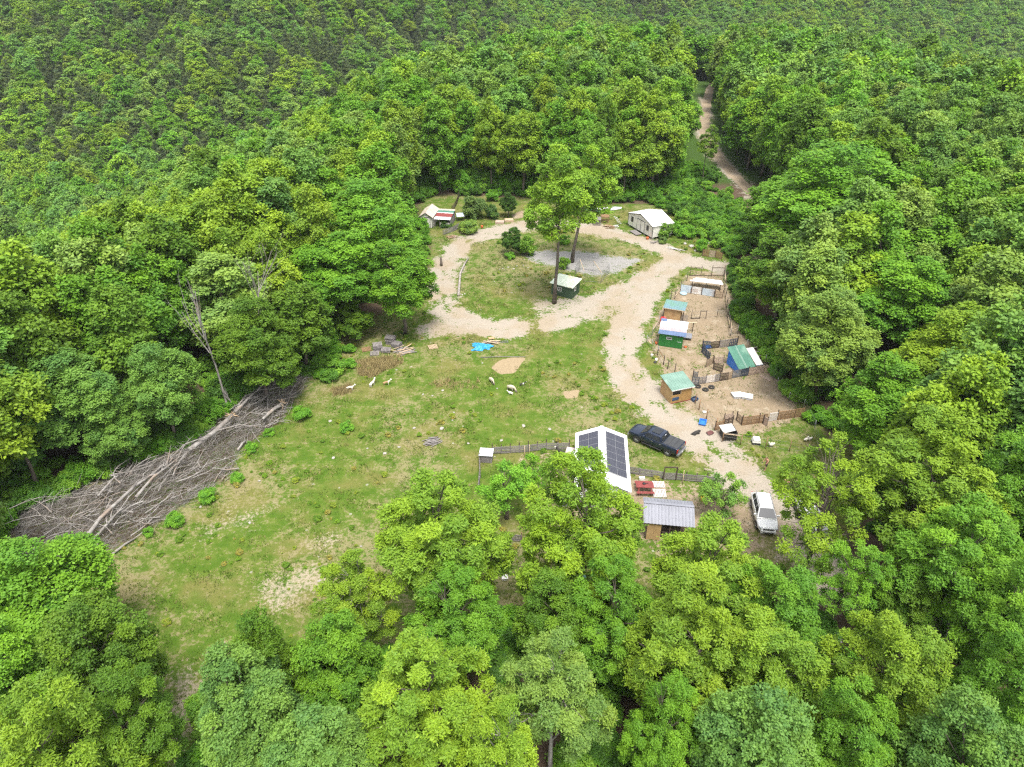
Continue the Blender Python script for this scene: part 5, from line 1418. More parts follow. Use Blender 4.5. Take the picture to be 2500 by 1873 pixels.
# upper pen: metal sheets, pallet, pool, rails
def sheet_wall():
    o = thing('sheet_metal_wall', 'patched wall of pale metal sheets across the upper pen', 'wall', (25.62, 97.81))
    x0, y0 = o.location.x, o.location.y
    for p0, p1, m, h in (((25.61, 97.74), (27.06, 97.22), GALV, 1.15), ((27.08, 97.22), (28.48, 96.71), W_OLD, 1.1), ((28.55, 96.64), (30.25, 96.01), GALV, 1.1)):
        ribbed('sheet', o, m, (p0[0] - x0, p0[1] - y0, 0.03), (p1[0] - x0, p1[1] - y0, 0.03), (p1[0] - x0, p1[1] - y0 + 0.12, h), (p0[0] - x0, p0[1] - y0 + 0.12, h), 6, 0.02)
        box('post', o, DARK_WOOD, (0.1, 0.1, h + 0.2), (p1[0] - x0 + 0.03, p1[1] - y0 - 0.03, h / 2))
    s = thing('panel_trestle', 'long dirty white panels lying on the frame behind the sheet metal wall', 'trestle', (29.54, 98.41), frame_of((27.43, 100.72), (32.34, 99.25))[0])
    for k in range(3): box('panel', s, W_OLD, (4.9 - 0.5 * k, 0.42, 0.05), (0.1 * k, 0.55 + 0.45 * k, 1.02 + 0.03 * k), rx=0.06)
    for x in (-2.1, 0, 2.1): box('trestle', s, DARK_WOOD, (0.1, 1.3, 1.0), (x, 0.9, 0.5))
    f = thing('hay_rack', 'rusty hay rack fixed to the front of the sheet metal wall', 'rack', (27.42, 96.87), frame_of((27.08, 97.22), (28.48, 96.71))[0])
    for k in range(7): beam('bar', f, RUST, (-0.5 + k * 0.165, -0.1, 0.55), (-0.5 + k * 0.165, -0.34, 0.95), 0.025)
    for z, y in ((0.55, -0.1), (0.95, -0.34)): beam('rail', f, RUST, (-0.52, y, z), (0.52, y, z), 0.035)
    for x in (-0.48, 0.48): beam('leg', f, RUST, (x, -0.1, 0), (x, -0.1, 0.56), 0.035)
    pallet_run('pallet_gate', 'upright tan pallet closing the right end of the sheet metal wall', [((30.28, 95.78), (31.40, 95.42), PALLET, 7, True)], 'gate', h=1.15)
    p = thing('paddling_pool', 'small round blue and green paddling pool in the upper pen', 'pool', (25.87, 96.87))
    tube('rim', p, mat('pale_blue_plastic', (0.36, 0.50, 0.56), (0.30, 0.42, 0.48), 0.5), [(0, 0, 0.0), (0, 0, 0.2), (0, 0, 0.24), (0, 0, 0.22), (0, 0, 0.14)], [0.50, 0.55, 0.53, 0.46, 0.44], 22)
    tube('water', p, mat('green_water', (0.03, 0.10, 0.075), (0.02, 0.075, 0.06), 0.1), [(0, 0, 0.12), (0, 0, 0.17)], [0.44, 0.45], 22)
sheet_wall()

def post_fence(name, label, pts, h=1.3, m=None, wires=3, rails=(), rail_m=None, r=0.045, group=None, wire_m=None):
    """posts joined by thin wires, with optional log rails between given post numbers"""
    o = thing(name, label, 'fence', pts[0], 0, group); x0, y0 = pts[0]; m = m or DARK_WOOD
    for x, y in pts:
        hh = h * random.uniform(0.93, 1.1); z = float(zt(x, y)) - o.location.z
        tube('post', o, m, [(x - x0, y - y0, z - 0.15), (x - x0 + random.uniform(-.03, .03), y - y0 + random.uniform(-.03, .03), z + hh)], r, 6)
    for k in range(wires):
        for a, b in zip(pts[:-1], pts[1:]):
            z0, z1 = float(zt(*a)) - o.location.z, float(zt(*b)) - o.location.z
            beam('wire', o, wire_m or STEEL, (a[0] - x0, a[1] - y0, z0 + h * (k + 0.6) / wires), (b[0] - x0, b[1] - y0, z1 + h * (k + .6) / wires), 0.014)
    for i, z in rails:
        a, b = pts[i], pts[i + 1]
        tube('rail', o, rail_m or GREY_WOOD, [(a[0] - x0, a[1] - y0, z), ((a[0] + b[0]) / 2 - x0, (a[1] + b[1]) / 2 - y0, z + 0.03), (b[0] - x0, b[1] - y0, z + 0.02)], [0.05, 0.06, 0.045], 6)
    return o
post_fence('post_and_rail_fence', 'dark post and rail frame closing the top end of the upper pen', [(28.25, 103.58), (29.97, 103.52), (31.64, 103.52), (33.57, 103.45)], 1.75, DARK_WOOD, 0, [(0, 1.35), (2, 1.4), (0, 0.05), (1, 0.05), (2, 0.05)], DARK_WOOD)
post_fence('log_rail_fence', 'fence with bare log rails down the right side of the upper pens', [(33.61, 103.37), (32.81, 99.61), (32.01, 95.94), (31.30, 92.58), (30.65, 89.50), (30.21, 86.46)], 1.35, DARK_WOOD, 3, [(0, 0.9), (1, 0.6), (2, 0.5), (3, 0.75), (4, 0.4)], LUMBER, r=0.055)
post_fence('wire_fence', 'wire fence on dark posts along the left of the upper pen', [(27.37, 101.72), (25.74, 98.41), (24.25, 95.32), (23.54, 94.80), (21.47, 89.50)], 1.45, DARK_WOOD, 3, [(1, 0.35)], LUMBER)
post_fence('wire_fence', 'wire fence on thin posts left of the bright green shed', [(20.51, 87.36), (19.09, 84.33), (18.01, 82.28), (18.48, 80.92), (18.96, 79.24)], 1.3, STEEL, 3, [(0, 0.9), (2, 0.6)], LUMBER, r=0.03)
post_fence('wire_fence', 'thin wire fence with dark posts between the plywood shed and the log rail fence', [(25.37, 89.08), (26.60, 89.12), (27.46, 89.08), (29.15, 89.50), (30.65, 89.50)], 1.35, DARK_WOOD, 3, [(0, 0.1), (1, 1.2)], DARK_WOOD)
post_fence('wire_fence', 'wire fence corner with leaning poles below the log rail fence', [(30.21, 86.46), (29.72, 84.24), (30.80, 84.81)], 1.3, GREY_WOOD, 2, [(0, 1.0), (1, 0.9)], LUMBER)
post_fence('wire_fence', 'row of dark posts left of the patchwork fence, above the plywood hut', [(18.98, 79.36), (19.32, 76.95), (19.66, 75.88), (20.30, 74.74)], 1.45, DARK_WOOD, 2, [(0, 0.9)], PALLET2, r=0.06)
post_fence('wire_fence', 'wire fence with stout posts from the plywood hut down to the black kennel', [(21.49, 68.28), (21.64, 66.94), (22.02, 64.98), (22.68, 63.26)], 1.45, PALLET2, 3, (), r=0.06)
post_fence('wire_fence', 'wire fence on thin posts along the drive below the white crate', [(22.84, 60.96), (24.71, 60.53), (27.25, 59.87), (29.61, 59.32), (32.46, 58.69)], 1.45, PALLET2, 3, [(0, 1.15)], LUMBER, r=0.05)
post_fence('wire_fence', 'wire fence on thin dark posts at the wood edge right of the pens', [(31.07, 81.13), (32.21, 76.95), (32.09, 71.72), (32.58, 68.75), (33.84, 67.29), (33.61, 63.15), (32.54, 58.80)], 1.35, STEEL, 3, (), r=0.03)

# things in the pens
def torus_data(R1, r1, n=20, k=8, sq=1.0):
    V, Fc = [], []
    for i in range(n):
        a = 2 * math.pi * i / n
        for j in range(k):
            b = 2 * math.pi * j / k
            V.append(((R1 + r1 * math.cos(b)) * math.cos(a), (R1 + r1 * math.cos(b)) * math.sin(a), r1 * sq * math.sin(b)))
    for i in range(n):
        for j in range(k):
            Fc.append((i * k + j, ((i + 1) % n) * k + j, ((i + 1) % n) * k + (j + 1) % k, i * k + (j + 1) % k))
    return V, Fc
for p, lab in (((22.58, 71.81), 'old black tyre closest to the plywood hut'), ((23.34, 71.10), 'old black tyre lying nearest the camera of the three'), ((24.19, 71.63), 'old black tyre farthest from the plywood hut')):
    o = mesh_obj('tyre', *torus_data(0.28, 0.12), RUBBER, None, True); o.location = (*p, float(zt(*p)) + 0.11)
    tag(o, lab, 'tyre', 'tyres in the lower pen')
for p, rz, lab in (((26.84, 69.80), 0.12, 'white slab nearer the tyres, of the two lying in the lower pen'), ((27.96, 69.54), -0.32, 'white slab with raised edge lying against the other in the lower pen')):
    o = thing('white_slab', lab, 'slab', p, rz, 'white slabs in the lower pen')
    box('top', o, W_OLD, (1.25, 1.15, 0.06), (0, 0, 0.27), rx=-0.06); box('base', o, GREY_LIGHT, (1.15, 1.05, 0.2), (0, 0, 0.13))
def tub(name, label, loc, rz, m, sx, sy, h, tilt=0.0):
    o = thing(name, label, 'tub', loc, rz); o.rotation_euler.x = tilt
    box('bottom', o, m, (sx, sy, 0.03), (0, 0, 0.03))
    for s in (-1, 1):
        box('side', o, m, (sx + 0.06, 0.03, h), (0, s * sy / 2, h / 2 + 0.02), rx=-s * 0.15); box('side', o, m, (0.03, sy, h), (s * sx / 2, 0, h / 2 + 0.02), ry=s * 0.15)
    M = Merge()
    for s in (-1, 1): M.box((0, s * (sy / 2 + 0.06), h + 0.02), (sx + 0.22, 0.05, 0.04)); M.box((s * (sx / 2 + 0.06), 0, h + 0.02), (0.05, sy + 0.1, 0.04))
    M.build('rim', m, o)
tub('blue_sled', 'bright blue plastic tub on the grass beside the drive', (21.49, 64.37), -0.35, BLUE, 0.62, 0.95, 0.22)
_o = thing('white_crate', 'white plastic dog crate with dark base in the lower right pen', 'crate', (26.47, 60.82), -0.1)
box('base', _o, BLACK, (0.85, 0.75, 0.28), (0, 0, 0.15))
M = Merge(); M.add([(-.44, -.4, .29), (.44, -.4, .29), (.44, .4, .29), (-.44, .4, .29), (-.34, -.32, .68), (.34, -.32, .68), (.34, .32, .68), (-.34, .32, .68)], [(0, 1, 5, 4), (1, 2, 6, 5), (2, 3, 7, 6), (3, 0, 4, 7), (4, 5, 6, 7), (3, 2, 1, 0)]); M.build('lid', WHITE_PL, _o)
box('handle', _o, WHITE_PL, (0.3, 0.06, 0.04), (0, 0, 0.71))
def bucket(label, loc, m, r=0.17, h=0.34, cat='bucket', tilt=0.0):
    o = thing('bucket', label, cat, loc); o.rotation_euler = (tilt, 0, random.uniform(0, 6))
    tube('body', o, m, [(0, 0, 0), (0, 0, h), (0, 0, h - 0.03)], [r * .8, r, r * .6], 12); tube('rim', o, m, [(0, 0, h - 0.05), (0, 0, h)], [r * 1.06, r * 1.06], 12)
bucket('white bucket nearest the drive left of the dark posts', (18.16, 78.95), WHITE_PL)
bucket('white bucket tipped over beside a black bowl by the dark posts', (18.60, 77.90), WHITE_PL, tilt=1.2)
bucket('small black bowl beside the tipped white bucket', (18.33, 77.39), BLACK, 0.2, 0.16, 'bowl')
bucket('orange bucket at the left foot of the bright green shed', (19.25, 82.09), ORANGE, 0.16, 0.36)
bucket('orange feed pan on the soil right of the bright green shed', (23.01, 81.28), ORANGE, 0.2, 0.15, 'pan')
bucket('white lid-like pan on the soil below the stout posts', (22.18, 66.48), WHITE_PL, 0.22, 0.12, 'pan')
bucket('orange pot by the right corner of the white shed', (23.88, 118.60), ORANGE, 0.26, 0.4, 'pot')
bucket('orange pot at the roadside left of the two raised planks', (-5.49, 124.03), ORANGE, 0.22, 0.5, 'pot')
bucket('bright blue bucket lying at the wood edge right of the pens', (33.77, 59.39), BLUE, 0.3, 0.5, tilt=1.3)
bucket('black bucket under the trees at the far end of the brown pallet fence', (33.45, 64.98), BLACK, 0.2, 0.36)
bucket('black bucket at the fence beyond the brown pallet fence', (33.99, 64.21), BLACK, 0.18, 0.34)
_o = thing('feed_sack', 'crumpled dark red feed sack by the left post of the kennel', 'sack', (21.88, 62.48), 0.5)
M = Merge(); _g = np.random.default_rng(4); _V = []
for i in range(5):
    for j in range(6):
        _V.append((-0.4 + 0.2 * i + _g.normal(0, .02), -0.3 + 0.12 * j + _g.normal(0, .02), 0.06 + 0.28 * math.sin(math.pi * (i + .3) / 4.6) * math.sin(math.pi * (j + .3) / 5.6) + abs(_g.normal(0, .04))))
M.add(_V, [(i * 6 + j, (i + 1) * 6 + j, (i + 1) * 6 + j + 1, i * 6 + j + 1) for i in range(4) for j in range(5)]); M.build('cloth', mat('maroon_sack', (0.14, 0.055, 0.05), (0.10, 0.04, 0.038), 0.8), _o, True); box('tie', _o, LUMBER, (0.06, 0.2, 0.05), (0.38, 0.02, 0.1))
_o = thing('plank_pair', 'two bare planks on the soil at the end of the patchwork fence', 'planks', (31.30, 73.71), -0.95)
for k in range(2): box('plank', _o, PINK_W, (1.5, 0.14, 0.05), (0, k * 0.2, 0.04), rz=0.03 * k)

# ------------------------------------------------------------------ round the loop: stored timber and yard goods
def pallet_stack(label, loc, rz, n, m=None, w=1.2, d=1.0, group='pallets stored at the wood edge', tilt=0.0):
    o = thing('pallet_stack' if n > 1 else 'pallet', label, 'pallets' if n > 1 else 'pallet', loc, rz, group); o.rotation_euler.x = tilt
    m = m or GREY_WOOD
    for i in range(n):
        z = 0.15 * i; dx, dy, a = random.uniform(-.06, .06), random.uniform(-.06, .06), random.uniform(-.05, .05)
        for k in range(7): box('slat', o, m, (w / 7 * 0.7, d, 0.022), (dx - w / 2 + w * (k + .5) / 7, dy, z + 0.135), a)
        for y in (-d / 2 + 0.05, 0, d / 2 - 0.05): box('stringer', o, m, (w, 0.045, 0.1), (dx, dy + y, z + 0.07), a)
pallet_stack('tall leaning stack of grey pallets on the left of the pallet store', (-17.65, 80.53), 0.25, 6)
pallet_stack('tallest stack of grey pallets at the back of the pallet store', (-16.21, 82.26), -0.2, 7)
pallet_stack('shorter stack of grey pallets right behind the loose lumber', (-15.29, 81.45), -0.35, 4)
pallet_stack('low stack of grey pallets in front of the tall stacks', (-16.50, 80.06), -0.1, 3)
pallet_stack('single grey pallet lying at the front left of the pallet store', (-17.91, 79.44), 0.1, 1)
pallet_stack('single brown pallet on the leaf litter left of the pallet store', (-19.13, 80.58), 0.3, 1, PALLET2)
pallet_stack('single pale pallet with missing boards on the gravel right of the store', (-10.53, 81.19), 0.35, 1, LUMBER)
def heap(name, label, loc, rz, n, length, m, spread=(1.6, 0.6), cat='lumber', seed=1, thick=(0.07, 0.03)):
    o = thing(name, label, cat, loc, rz); g = random.Random(seed)
    for i in range(n):
        l = length * g.uniform(0.5, 1.1)
        box('board', o, m if not isinstance(m, list) else g.choice(m), (l, thick[0] * g.uniform(.7, 1.5), thick[1]), (g.uniform(-1, 1) * spread[0] * 0.4, g.uniform(-1, 1) * spread[1], 0.05 + 0.35 * g.random() * max(0, 1 - i / n / 1.2)), rz=g.gauss(0, 0.25), ry=g.gauss(0, 0.06))
heap('lumber_heap', 'scattered heap of grey broken boards in front of the pallet stacks', (-14.37, 80.14), 0.35, 34, 2.4, [GREY_WOOD, LUMBER], (1.6, 0.85), seed=3, thick=(0.1, 0.035))
heap('lumber_heap', 'small flattened pile of grey boards in the middle of the field', (-8.64, 60.96), 0.25, 26, 1.4, GREY_WOOD, (1.0, 0.6), seed=4)
heap('lumber_heap', 'pale timbers lying beside the crumpled blue tarp', (-2.73, 82.53), 0.12, 9, 2.2, [LUMBER, GREY_WOOD], (0.8, 0.4), seed=6, thick=(0.12, 0.06))
heap('lumber_heap', 'few broken boards at the foot of the picket fence', (-10.65, 119.65), 0.35, 14, 1.8, [PALLET2, PINK_W], (1.0, 0.7), seed=7, thick=(0.14, 0.03))
heap('pipe_bundle', 'bundle of white pipes lying at the drive edge under the bank', (27.89, 114.01), -0.5, 9, 3.4, W_OLD, (0.4, 0.25), 'pipes', 8, (0.06, 0.06))
heap('lumber_heap', 'broken boards on the ground between the metal cages and the white shed', (17.88, 124.08), -0.2, 12, 1.7, [PALLET2, LUMBER], (1.4, 0.5), seed=9, thick=(0.16, 0.03))
heap('lumber_heap', 'crossed grey poles under the right corner of the white shed', (24.80, 116.98), 0.6, 7, 1.6, GREY_WOOD, (0.4, 0.4), seed=10)
_o = thing('orange_board', 'orange board lying on the pale timbers by the tarp', 'board', (*(-2.77, 83.07), float(zt(*(-2.76, 82.53))) + 0.36), 0.2); box('board', _o, mat('salmon_board', (0.62, 0.30, 0.16), (0.52, 0.25, 0.13), 0.7), (0.75, 0.5, 0.04), (0, 0, 0.03)); box('batten', _o, LUMBER, (0.05, 0.5, 0.03), (0.2, 0, 0.06))
_o = thing('steel_frame', 'long silver ladder lying behind the pale timbers by the tarp', 'ladder', (-1.77, 82.53), 0.12)
for y in (-0.18, 0.18): beam('rail', _o, STEEL, (-1.3, y, 0.08), (1.3, y, 0.08), 0.05)
for k in range(8): beam('rung', _o, STEEL, (-1.2 + k * 0.34, -0.18, 0.08), (-1.2 + k * 0.34, 0.18, 0.08), 0.035)
# crumpled tarp
def tarp(loc):
    g = np.random.default_rng(9); n = 22
    u, v = np.meshgrid(np.linspace(-1, 1, n), np.linspace(-1, 1, n))
    r = np.hypot(u, v); a = np.arctan2(v, u)
    edge = 1 + 0.28 * np.sin(3 * a + 1) + 0.16 * np.sin(7 * a) 
    x, y = u * 1.15 * edge, v * 0.8 * edge
    z = 0.5 * np.clip(1 - r, 0, 1) ** 0.7 + 0.10 * np.abs(np.sin(9 * u + 4 * v)) * (1.2 - r).clip(0, 1) + 0.08 * np.abs(np.sin(5 * v - 7 * u + 2)) + 0.03
    V = np.stack([x, y, z], -1).reshape(-1, 3)
    o = mesh_obj('tarpaulin', V, [(i * n + j, i * n + j + 1, (i + 1) * n + j + 1, (i + 1) * n + j) for i in range(n - 1) for j in range(n - 1)], TARP)
    o.location = (*loc, float(zt(*loc))); tag(o, 'crumpled bright blue tarpaulin on the grass below the loop', 'tarpaulin')
tarp((-4.02, 81.19))
_o = thing('fallen_pole', 'thin pale pole lying on the grass across the top of the straw patch', 'pole', (-4.08, 78.52)); _e = (1.85, 78.68)
tube('pole', _o, GREY_WOOD, [(0, 0, 0.08), ((_e[0] - _o.location.x) * .5, (_e[1] - _o.location.y) * .5 + .1, 0.12), (_e[0] - _o.location.x, _e[1] - _o.location.y, 0.08)], [0.05, 0.045, 0.03], 6)
# the long white log beside the loop
_a, _b, _c, _d = (-8.04, 96.34), (-8.23, 104.06), (-7.74, 107.73), (-7.27, 109.80)
o = tube('fallen_log', None, BARK_PALE, [(*_a, 0.15), (*_b, 0.2), (*_c, 0.2), (*_d, 0.25)], [0.2, 0.18, 0.15, 0.1], 8); tag(o, 'long pale fallen log along the inner edge of the loop', 'log')
_o = thing('stump_post', 'dark weathered stump standing at the left edge of the loop', 'stump', (-11.52, 107.26)); tube('stem', _o, BARK, [(0, 0, -0.1), (0.03, 0, 0.6), (-0.02, 0, 1.5)], [0.24, 0.19, 0.17], 9)
# picket fence with vegetable bed
def picket(name, label, a, b, n, h, m):
    o = thing(name, label, 'fence', a); x0, y0 = a; rz, L_ = frame_of(a, b)
    for k in range(n):
        t = k / (n - 1); bow = 0.35 * math.sin(math.pi * t)
        box('picket', o, m, (L_ / n * 0.7, 0.03, h * random.uniform(0.9, 1.05)), ((b[0] - x0) * t + bow * math.sin(rz), (b[1] - y0) * t - bow * math.cos(rz), h / 2), rz)
    for z in (0.3, 0.75):
        for t in (0.25, 0.75): box('rail', o, m, (L_ * 0.5, 0.04, 0.06), ((b[0] - x0) * t + 0.25 * math.sin(rz), (b[1] - y0) * t - 0.25 * math.cos(rz) + 0.03, h * z), rz)
picket('picket_fence', 'bowed dark picket fence in front of the striped lean-to', (-12.32, 120.77), (-9.60, 124.22), 22, 1.0, GREY_WOOD)
picket('picket_fence', 'thin dark stick fence climbing into the wood behind the striped lean-to', (-11.56, 132.49), (-10.85, 141.92), 20, 1.1, DARK_WOOD)
for p, rz, m_, lab in (((-2.25, 126.61), -0.1, PINK_W, 'shallow wooden planter box at the top of the loop, nearer the round bush'), ((-0.56, 127.63), 0.1, LUMBER, 'pale wooden planter box at the top of the loop, nearer the sand heap')):
    o = thing('planter_box', lab, 'planter', p, rz, 'planter boxes at the top of the loop')
    for s in (-1, 1): box('side', o, m_, (1.6, 0.05, 0.35), (0, s * 0.55, 0.18)); box('side', o, m_, (0.05, 1.1, 0.35), (s * 0.78, 0, 0.18))
    for k in range(4): box('plank', o, m_, (0.38, 1.12, 0.03), (-0.57 + 0.38 * k, 0, 0.36))
_o = thing('blue_lean_roof', 'small blue-grey roof sheet on posts behind the flowering bush', 'shelter', (-9.69, 128.04), 0.2)
ribbed('roof', _o, GALV, (-0.7, -0.7, 0.95), (0.7, -0.7, 0.95), (0.7, 0.7, 1.2), (-0.7, 0.7, 1.2), 5, 0.02)
for x in (-0.6, 0.6):
    for y in (-0.6, 0.6): box('post', _o, DARK_WOOD, (0.07, 0.07, 0.95), (x, y, 0.47))
# metal cages, boat hulls and gate frames left of the white shed
def cage(label, loc, rz, w, d, h, m, top, bars=6):
    o = thing('wire_cage', label, 'cage', loc, rz, 'cages left of the white shed')
    for x in (-w / 2, w / 2):
        for y in (-d / 2, d / 2): box('corner_bar', o, m, (0.05, 0.05, h), (x, y, h / 2))
    for z in (0.1, h * .5, h - 0.03):
        for s in (-1, 1): box('side_rail', o, m, (w, 0.04, 0.05), (0, s * d / 2, z)); box('side_rail', o, m, (0.04, d, 0.05), (s * w / 2, 0, z))
    for k in range(1, bars):
        for s in (-1, 1): box('bar', o, m, (0.025, 0.025, h), (-w / 2 + w * k / bars, s * d / 2, h / 2))
    for k in range(5): box('top_slat', o, top, (w * 1.03, d / 5 * 0.8, 0.03), (0, -d / 2 + d * (k + .5) / 5, h + 0.02))
cage('grey topped slatted cage nearest the drive, left of the white shed', (15.75, 125.87), -0.15, 1.25, 1.5, 1.15, GREY_WOOD, GREY_WOOD)
cage('rusty cage with an orange corner behind the grey topped cage', (17.22, 127.28), -0.25, 1.6, 1.5, 1.1, RUST, PALLET2)
_o = thing('gate_panel', 'leaning white framed panel beside the rusty cage', 'panel', (19.48, 125.87), -0.9)
for s in (-1, 1): box('stile', _o, WHITE_PL, (0.08, 0.05, 1.9), (s * 0.45, 0, 0.75), rx=0.7)
for k in range(4): box('crossbar', _o, WHITE_PL, (0.9, 0.05, 0.08), (0, -(k - 1.5) * 0.40, 0.75 + (k - 1.5) * 0.47), rx=0.7)
heap('pipe_bundle', 'tangle of white pipes at the foot of the leaning panel', (19.04, 124.67), 0.3, 8, 1.2, W_OLD, (0.5, 0.35), 'pipes', 12, (0.06, 0.06))
def hull(label, a, b, w, h, m):
    o = thing('boat_hull', label, 'boat', ((a[0] + b[0]) / 2, (a[1] + b[1]) / 2), frame_of(a, b)[0], 'upturned boats at the wood edge'); L_ = frame_of(a, b)[1]
    n, k = 12, 9; V = []
    for i in range(n):
        t = i / (n - 1); s = max(0.06, min(1, (1 - t) * 3.2)) ** 0.6 * (0.9 if i == 0 else 1)
        for j in range(k):
            q = math.pi * j / (k - 1); V.append((-L_ / 2 + L_ * t, math.cos(q) * w / 2 * s, 0.08 + h * math.sin(q) ** 0.6 * (0.75 + 0.25 * s)))
    Fc = [(i * k + j, (i + 1) * k + j, (i + 1) * k + j + 1, i * k + j + 1) for i in range(n - 1) for j in range(k - 1)] + [tuple(range(k))]
    mesh_obj('hull', V, Fc, m, o, True); beam('keel', o, m, (-L_ / 2, 0, h + 0.10), (L_ * 0.3, 0, h + 0.10), 0.06, 0.05)
    for y in (-w / 2, w / 2): beam('gunwale', o, GREY_LIGHT, (-L_ / 2, y, 0.09), (L_ * 0.2, y, 0.09), 0.05)
hull('upturned white boat at the wood edge left of the white shed', (15.69, 132.99), (21.25, 134.00), 1.1, 0.4, W_METAL)
hull('upturned teal boat half hidden behind the second tall tree', (13.76, 133.65), (17.72, 131.90), 1.1, 0.4, TEAL_METAL)
# fence of old gates and pallets above the pens
pallet_run('pallet_fence', 'row of brown pallets at the foot of the bank above the pens', [((31.94, 111.28), (32.92, 110.99), PALLET2, 8, True), ((32.92, 110.85), (33.88, 110.65), PINK_W, 5, True), ((33.92, 110.65), (34.85, 109.85), PALLET2, 8, True)], h=1.15)
# white ladder-like frame on the bank, logs and boulders
for i, (p, r_, l, a, lab) in enumerate((((31.62, 127.69), 0.42, 2.4, -0.35, 'thick pale cut log behind the white shed, nearer the shed'), ((33.93, 126.07), 0.36, 2.8, -0.45, 'thick pale cut log behind the white shed, farther from the shed'))):
    o = tube('cut_log', None, BARK_PALE, [(-l / 2, 0, 0), (0, 0.05, 0.03), (l / 2, 0, 0)], [r_, r_ * .95, r_ * .9], 10); o.location = (*p, float(zt(*p)) + r_ + 0.25); o.rotation_euler.z = a; tag(o, lab, 'log', 'cut logs behind the white shed')

ROCKS = []
def rock_mesh(seed):
    g = np.random.default_rng(seed); bm = bmesh.new(); bmesh.ops.create_icosphere(bm, subdivisions=2, radius=1.0)
    k = g.normal(0, 1, (6, 3))
    for v in bm.verts:
        c = np.array(v.co); f = 1 + 0.18 * sum(math.sin(2.2 * float(np.dot(c, q)) + i) for i, q in enumerate(k)) / 3
        v.co = Vector((c[0] * f, c[1] * f * 0.8, c[2] * f * 0.42))
    me = bpy.data.meshes.new('rock'); bm.to_mesh(me); bm.free(); me.materials.append(STONE); return me
RM = [rock_mesh(s) for s in range(4)]
def rock(loc, s, label, group, name='rock'):
    o = bpy.data.objects.new(name, RM[random.randrange(4)]); link(o); o.location = (*loc, float(zt(*loc)) + 0.12 * s); s *= 0.55; o.scale = (s, s, s * random.uniform(.7, 1.1)); o.rotation_euler = (random.uniform(-.2, .2), random.uniform(-.2, .2), random.uniform(0, 6)); tag(o, label, 'rock', group)
for p, s in (((-8.35, 70.99), .35), ((-9.47, 69.87), .28), ((-10.65, 70.13), .3), ((-6.76, 64.97), .22), ((-7.84, 63.34), .5), ((-10.93, 63.48), .4), ((-12.18, 60.08), .35), ((-1.79, 71.39), .25), ((-6.69, 66.45), .25), ((-4.75, 60.70), .3), ((1.32, 63.91), .45), ((4.20, 63.25), .4), ((-1.17, 61.23), .35), ((-20.59, 64.77), .4), ((-15.54, 59.82), .25), ((-13.55, 58.96), .4), ((-3.78, 77.23), .25), ((-18.72, 75.17), .5), ((-18.87, 58.23), .4), ((-25.60, 54.56), .3), ((-24.73, 48.66), .3), ((-16.60, 41.69), .3), ((-13.72, 45.72), .25), ((-10.63, 51.18), .3)):
    rock(p, s, 'small pale limestone rock lying in the field grass', 'pale rocks in the field')
for p, s in (((-1.51, 106.18), .35), ((-0.62, 106.64), .3), ((0.28, 106.02), .4), ((-1.12, 105.57), .25), ((0.80, 107.10), .3), ((-2.02, 105.87), .25), ((1.84, 107.41), .3), ((2.59, 106.48), .25), ((5.48, 108.20), .4), ((-7.87, 97.01), .3), ((-7.49, 96.74), .3), ((-7.15, 97.01), .28)):
    rock(p, s, 'pale stone in the rubble bed under the little trees inside the loop', 'stones in the loop bed')
for p, s, lab in (((30.96, 115.39), 1.1, 'big split boulder on the bank right of the white shed'), ((30.11, 116.62), .7, 'rounded boulder on the bank, nearer the white shed'), ((31.23, 113.49), .6, 'flat boulder low on the bank above the pallets'), ((34.19, 116.98), .9, 'pale boulder at the thicket edge above the pallets')):
    rock(p, s, lab, 'boulders on the bank')

# ------------------------------------------------------------------ vehicles (local x forward, y to the left)
def paint(name, col, rough=0.25):
    m = mat(name, col, tuple(c * 0.9 for c in col), rough, scale=0.8, spec=0.5, coat=0.6)
    return m
NAVY_PAINT = paint('dark_blue_paint', (0.012, 0.020, 0.042))
WHITE_PAINT = paint('white_car_paint', (0.78, 0.78, 0.77), 0.3)
TAIL = mat('tail_lamp_red', (0.42, 0.012, 0.012), None, 0.25)
LAMP = mat('clear_lamp', (0.55, 0.57, 0.60), None, 0.15)
TONNEAU = mat('tonneau_vinyl', (0.040, 0.042, 0.046), (0.055, 0.057, 0.06), 0.55, scale=2)

def loft(name, parent, m, sections, smooth=True):
    """sections: (x, [(y, z) ...]) half outlines from the sill up to the centre line, mirrored"""
    V, Fc = [], []
    k = len(sections[0][1])
    for x, prof in sections:
        for y, z in prof: V.append((x, y, z))
        for y, z in prof[::-1]: V.append((x, -y, z))
    r = 2 * k
    for i in range(len(sections) - 1):
        for j in range(r):
            j2 = (j + 1) % r
            Fc.append((i * r + j, i * r + j2, (i + 1) * r + j2, (i + 1) * r + j))
    Fc.append(tuple(range(r))[::-1]); Fc.append(tuple(range((len(sections) - 1) * r, len(sections) * r)))
    o = mesh_obj(name, V, Fc, m, parent)
    if smooth:
        me = o.data
        me.polygons.foreach_set('use_smooth', [len(p.vertices) == 4 for p in me.polygons])
        b = o.modifiers.new('bevel', 'BEVEL'); b.width = 0.03; b.segments = 2; b.limit_method = 'ANGLE'; b.angle_limit = 0.6
    return o

def prof(w, zb, zm, ztop, crown=0.03):
    return [(w * 0.90, zb), (w, zb + 0.16), (w, zm), (w * 0.955, ztop), (w * 0.5, ztop + crown * 0.7), (0.02, ztop + crown)]

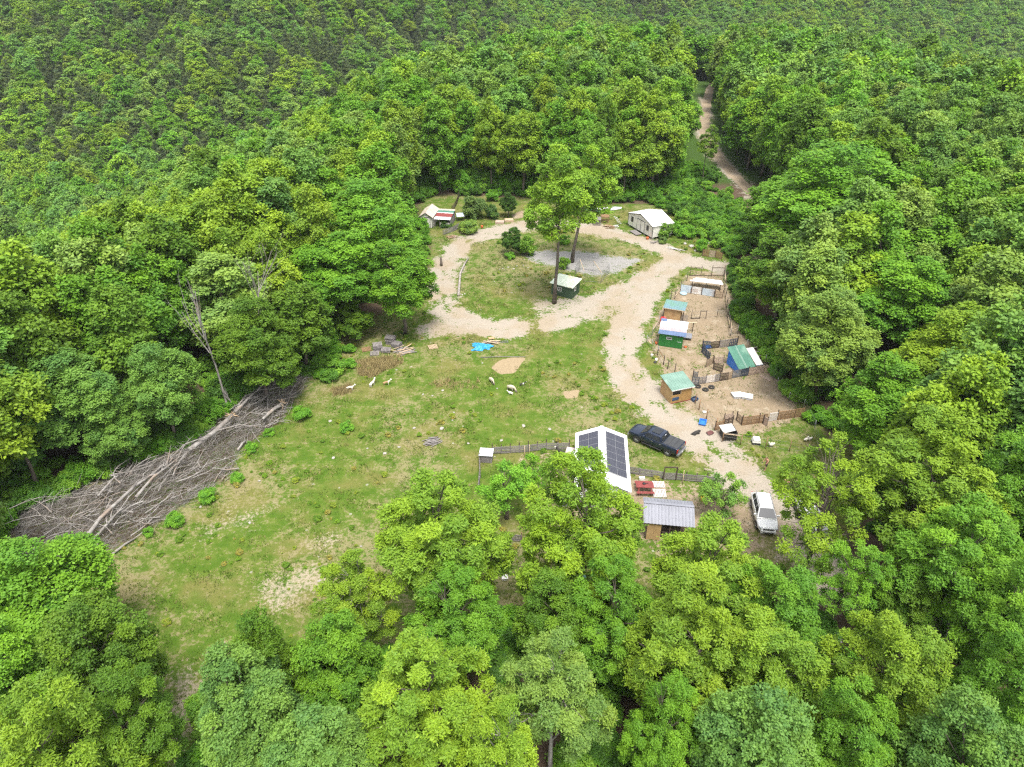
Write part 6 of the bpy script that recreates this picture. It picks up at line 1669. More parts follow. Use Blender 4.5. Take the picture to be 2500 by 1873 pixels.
def wheel(parent, x, y, r, w, rim_m):
    s = 1 if y > 0 else -1
    o = bpy.data.objects.new('wheel', None); link(o, parent); o.location = (x, y, r)
    V, Fc = [], []
    n = 22; pr = [(r * .62, -w / 2), (r * .93, -w / 2), (r, -w * .32), (r, w * .32), (r * .93, w / 2), (r * .62, w / 2)]
    for i in range(n):
        a = 2 * math.pi * i / n
        for q, yy in pr: V.append((q * math.cos(a), yy, q * math.sin(a)))
    k = len(pr)
    for i in range(n):
        for j in range(k):
            Fc.append((i * k + j, ((i + 1) % n) * k + j, ((i + 1) % n) * k + (j + 1) % k, i * k + (j + 1) % k))
    mesh_obj('tyre', V, Fc, RUBBER, o, True)
    M = Merge()
    V = [(0, s * w * .30, 0)] + [(r * .62 * math.cos(2 * math.pi * i / 16), s * w * .36, r * .62 * math.sin(2 * math.pi * i / 16)) for i in range(16)]
    M.add(V, [(0, 1 + i, 1 + (i + 1) % 16) if s < 0 else (0, 1 + (i + 1) % 16, 1 + i) for i in range(16)])
    for i in range(6):
        a = math.pi * 2 * i / 6
        c = (r * .33 * math.cos(a), s * w * .40, r * .33 * math.sin(a))
        M.add(*tube_data([(0, s * w * .42, 0), (r * .6 * math.cos(a), s * w * .40, r * .6 * math.sin(a))], [0.05, 0.035], 4))
    M.build('rim', rim_m, o)

def quadm(name, parent, m, pts):
    return mesh_obj(name, pts, [(0, 1, 2, 3)], m, parent)

def cabin(parent, m, xb0, xb1, xt0, xt1, wb, wt, zb, ztp, splits):
    """greenhouse: body-colour frame and roof with separate glass"""
    loft('cab', parent, m, [(xb0, [(wb * .97, zb - 0.05), (wb, zb), (wb, zb + 0.02), (0.02, zb + 0.02)]), (xt0, [(wb * .97, zb - 0.05), (wb, zb), (wt, ztp), (0.02, ztp + 0.05)]),
                             ((xt0 + xt1) / 2, [(wb * .97, zb - 0.05), (wb, zb), (wt, ztp + 0.03), (0.02, ztp + 0.09)]),
                             (xt1, [(wb * .97, zb - 0.05), (wb, zb), (wt, ztp), (0.02, ztp + 0.05)]), (xb1, [(wb * .97, zb - 0.05), (wb, zb), (wb, zb + 0.02), (0.02, zb + 0.02)])])
    def lerp(a, b, t): return a + (b - a) * t
    e = 0.015
    for nm, xa, xt_, s in (('windshield', xb1, xt1, 1), ('rear_window', xb0, xt0, -1)):
        pts = []
        for t, f in ((0.10, .92), (0.92, .90)):
            x = lerp(xa, xt_, t) + s * e * 2; z = lerp(zb + 0.02, ztp + 0.03, t) + e * 2; w = lerp(wb, wt, t) * f
            pts.append((x, w, z)); pts.append((x, -w, z))
        pts = [pts[0], pts[1], pts[3], pts[2]]
        quadm(nm, parent, GLASS_DARK, pts)
    for s in (-1, 1):
        for a, b in splits:
            pts = []
            for xx, t in ((a, 0.12), (b, 0.12), (b, 0.86), (a, 0.86)):
                lo = lerp(xb0, xt0, t) + 0.10; hi = lerp(xb1, xt1, t) - 0.10
                x = min(max(xx, lo), hi)
                pts.append((x, s * (lerp(wb, wt, t) + 0.022), lerp(zb, ztp, t)))
            quadm('side_window', parent, GLASS_DARK, pts)

def pickup(loc, rz):
    o = thing('pickup_truck', 'dark blue crew cab pickup with black bed cover parked beside the solar house', 'pickup truck', loc, rz)
    W2 = 0.99
    S = [(-2.93, prof(W2 * .95, .55, 1.05, 1.30, 0.0)), (-2.75, prof(W2, .48, 1.1, 1.34, 0.0)), (-1.1, prof(W2, .45, 1.1, 1.34, 0.0)), (1.2, prof(W2, .45, 1.08, 1.28, .03)), (1.75, prof(W2, .45, 1.06, 1.22, .06)), (2.6, prof(W2 * .97, .45, 1.0, 1.13, .07)), (2.86, prof(W2 * .90, .5, .95, 1.05, .04)), (2.95, prof(W2 * .86, .55, .85, .95, .02))]
    loft('body', o, NAVY_PAINT, S)
    cabin(o, NAVY_PAINT, -1.12, 1.62, -0.85, 0.72, 0.94, 0.74, 1.30, 1.86, [(-0.78, -0.02), (0.06, 1.05)])
    box('sunroof', o, GLASS_DARK, (0.9, 1.0, 0.02), (-0.05, 0, 1.955))
    slab('bed_cover', o, TONNEAU, [(-2.82, -0.86, 1.375), (-1.2, -0.86, 1.375), (-1.2, 0.86, 1.375), (-2.82, 0.86, 1.375)], 0.05)
    for x in (-2.3, -1.75): box('cover_rib', o, BLACK, (0.05, 1.7, 0.012), (x, 0, 1.383))
    box('tailgate', o, NAVY_PAINT, (0.05, 1.5, 0.55), (-2.94, 0, 1.02)); box('rear_bumper', o, STEEL, (0.22, 1.85, 0.2), (-3.0, 0, 0.58)); box('front_bumper', o, STEEL, (0.2, 1.75, 0.2), (2.95, 0, 0.55)); box('grille', o, BLACK, (0.05, 1.25, 0.32), (2.955, 0, 0.82))
    box('licence_plate', o, WHITE_PL, (0.02, 0.3, 0.15), (-3.12, 0, 0.6))
    for s in (-1, 1):
        box('tail_lamp', o, TAIL, (0.1, 0.16, 0.42), (-2.92, s * 0.88, 1.08)); box('headlight', o, LAMP, (0.22, 0.24, 0.2), (2.82, s * 0.74, 0.88))
        m = box('mirror', o, NAVY_PAINT, (0.14, 0.24, 0.2), (0.98, s * 1.12, 1.36)); box('running_board', o, BLACK, (2.3, 0.14, 0.06), (0.05, s * 1.0, 0.42))
        for x in (0.0, -0.95): box('door_handle', o, STEEL, (0.2, 0.03, 0.045), (x + 0.05, s * 1.0, 1.12))
        for x in (1.86, -1.86):
            wheel(o, x, s * 0.86, 0.41, 0.29, STEEL)
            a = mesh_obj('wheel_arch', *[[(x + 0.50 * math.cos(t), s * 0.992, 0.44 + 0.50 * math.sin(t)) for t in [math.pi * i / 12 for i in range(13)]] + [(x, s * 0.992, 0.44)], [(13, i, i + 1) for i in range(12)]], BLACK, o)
        for x in (-1.02, 0.02, 1.12): box('door_seam', o, BLACK, (0.012, 0.012, 0.72), (x, s * 0.992, 0.92))
    for x in (-0.0,): box('roof_marker', o, LAMP, (0.05, 0.3, 0.03), (-0.98, 0, 1.83))
_f, _r = Vector((13.55, 60.89)), Vector((16.43, 58.63))
_h = (_f - _r).normalized(); _c = (_f + _r) / 2 + Vector((_h.y, -_h.x)) * 0.86
pickup((_c.x, _c.y), math.atan2(_h.y, _h.x))

def suv(name, label, loc, rz, wagon=True):
    o = thing(name, label, 'car', loc, rz, 'white cars parked on the drive')
    W2 = 0.96
    S = [(-2.38, prof(W2 * .93, .5, 1.0, 1.12, 0.0)), (-2.2, prof(W2, .42, 1.02, 1.16, 0.0)), (0.6, prof(W2, .40, 1.0, 1.14, .02)), (1.1, prof(W2, .40, .98, 1.06, .07)), (1.8, prof(W2 * .96, .40, .90, .97, .09)), (2.15, prof(W2 * .86, .42, .82, .90, .08)), (2.38, prof(W2 * .66, .48, .68, .76, .04))]
    loft('body', o, WHITE_PAINT, S)
    if wagon: cabin(o, WHITE_PAINT, -2.34, 1.30, -1.75, 0.30, 0.91, 0.64, 1.12, 1.64, [(-1.85, -1.15), (-1.08, -0.15), (-0.08, 0.9)])
    else: cabin(o, WHITE_PAINT, -1.75, 1.32, -1.0, 0.35, 0.90, 0.64, 1.08, 1.48, [(-1.3, -0.3), (-0.22, 0.9)])
    box('grille', o, BLACK, (0.05, 1.0, 0.14), (2.37, 0, 0.80))
    for k in range(7): box('grille_bar', o, STEEL, (0.06, 0.03, 0.15), (2.38, -0.48 + 0.16 * k, 0.80))
    box('front_bumper', o, WHITE_PAINT, (0.2, 1.35, 0.28), (2.36, 0, 0.5)); box('rear_bumper', o, BLACK, (0.2, 1.7, 0.25), (-2.38, 0, 0.55)); box('air_intake', o, BLACK, (0.04, 1.0, 0.1), (2.47, 0, 0.46))
    for s in (-1, 1):
        box('headlight', o, LAMP, (0.3, 0.26, 0.14), (2.14, s * 0.68, 0.82)); box('tail_lamp', o, TAIL, (0.1, 0.16, 0.3), (-2.36, s * 0.82, 0.98)); box('mirror', o, WHITE_PAINT, (0.12, 0.22, 0.16), (0.85, s * 1.06, 1.18))
        if wagon: beam('roof_rail', o, STEEL, (-1.9, s * 0.62, 1.75), (0.3, s * 0.62, 1.75), 0.04)
        for x in (0.2, -0.85): box('door_handle', o, STEEL, (0.2, 0.03, 0.04), (x, s * 0.965, 1.02))
        for x in (1.45, -1.42):
            wheel(o, x, s * 0.82, 0.38, 0.26, STEEL)
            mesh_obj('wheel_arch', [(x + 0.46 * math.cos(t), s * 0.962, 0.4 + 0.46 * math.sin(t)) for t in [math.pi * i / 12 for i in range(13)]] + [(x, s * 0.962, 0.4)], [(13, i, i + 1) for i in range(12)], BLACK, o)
_f = Vector((23.57, 46.97)); _rr = Vector((24.04, 50.70))
_h = (_f - _rr).normalized(); _c = _f - _h * 2.4
suv('white_suv', 'white sport utility car facing down the drive, clear of the tree', (_c.x, _c.y), math.atan2(_h.y, _h.x))
_c = Vector((28.17, 48.98))
suv('white_car', 'white car half hidden under the open crowned tree beside the other', (_c.x, _c.y), math.atan2(_h.y, _h.x) + 0.12, False)

# ------------------------------------------------------------------ people and animals: one skinned body each
def skinned(name, verts, edges, radii, mats, pick, loc, rz, label, cat, group=None, sub=2):
    """body grown over a stick skeleton; pick(co) gives the material number of a face"""
    me = bpy.data.meshes.new(name)
    me.from_pydata(verts, edges, [])
    tmp = bpy.data.objects.new('tmp_body', me); COL.objects.link(tmp)
    md = tmp.modifiers.new('skin', 'SKIN'); md.use_smooth_shade = True
    sv = me.skin_vertices[0].data
    for i, r in enumerate(radii):
        sv[i].radius = (r, r) if not isinstance(r, tuple) else r
        sv[i].use_root = (i == 0)
    s = tmp.modifiers.new('sub', 'SUBSURF'); s.levels = s.render_levels = sub
    dg = bpy.context.evaluated_depsgraph_get(); dg.update()
    out = bpy.data.meshes.new_from_object(tmp.evaluated_get(dg))
    bpy.data.objects.remove(tmp, do_unlink=True)
    out.materials.clear()
    for m in mats: out.materials.append(m)
    for p in out.polygons:
        p.material_index = pick(p.center); p.use_smooth = True
    o = bpy.data.objects.new(name, out); link(o)
    zmin = min(v.co.z for v in out.vertices)
    o.location = (loc[0], loc[1], float(zt(*loc)) - zmin - 0.015); o.rotation_euler.z = rz
    return tag(o, label, cat, group)

WOOL = mat('cream_wool', (0.52, 0.46, 0.36), (0.42, 0.36, 0.27), 0.95, scale=6, bump=0.6)
WHITE_FUR = mat('white_fur', (0.70, 0.66, 0.58), (0.6, 0.56, 0.48), 0.9, scale=6, bump=0.3)
BLACK_FUR = mat('black_fur', (0.022, 0.02, 0.018), (0.04, 0.036, 0.032), 0.85, scale=6)
TAN_FUR = mat('tan_fur', (0.36, 0.23, 0.12), (0.28, 0.18, 0.10), 0.9, scale=6)
FACE = mat('grey_brown_face', (0.20, 0.16, 0.13), (0.12, 0.10, 0.08), 0.8, scale=6)
SKIN = mat('sun_tanned_skin', (0.48, 0.25, 0.17), (0.40, 0.20, 0.14), 0.6, scale=6)
HAIR = mat('dark_hair', (0.045, 0.03, 0.022), None, 0.7, scale=9)
CLOTH_BLACK = mat('black_cloth', (0.02, 0.02, 0.024), (0.035, 0.034, 0.036), 0.9, scale=9)

def quadruped(name, label, cat, loc, rz, s, mats, pick, graze=False, woolly=False, group=None, turn=0.0):
    """hoofed animal, s = shoulder height, head towards +x"""
    b = 0.30 if woolly else 0.20
    hx, hz = (0.98, 0.28) if graze else (0.98, 1.26)
    nx, nz = (0.80, 0.62) if graze else (0.76, 1.06)
    V = [(-0.50, 0, 0.80), (-0.12, 0, 0.77), (0.32, 0, 0.78), (0.56, 0, 0.86), (nx, turn * .4, nz), (hx, turn, hz), (hx + 0.20, turn * 1.2, hz - 0.12)]
    Rr = [b * .95, b * 1.04, b * 1.02, b * .68, 0.13, 0.115, 0.065]
    E_ = [(0, 1), (1, 2), (2, 3), (3, 4), (4, 5), (5, 6)]
    for sy in (-1, 1):     # hind: stifle forward, hock back, shank upright; fore: straight with a low wrist
        i = len(V)
        V += [(-0.50, sy * 0.13, 0.60), (-0.43, sy * 0.14, 0.44), (-0.58, sy * 0.14, 0.27), (-0.54, sy * 0.14, 0.02)]
        Rr += [0.13, 0.085, 0.05, 0.045]; E_ += [(0, i), (i, i + 1), (i + 1, i + 2), (i + 2, i + 3)]
        i = len(V)
        V += [(0.36, sy * 0.13, 0.55), (0.35, sy * 0.14, 0.28), (0.37, sy * 0.14, 0.02)]
        Rr += [0.10, 0.055, 0.045]; E_ += [(2, i), (i, i + 1), (i + 1, i + 2)]
        i = len(V)
        V += [(hx - 0.06, turn + sy * 0.13, hz + 0.07), (hx - 0.10, turn + sy * 0.24, hz + 0.03)]; Rr += [0.045, 0.03]; E_ += [(5, i), (i, i + 1)]
    i = len(V); V.append((-0.72, 0, 0.72)); V.append((-0.78, 0, 0.52)); Rr += [0.06, 0.03]; E_ += [(0, i), (i, i + 1)]
    return skinned(name, [(x * s, y * s, z * s) for x, y, z in V], E_, [r * s for r in Rr], mats, lambda c: pick(c / s), loc, rz, label, cat, group)

def head_of(c, graze): return c.x > 0.74 if not graze else (c.x > 0.82 and c.z < 0.5)
quadruped('sheep', 'cream sheep grazing on its own in the field above the pair', 'sheep', (-2.52, 72.78), R(-60), 0.68, [WOOL, FACE], lambda c: 1 if head_of(c, True) or c.z < 0.3 else 0, True, True)
quadruped('sheep', 'large cream sheep grazing with a lamb against its side', 'sheep', (-0.12, 70.99), R(-35), 0.78, [WOOL, FACE], lambda c: 1 if head_of(c, True) or c.z < 0.3 else 0, True, True)
quadruped('lamb', 'small cream lamb standing in front of the large grazing sheep', 'lamb', (-0.18, 70.13), R(165), 0.42, [WHITE_FUR, FACE], lambda c: 0, False, True)
quadruped('goat_kid', 'black and white kid walking behind the large sheep', 'goat', (1.27, 72.01), R(10), 0.46, [BLACK_FUR, WHITE_FUR], lambda c: 1 if (0.05 < c.x < 0.35) or c.x > 1.05 else 0)
quadruped('goat', 'white goat walking at the left of the field near the thicket', 'goat', (-19.48, 71.06), R(8), 0.62, [WHITE_FUR], lambda c: 0, group=None)
quadruped('goat', 'white goat climbing away with its head up, near the dry grass', 'goat', (-17.00, 71.95), R(62), 0.66, [WHITE_FUR], lambda c: 0)
quadruped('goat', 'tan and white goat half hidden in the dry grass', 'goat', (-15.28, 72.17), R(15), 0.60, [TAN_FUR, WHITE_FUR], lambda c: 1 if c.x > 0.3 else 0)
quadruped('calf', 'black and white goat standing in the yard beside the box shelter', 'goat', (5.38, 58.45), R(160), 0.85, [BLACK_FUR, WHITE_FUR], lambda c: 1 if c.x > 0.95 or c.z < 0.25 else 0, turn=-0.1)

# lying dog
V = [(-0.28, 0, 0.17), (0.0, 0.03, 0.19), (0.32, 0, 0.2), (0.48, 0.05, 0.26), (0.62, 0.08, 0.27), (0.74, 0.1, 0.22), (-0.22, -0.16, 0.10), (-0.02, -0.20, 0.06), (0.32, -0.12, 0.09), (0.48, -0.12, 0.05), (-0.44, 0.06, 0.09), (-0.52, 0.16, 0.06), (0.58, 0.17, 0.33), (0.58, -0.02, 0.33)]
skinned('dog', V, [(0, 1), (1, 2), (2, 3), (3, 4), (4, 5), (0, 6), (6, 7), (2, 8), (8, 9), (0, 10), (10, 11), (4, 12), (4, 13)], [.19, .19, .19, .13, .12, .06, .12, .06, .09, .05, .06, .03, .03, .03], [BLACK_FUR], lambda c: 0, (20.24, 62.37), R(20), 'black dog lying on the verge of the drive above the pickup', 'dog')

def bird(label, loc, rz, m, s, cat='duck'):
    V = [(0, 0, .24), (-.14, 0, .25), (.12, 0, .27), (.18, 0, .38), (.2, 0, .47), (.27, 0, .46), (-.3, 0, .33), (0, .05, .12), (0, .05, .01), (0, -.05, .12), (0, -.05, .01)]
    skinned('duck', [(x * s, y * s, z * s) for x, y, z in V], [(0, 1), (0, 2), (2, 3), (3, 4), (4, 5), (1, 6), (0, 7), (7, 8), (0, 9), (9, 10)], [r * s for r in (.13, .11, .11, .055, .06, .025, .04, .02, .015, .02, .015)], [m], lambda c: 0, loc, rz, label, cat)
bird('white duck nearest the wire fence in the lower right pen', (27.90, 60.18), R(190), WHITE_FUR, 1.5)
bird('white duck of two resting side by side, the one nearer the crate', (32.04, 61.15), R(30), WHITE_FUR, 1.3)
bird('white duck resting beside another, on the side of the wood', (32.42, 61.23), R(200), WHITE_FUR, 1.3)

def person(label, loc, rz, top_m, leg_m, pose, hair_m, shirt_z=(0.0, 0.0)):
    """standing figure 1.75 m tall, facing +x"""
    hipz, shz = 0.95, 1.43
    L_ = pose.get('lean', 0.0)
    V = [(0, 0, hipz), (L_ * .3, 0, 1.12), (L_ * .7, 0, 1.30), (L_, 0, shz), (L_ * 1.15, 0, 1.52), (L_ * 1.3 + .02, 0, 1.60), (L_ * 1.3 + .03, 0, 1.70)]
    Rr = [(.15, .12), (.135, .11), (.16, .12), (.13, .10), (.055, .055), (.085, .10), (.085, .09)]
    E_ = [(0, 1), (1, 2), (2, 3), (3, 4), (4, 5), (5, 6)]
    for sy, st in ((1, pose.get('stride', 0.1)), (-1, -pose.get('stride', 0.1))):
        i = len(V); V += [(0, sy * .10, .86), (st * .6 + .03, sy * .11, .48), (st - .02, sy * .12, .09), (st + .16, sy * .13, .045)]
        Rr += [.088, .06, .042, .04]; E_ += [(0, i), (i, i + 1), (i + 1, i + 2), (i + 2, i + 3)]
    for sy in (1, -1):
        el, ha = pose['arm']
        i = len(V); V += [(L_, sy * .20, shz - .02), (L_ + el[0], sy * el[1], el[2]), (L_ + ha[0], sy * ha[1], ha[2])]
        Rr += [.058, .043, .034]; E_ += [(3, i), (i, i + 1), (i + 1, i + 2)]
        h = Vector((L_ + ha[0], sy * ha[1], ha[2])); d = (h - Vector((L_ + el[0], sy * el[1], el[2]))).normalized(); sd = d.cross(Vector((0, 1, 0))).normalized()
        j = i + 2; k = len(V); V.append(tuple(h + d * .08)); Rr.append((.032, .018)); E_.append((j, k))
        for q in range(4):
            n = len(V); a = h + d * .085 + Vector((0, 1, 0)) * (q - 1.5) * .02; V += [tuple(a + d * (.05 - .006 * abs(q - 1))), tuple(a + d * .08 + sd * -.015)]; Rr += [.009, .008]; E_ += [(k, n), (n, n + 1)]
        n = len(V); V += [tuple(h + d * .03 - Vector((0, 1, 0)) * sy * .035), tuple(h + d * .07 - Vector((0, 1, 0)) * sy * .05)]; Rr += [.011, .009]; E_ += [(j, n), (n, n + 1)]
    s0, s1 = shirt_z
    def pick(c):
        if c.z > 1.58 and (c.x < L_ * 1.3 + 0.06 or c.z > 1.70): return 3
        if c.z > s1: return 0
        if c.z > s0 and abs(c.y) < 0.36: return 1
        if c.z < 0.08: return 4
        return 2 if pose['trouser'](c.z) else 0
    return skinned('person', V, E_, Rr, [SKIN, top_m, leg_m, hair_m, BLACK], pick, loc, rz, label, 'person', None, 1)
person('bare-chested person in dark shorts standing on the drive', (26.23, 56.44), R(200), SKIN, CLOTH_BLACK, {'lean': 0.10, 'stride': 0.14, 'arm': ((.10, .26, 1.14), (.26, .22, .98)), 'trouser': lambda z: 0.5 < z < 1.02}, HAIR, (9, 9))
person('person in black top and trousers above the white car with arms raised to the face', (27.17, 52.88), R(120), CLOTH_BLACK, CLOTH_BLACK, {'lean': 0.02, 'stride': 0.05, 'arm': ((.22, .30, 1.28), (.30, .12, 1.52)), 'trouser': lambda z: z < 1.02}, HAIR, (0.98, 1.40))

# ------------------------------------------------------------------ brush pile
AXIS = [(-45.69, 45.55), (-41.52, 47.85), (-36.70, 52.47), (-32.48, 58.12), (-29.57, 65.65), (-26.45, 72.35)]
def axis_dir(x, y):
    best, bd = 0.0, 1e9
    for a, b in zip(AXIS[:-1], AXIS[1:]):
        d = line_dist([a, b], np.array([x]), np.array([y]))[0]
        if d < bd: bd, best = d, math.atan2(b[1] - a[1], b[0] - a[0])
    return best
def brush():
    g = np.random.default_rng(77)
    xs = [p[0] for p in BRUSHZONE]; ys = [p[1] for p in BRUSHZONE]
    M = Merge(); fine = Merge(); dark = Merge()
    n = 0
    while n < 6200:
        X = g.uniform(min(xs), max(xs), 400); Y = g.uniform(min(ys), max(ys), 400)
        dd = -sdf(BRUSHZONE, X, Y) + 0.5 * fbm(X / 1.5, Y / 1.5, 88, 2)
        for x, y, d in zip(X, Y, dd):
            if d < 0.1 or n >= 6200: continue
            a = axis_dir(x, y) + g.normal(0, 0.55) + (math.pi if g.random() < .5 else 0)
            if g.random() < 0.22: a += g.uniform(-1.5, 1.5)
            k = g.random(); big = k < 0.03; old = k > 0.6  # old: dark-coloured twigs, set lower so the gaps look shaded
            L_ = g.uniform(2.2, 4.8) if big else g.uniform(0.5, 2.6)
            r = g.uniform(0.035, 0.075) if big else g.uniform(0.006, 0.019)
            hill = 0.6 + 0.55 * float(fbm(x / 2.2, y / 2.2, 99, 2))
            h = min(2.5, d * 1.0) * hill * (math.sqrt(g.random()) if not old else 0.75 * g.random()) + 0.05
            if big: h = min(2.5, d * 0.95) * hill * g.uniform(.8, 1.05) + 0.05
            bend = g.normal(0, 0.45) * L_ * 0.45; lift = abs(g.normal(0, 0.22)) * L_
            ca, sa = math.cos(a), math.sin(a); pts = []
            zb = float(zt(x, y)) + h
            for t in np.linspace(-0.5, 0.5, 6):
                q = t * L_; off = bend * (1 - 4 * t * t) * 0.5
                pts.append((x + ca * q - sa * off + g.normal(0, .05), y + sa * q + ca * off + g.normal(0, .05), zb + lift * (t + .5) * (0.5 if d > 0.8 else 0.25) + g.normal(0, .04)))
            (M if big else (dark if old else fine)).add(*tube_data(pts, [r, r * .9, r * .8, r * .65, r * .5, r * .25], 6 if big else 3, False))
            if big or (not old and g.random() < 0.55):
                for _ in range(5 if big else 3):
                    i = g.integers(1, 5); p = np.array(pts[i]); e = p + np.array([ca * .6 - sa * g.normal(0, .6), sa * .6 + ca * g.normal(0, .6), abs(g.normal(0.15, .4))]) * g.uniform(.4, 1.3)
                    fine.add(*tube_data([p, (p + e) / 2 + g.normal(0, .09, 3), e], [min(r * .5, .03), min(r * .35, .02), 0.004], 3, False))
            n += 1
    b = fine.build('brush_pile', TWIG, None, False)
    for mg, nm, m_ in ((M, 'branches', DEADWOOD), (dark, 'shade_twigs', TWIG_DARK)):
        o = mg.build(nm, m_, b, True); o['kind'] = 'stuff'
    tag(b, 'long pile of grey dead branches and twigs pushed along the left edge of the field', 'brush pile', kind='stuff')
brush()
def log(label, pts, r0, r1, h, fork=0, root=False):
    hp = [float(np.clip(-sdf(BRUSHZONE, np.array([p[0]]), np.array([p[1]]))[0] * 0.72, 0.1, 1.75)) for p in pts]
    P = [(*p, float(zt(*p)) + 0.35 * h + q) for p, q in zip(pts, hp)]
    o = thing('bare_log', label, 'log', (P[0][0], P[0][1], P[0][2]), 0, 'logs in the brush pile')
    rel = [Vector(p) - Vector(P[0]) for p in P]
    if len(rel) == 2: rel = [rel[0], (rel[0] * 2 + rel[1]) / 3 + Vector((.05, .08, .05)), (rel[0] + rel[1] * 2) / 3 + Vector((-.06, -.03, .08)), rel[1]]
    n = len(rel); tube('stem', o, DEADWOOD, rel, [r0 + (r1 - r0) * i / (n - 1) for i in range(n)], 9)
    g = random.Random(len(label))
    for k in range(fork):
        s = rel[-1].lerp(rel[-2], g.uniform(0, .8)); d = (rel[-1] - rel[-2]).normalized(); e = s + d * g.uniform(1.0, 2.2) + Vector((g.gauss(0, .5), g.gauss(0, .5), abs(g.gauss(0.2, .3))))
        tube('branch', o, DEADWOOD, [s, s.lerp(e, .5) + Vector((g.gauss(0, .1), g.gauss(0, .1), .1)), e], [r1 * .7, r1 * .5, .015], 5)
    if root:
        M = Merge()
        for k in range(16):
            d = Vector((g.gauss(0, 1), g.gauss(0, 1), g.gauss(0, 1))).normalized(); s = rel[0] + d * r0 * .3
            M.add(*tube_data([s, s + d * r0 * 1.4, s + d * r0 * g.uniform(2, 3.4) + Vector((g.gauss(0, .15), g.gauss(0, .15), -.1))], [r0 * .42, r0 * .25, .02], 5))
        M.build('root_ball', mat('clay_roots', (0.40, 0.30, 0.20), (0.28, 0.2, 0.13), 0.95, scale=3), o, True)
log('longest pale log running up the middle of the brush pile', [(-38.99, 43.23), (-37.58, 47.31), (-36.35, 51.66), (-34.40, 55.09)], .2, .11, .55, 6)
log('pale log lying close along the right of the longest log', [(-38.37, 43.71), (-37.16, 46.42), (-36.33, 48.59)], .15, .09, .5, 3)
log('short curved log branching off the upper part of the longest log', [(-35.49, 50.00), (-35.06, 52.88), (-33.91, 55.31)], .15, .09, .75, 3)
log('thick pale log with a cut dark end in the upper half of the pile', [(-30.65, 63.01), (-31.88, 60.25), (-33.13, 57.09)], .27, .22, .9, 0, True)
log('uprooted log with a clay root ball at the right edge of the pile', [(-26.52, 67.17), (-27.16, 65.65), (-27.74, 63.78)], .24, .14, .7, 2, True)
log('log leaning up out of the top end of the pile', [(-29.10, 70.21), (-28.17, 72.35), (-27.23, 74.41)], .13, .16, .9, 0)
log('dark thin log lying across the left side of the pile', [(-39.16, 50.19), (-38.88, 52.67), (-38.49, 55.20)], .11, .07, .8, 2)
log('short stout log at the lower right foot of the pile', [(-35.80, 44.62), (-34.69, 46.39)], .12, .08, .2, 1)
log('pair end log at the very bottom tip of the pile', [(-37.09, 43.15), (-36.85, 44.17)], .13, .12, .2, 0)
log('arched branch rising from the upper pile into the trees', [(-31.62, 67.03), (-31.22, 70.51), (-30.93, 72.97), (-29.56, 74.90)], .12, .05, 1.0, 3)
log('split log in the upper pile left of the root ball', [(-31.00, 64.58), (-30.33, 67.60), (-29.93, 68.46)], .17, .12, .8, 2)
log('long thin pole reaching out of the pile onto the grass', [(-31.66, 60.50), (-29.70, 61.99), (-27.20, 63.01)], .07, .04, .9, 0)
log('grey log at the right flank below the thick cut log', [(-29.29, 59.29), (-28.84, 60.74)], .14, .11, .3, 0)
log('bent pale pole sticking out at the left lower side of the pile', [(-47.72, 49.90), (-46.02, 50.48), (-44.22, 50.68)], .06, .04, .7, 2)
log('pale log low at the left bottom end of the pile', [(-44.42, 44.04), (-43.77, 44.87)], .14, .1, .3, 1)

# bare trees
def bare_tree(name, label, loc, h, seed, spread, m, lean=(0, 0), levels=4, start=0.45, r0=0.2, cat='bare tree', kids=4):
    g = random.Random(seed); o = thing(name, label, cat, loc)
    T, B = Merge(), Merge()
    def grow(p, d, L_, r, lv):
        e = p + d * L_; mid = p.lerp(e, .5) + Vector((g.gauss(0, .05), g.gauss(0, .05), 0)) * L_ * .5
        (T if lv == 0 else B).add(*tube_data([p, mid, e], [r, r * .8, r * .55], 7 if lv == 0 else (5 if lv < 2 else 3), False))
        if lv >= levels: return
        for k in range(kids if lv else kids + 4):
            t = g.uniform(start if lv == 0 else .25, 1.0); q = p.lerp(e, t)
            az = g.uniform(0, 6.28); side = d.cross(Vector((math.cos(az), math.sin(az), .3))).normalized()
            nd = (d + side * spread * g.uniform(.6, 1.3)).normalized()
            grow(q, nd, L_ * g.uniform(.36, .62) * (1 if lv else (1.25 - t * .5)), r * .46, lv + 1)
    grow(Vector((0, 0, -.2)), Vector((lean[0], lean[1], 1)).normalized(), h, r0, 0)
    T.build('trunk', m, o, True); B.build('branches', m, o, True)
    return o
bare_tree('dead_tree', 'bare silvery dead tree standing at the top of the brush pile', (-32.68, 66.67), 12.0, 3, .24, DEADWOOD, (-.06, .02), 3, .60, .14, 'dead tree', 2)
bare_tree('bare_tree', 'leafless grey tree with a fan of fine twigs at the lower right', ((30.79, 31.91)[0], (30.79, 31.91)[1]), 5.5, 5, .75, BARK_PALE, (0, 0), 4, .35, .11, 'bare tree', 4)
bare_tree('dead_tree', 'broken bare stub beside the dead tree at the top of the brush pile', (-31.91, 66.48), 3.0, 8, .4, DEADWOOD, (-.25, .1), 1, .6, .1, 'dead tree', 1)
bare_tree('dead_tree', 'small bare grey treetop poking out of the left woods', ((-29.94, 72.53)[0], (-29.94, 72.53)[1]), 12.5, 11, .45, BARK_PALE, (.1, 0), 3, .75, .1, 'dead tree', 3)

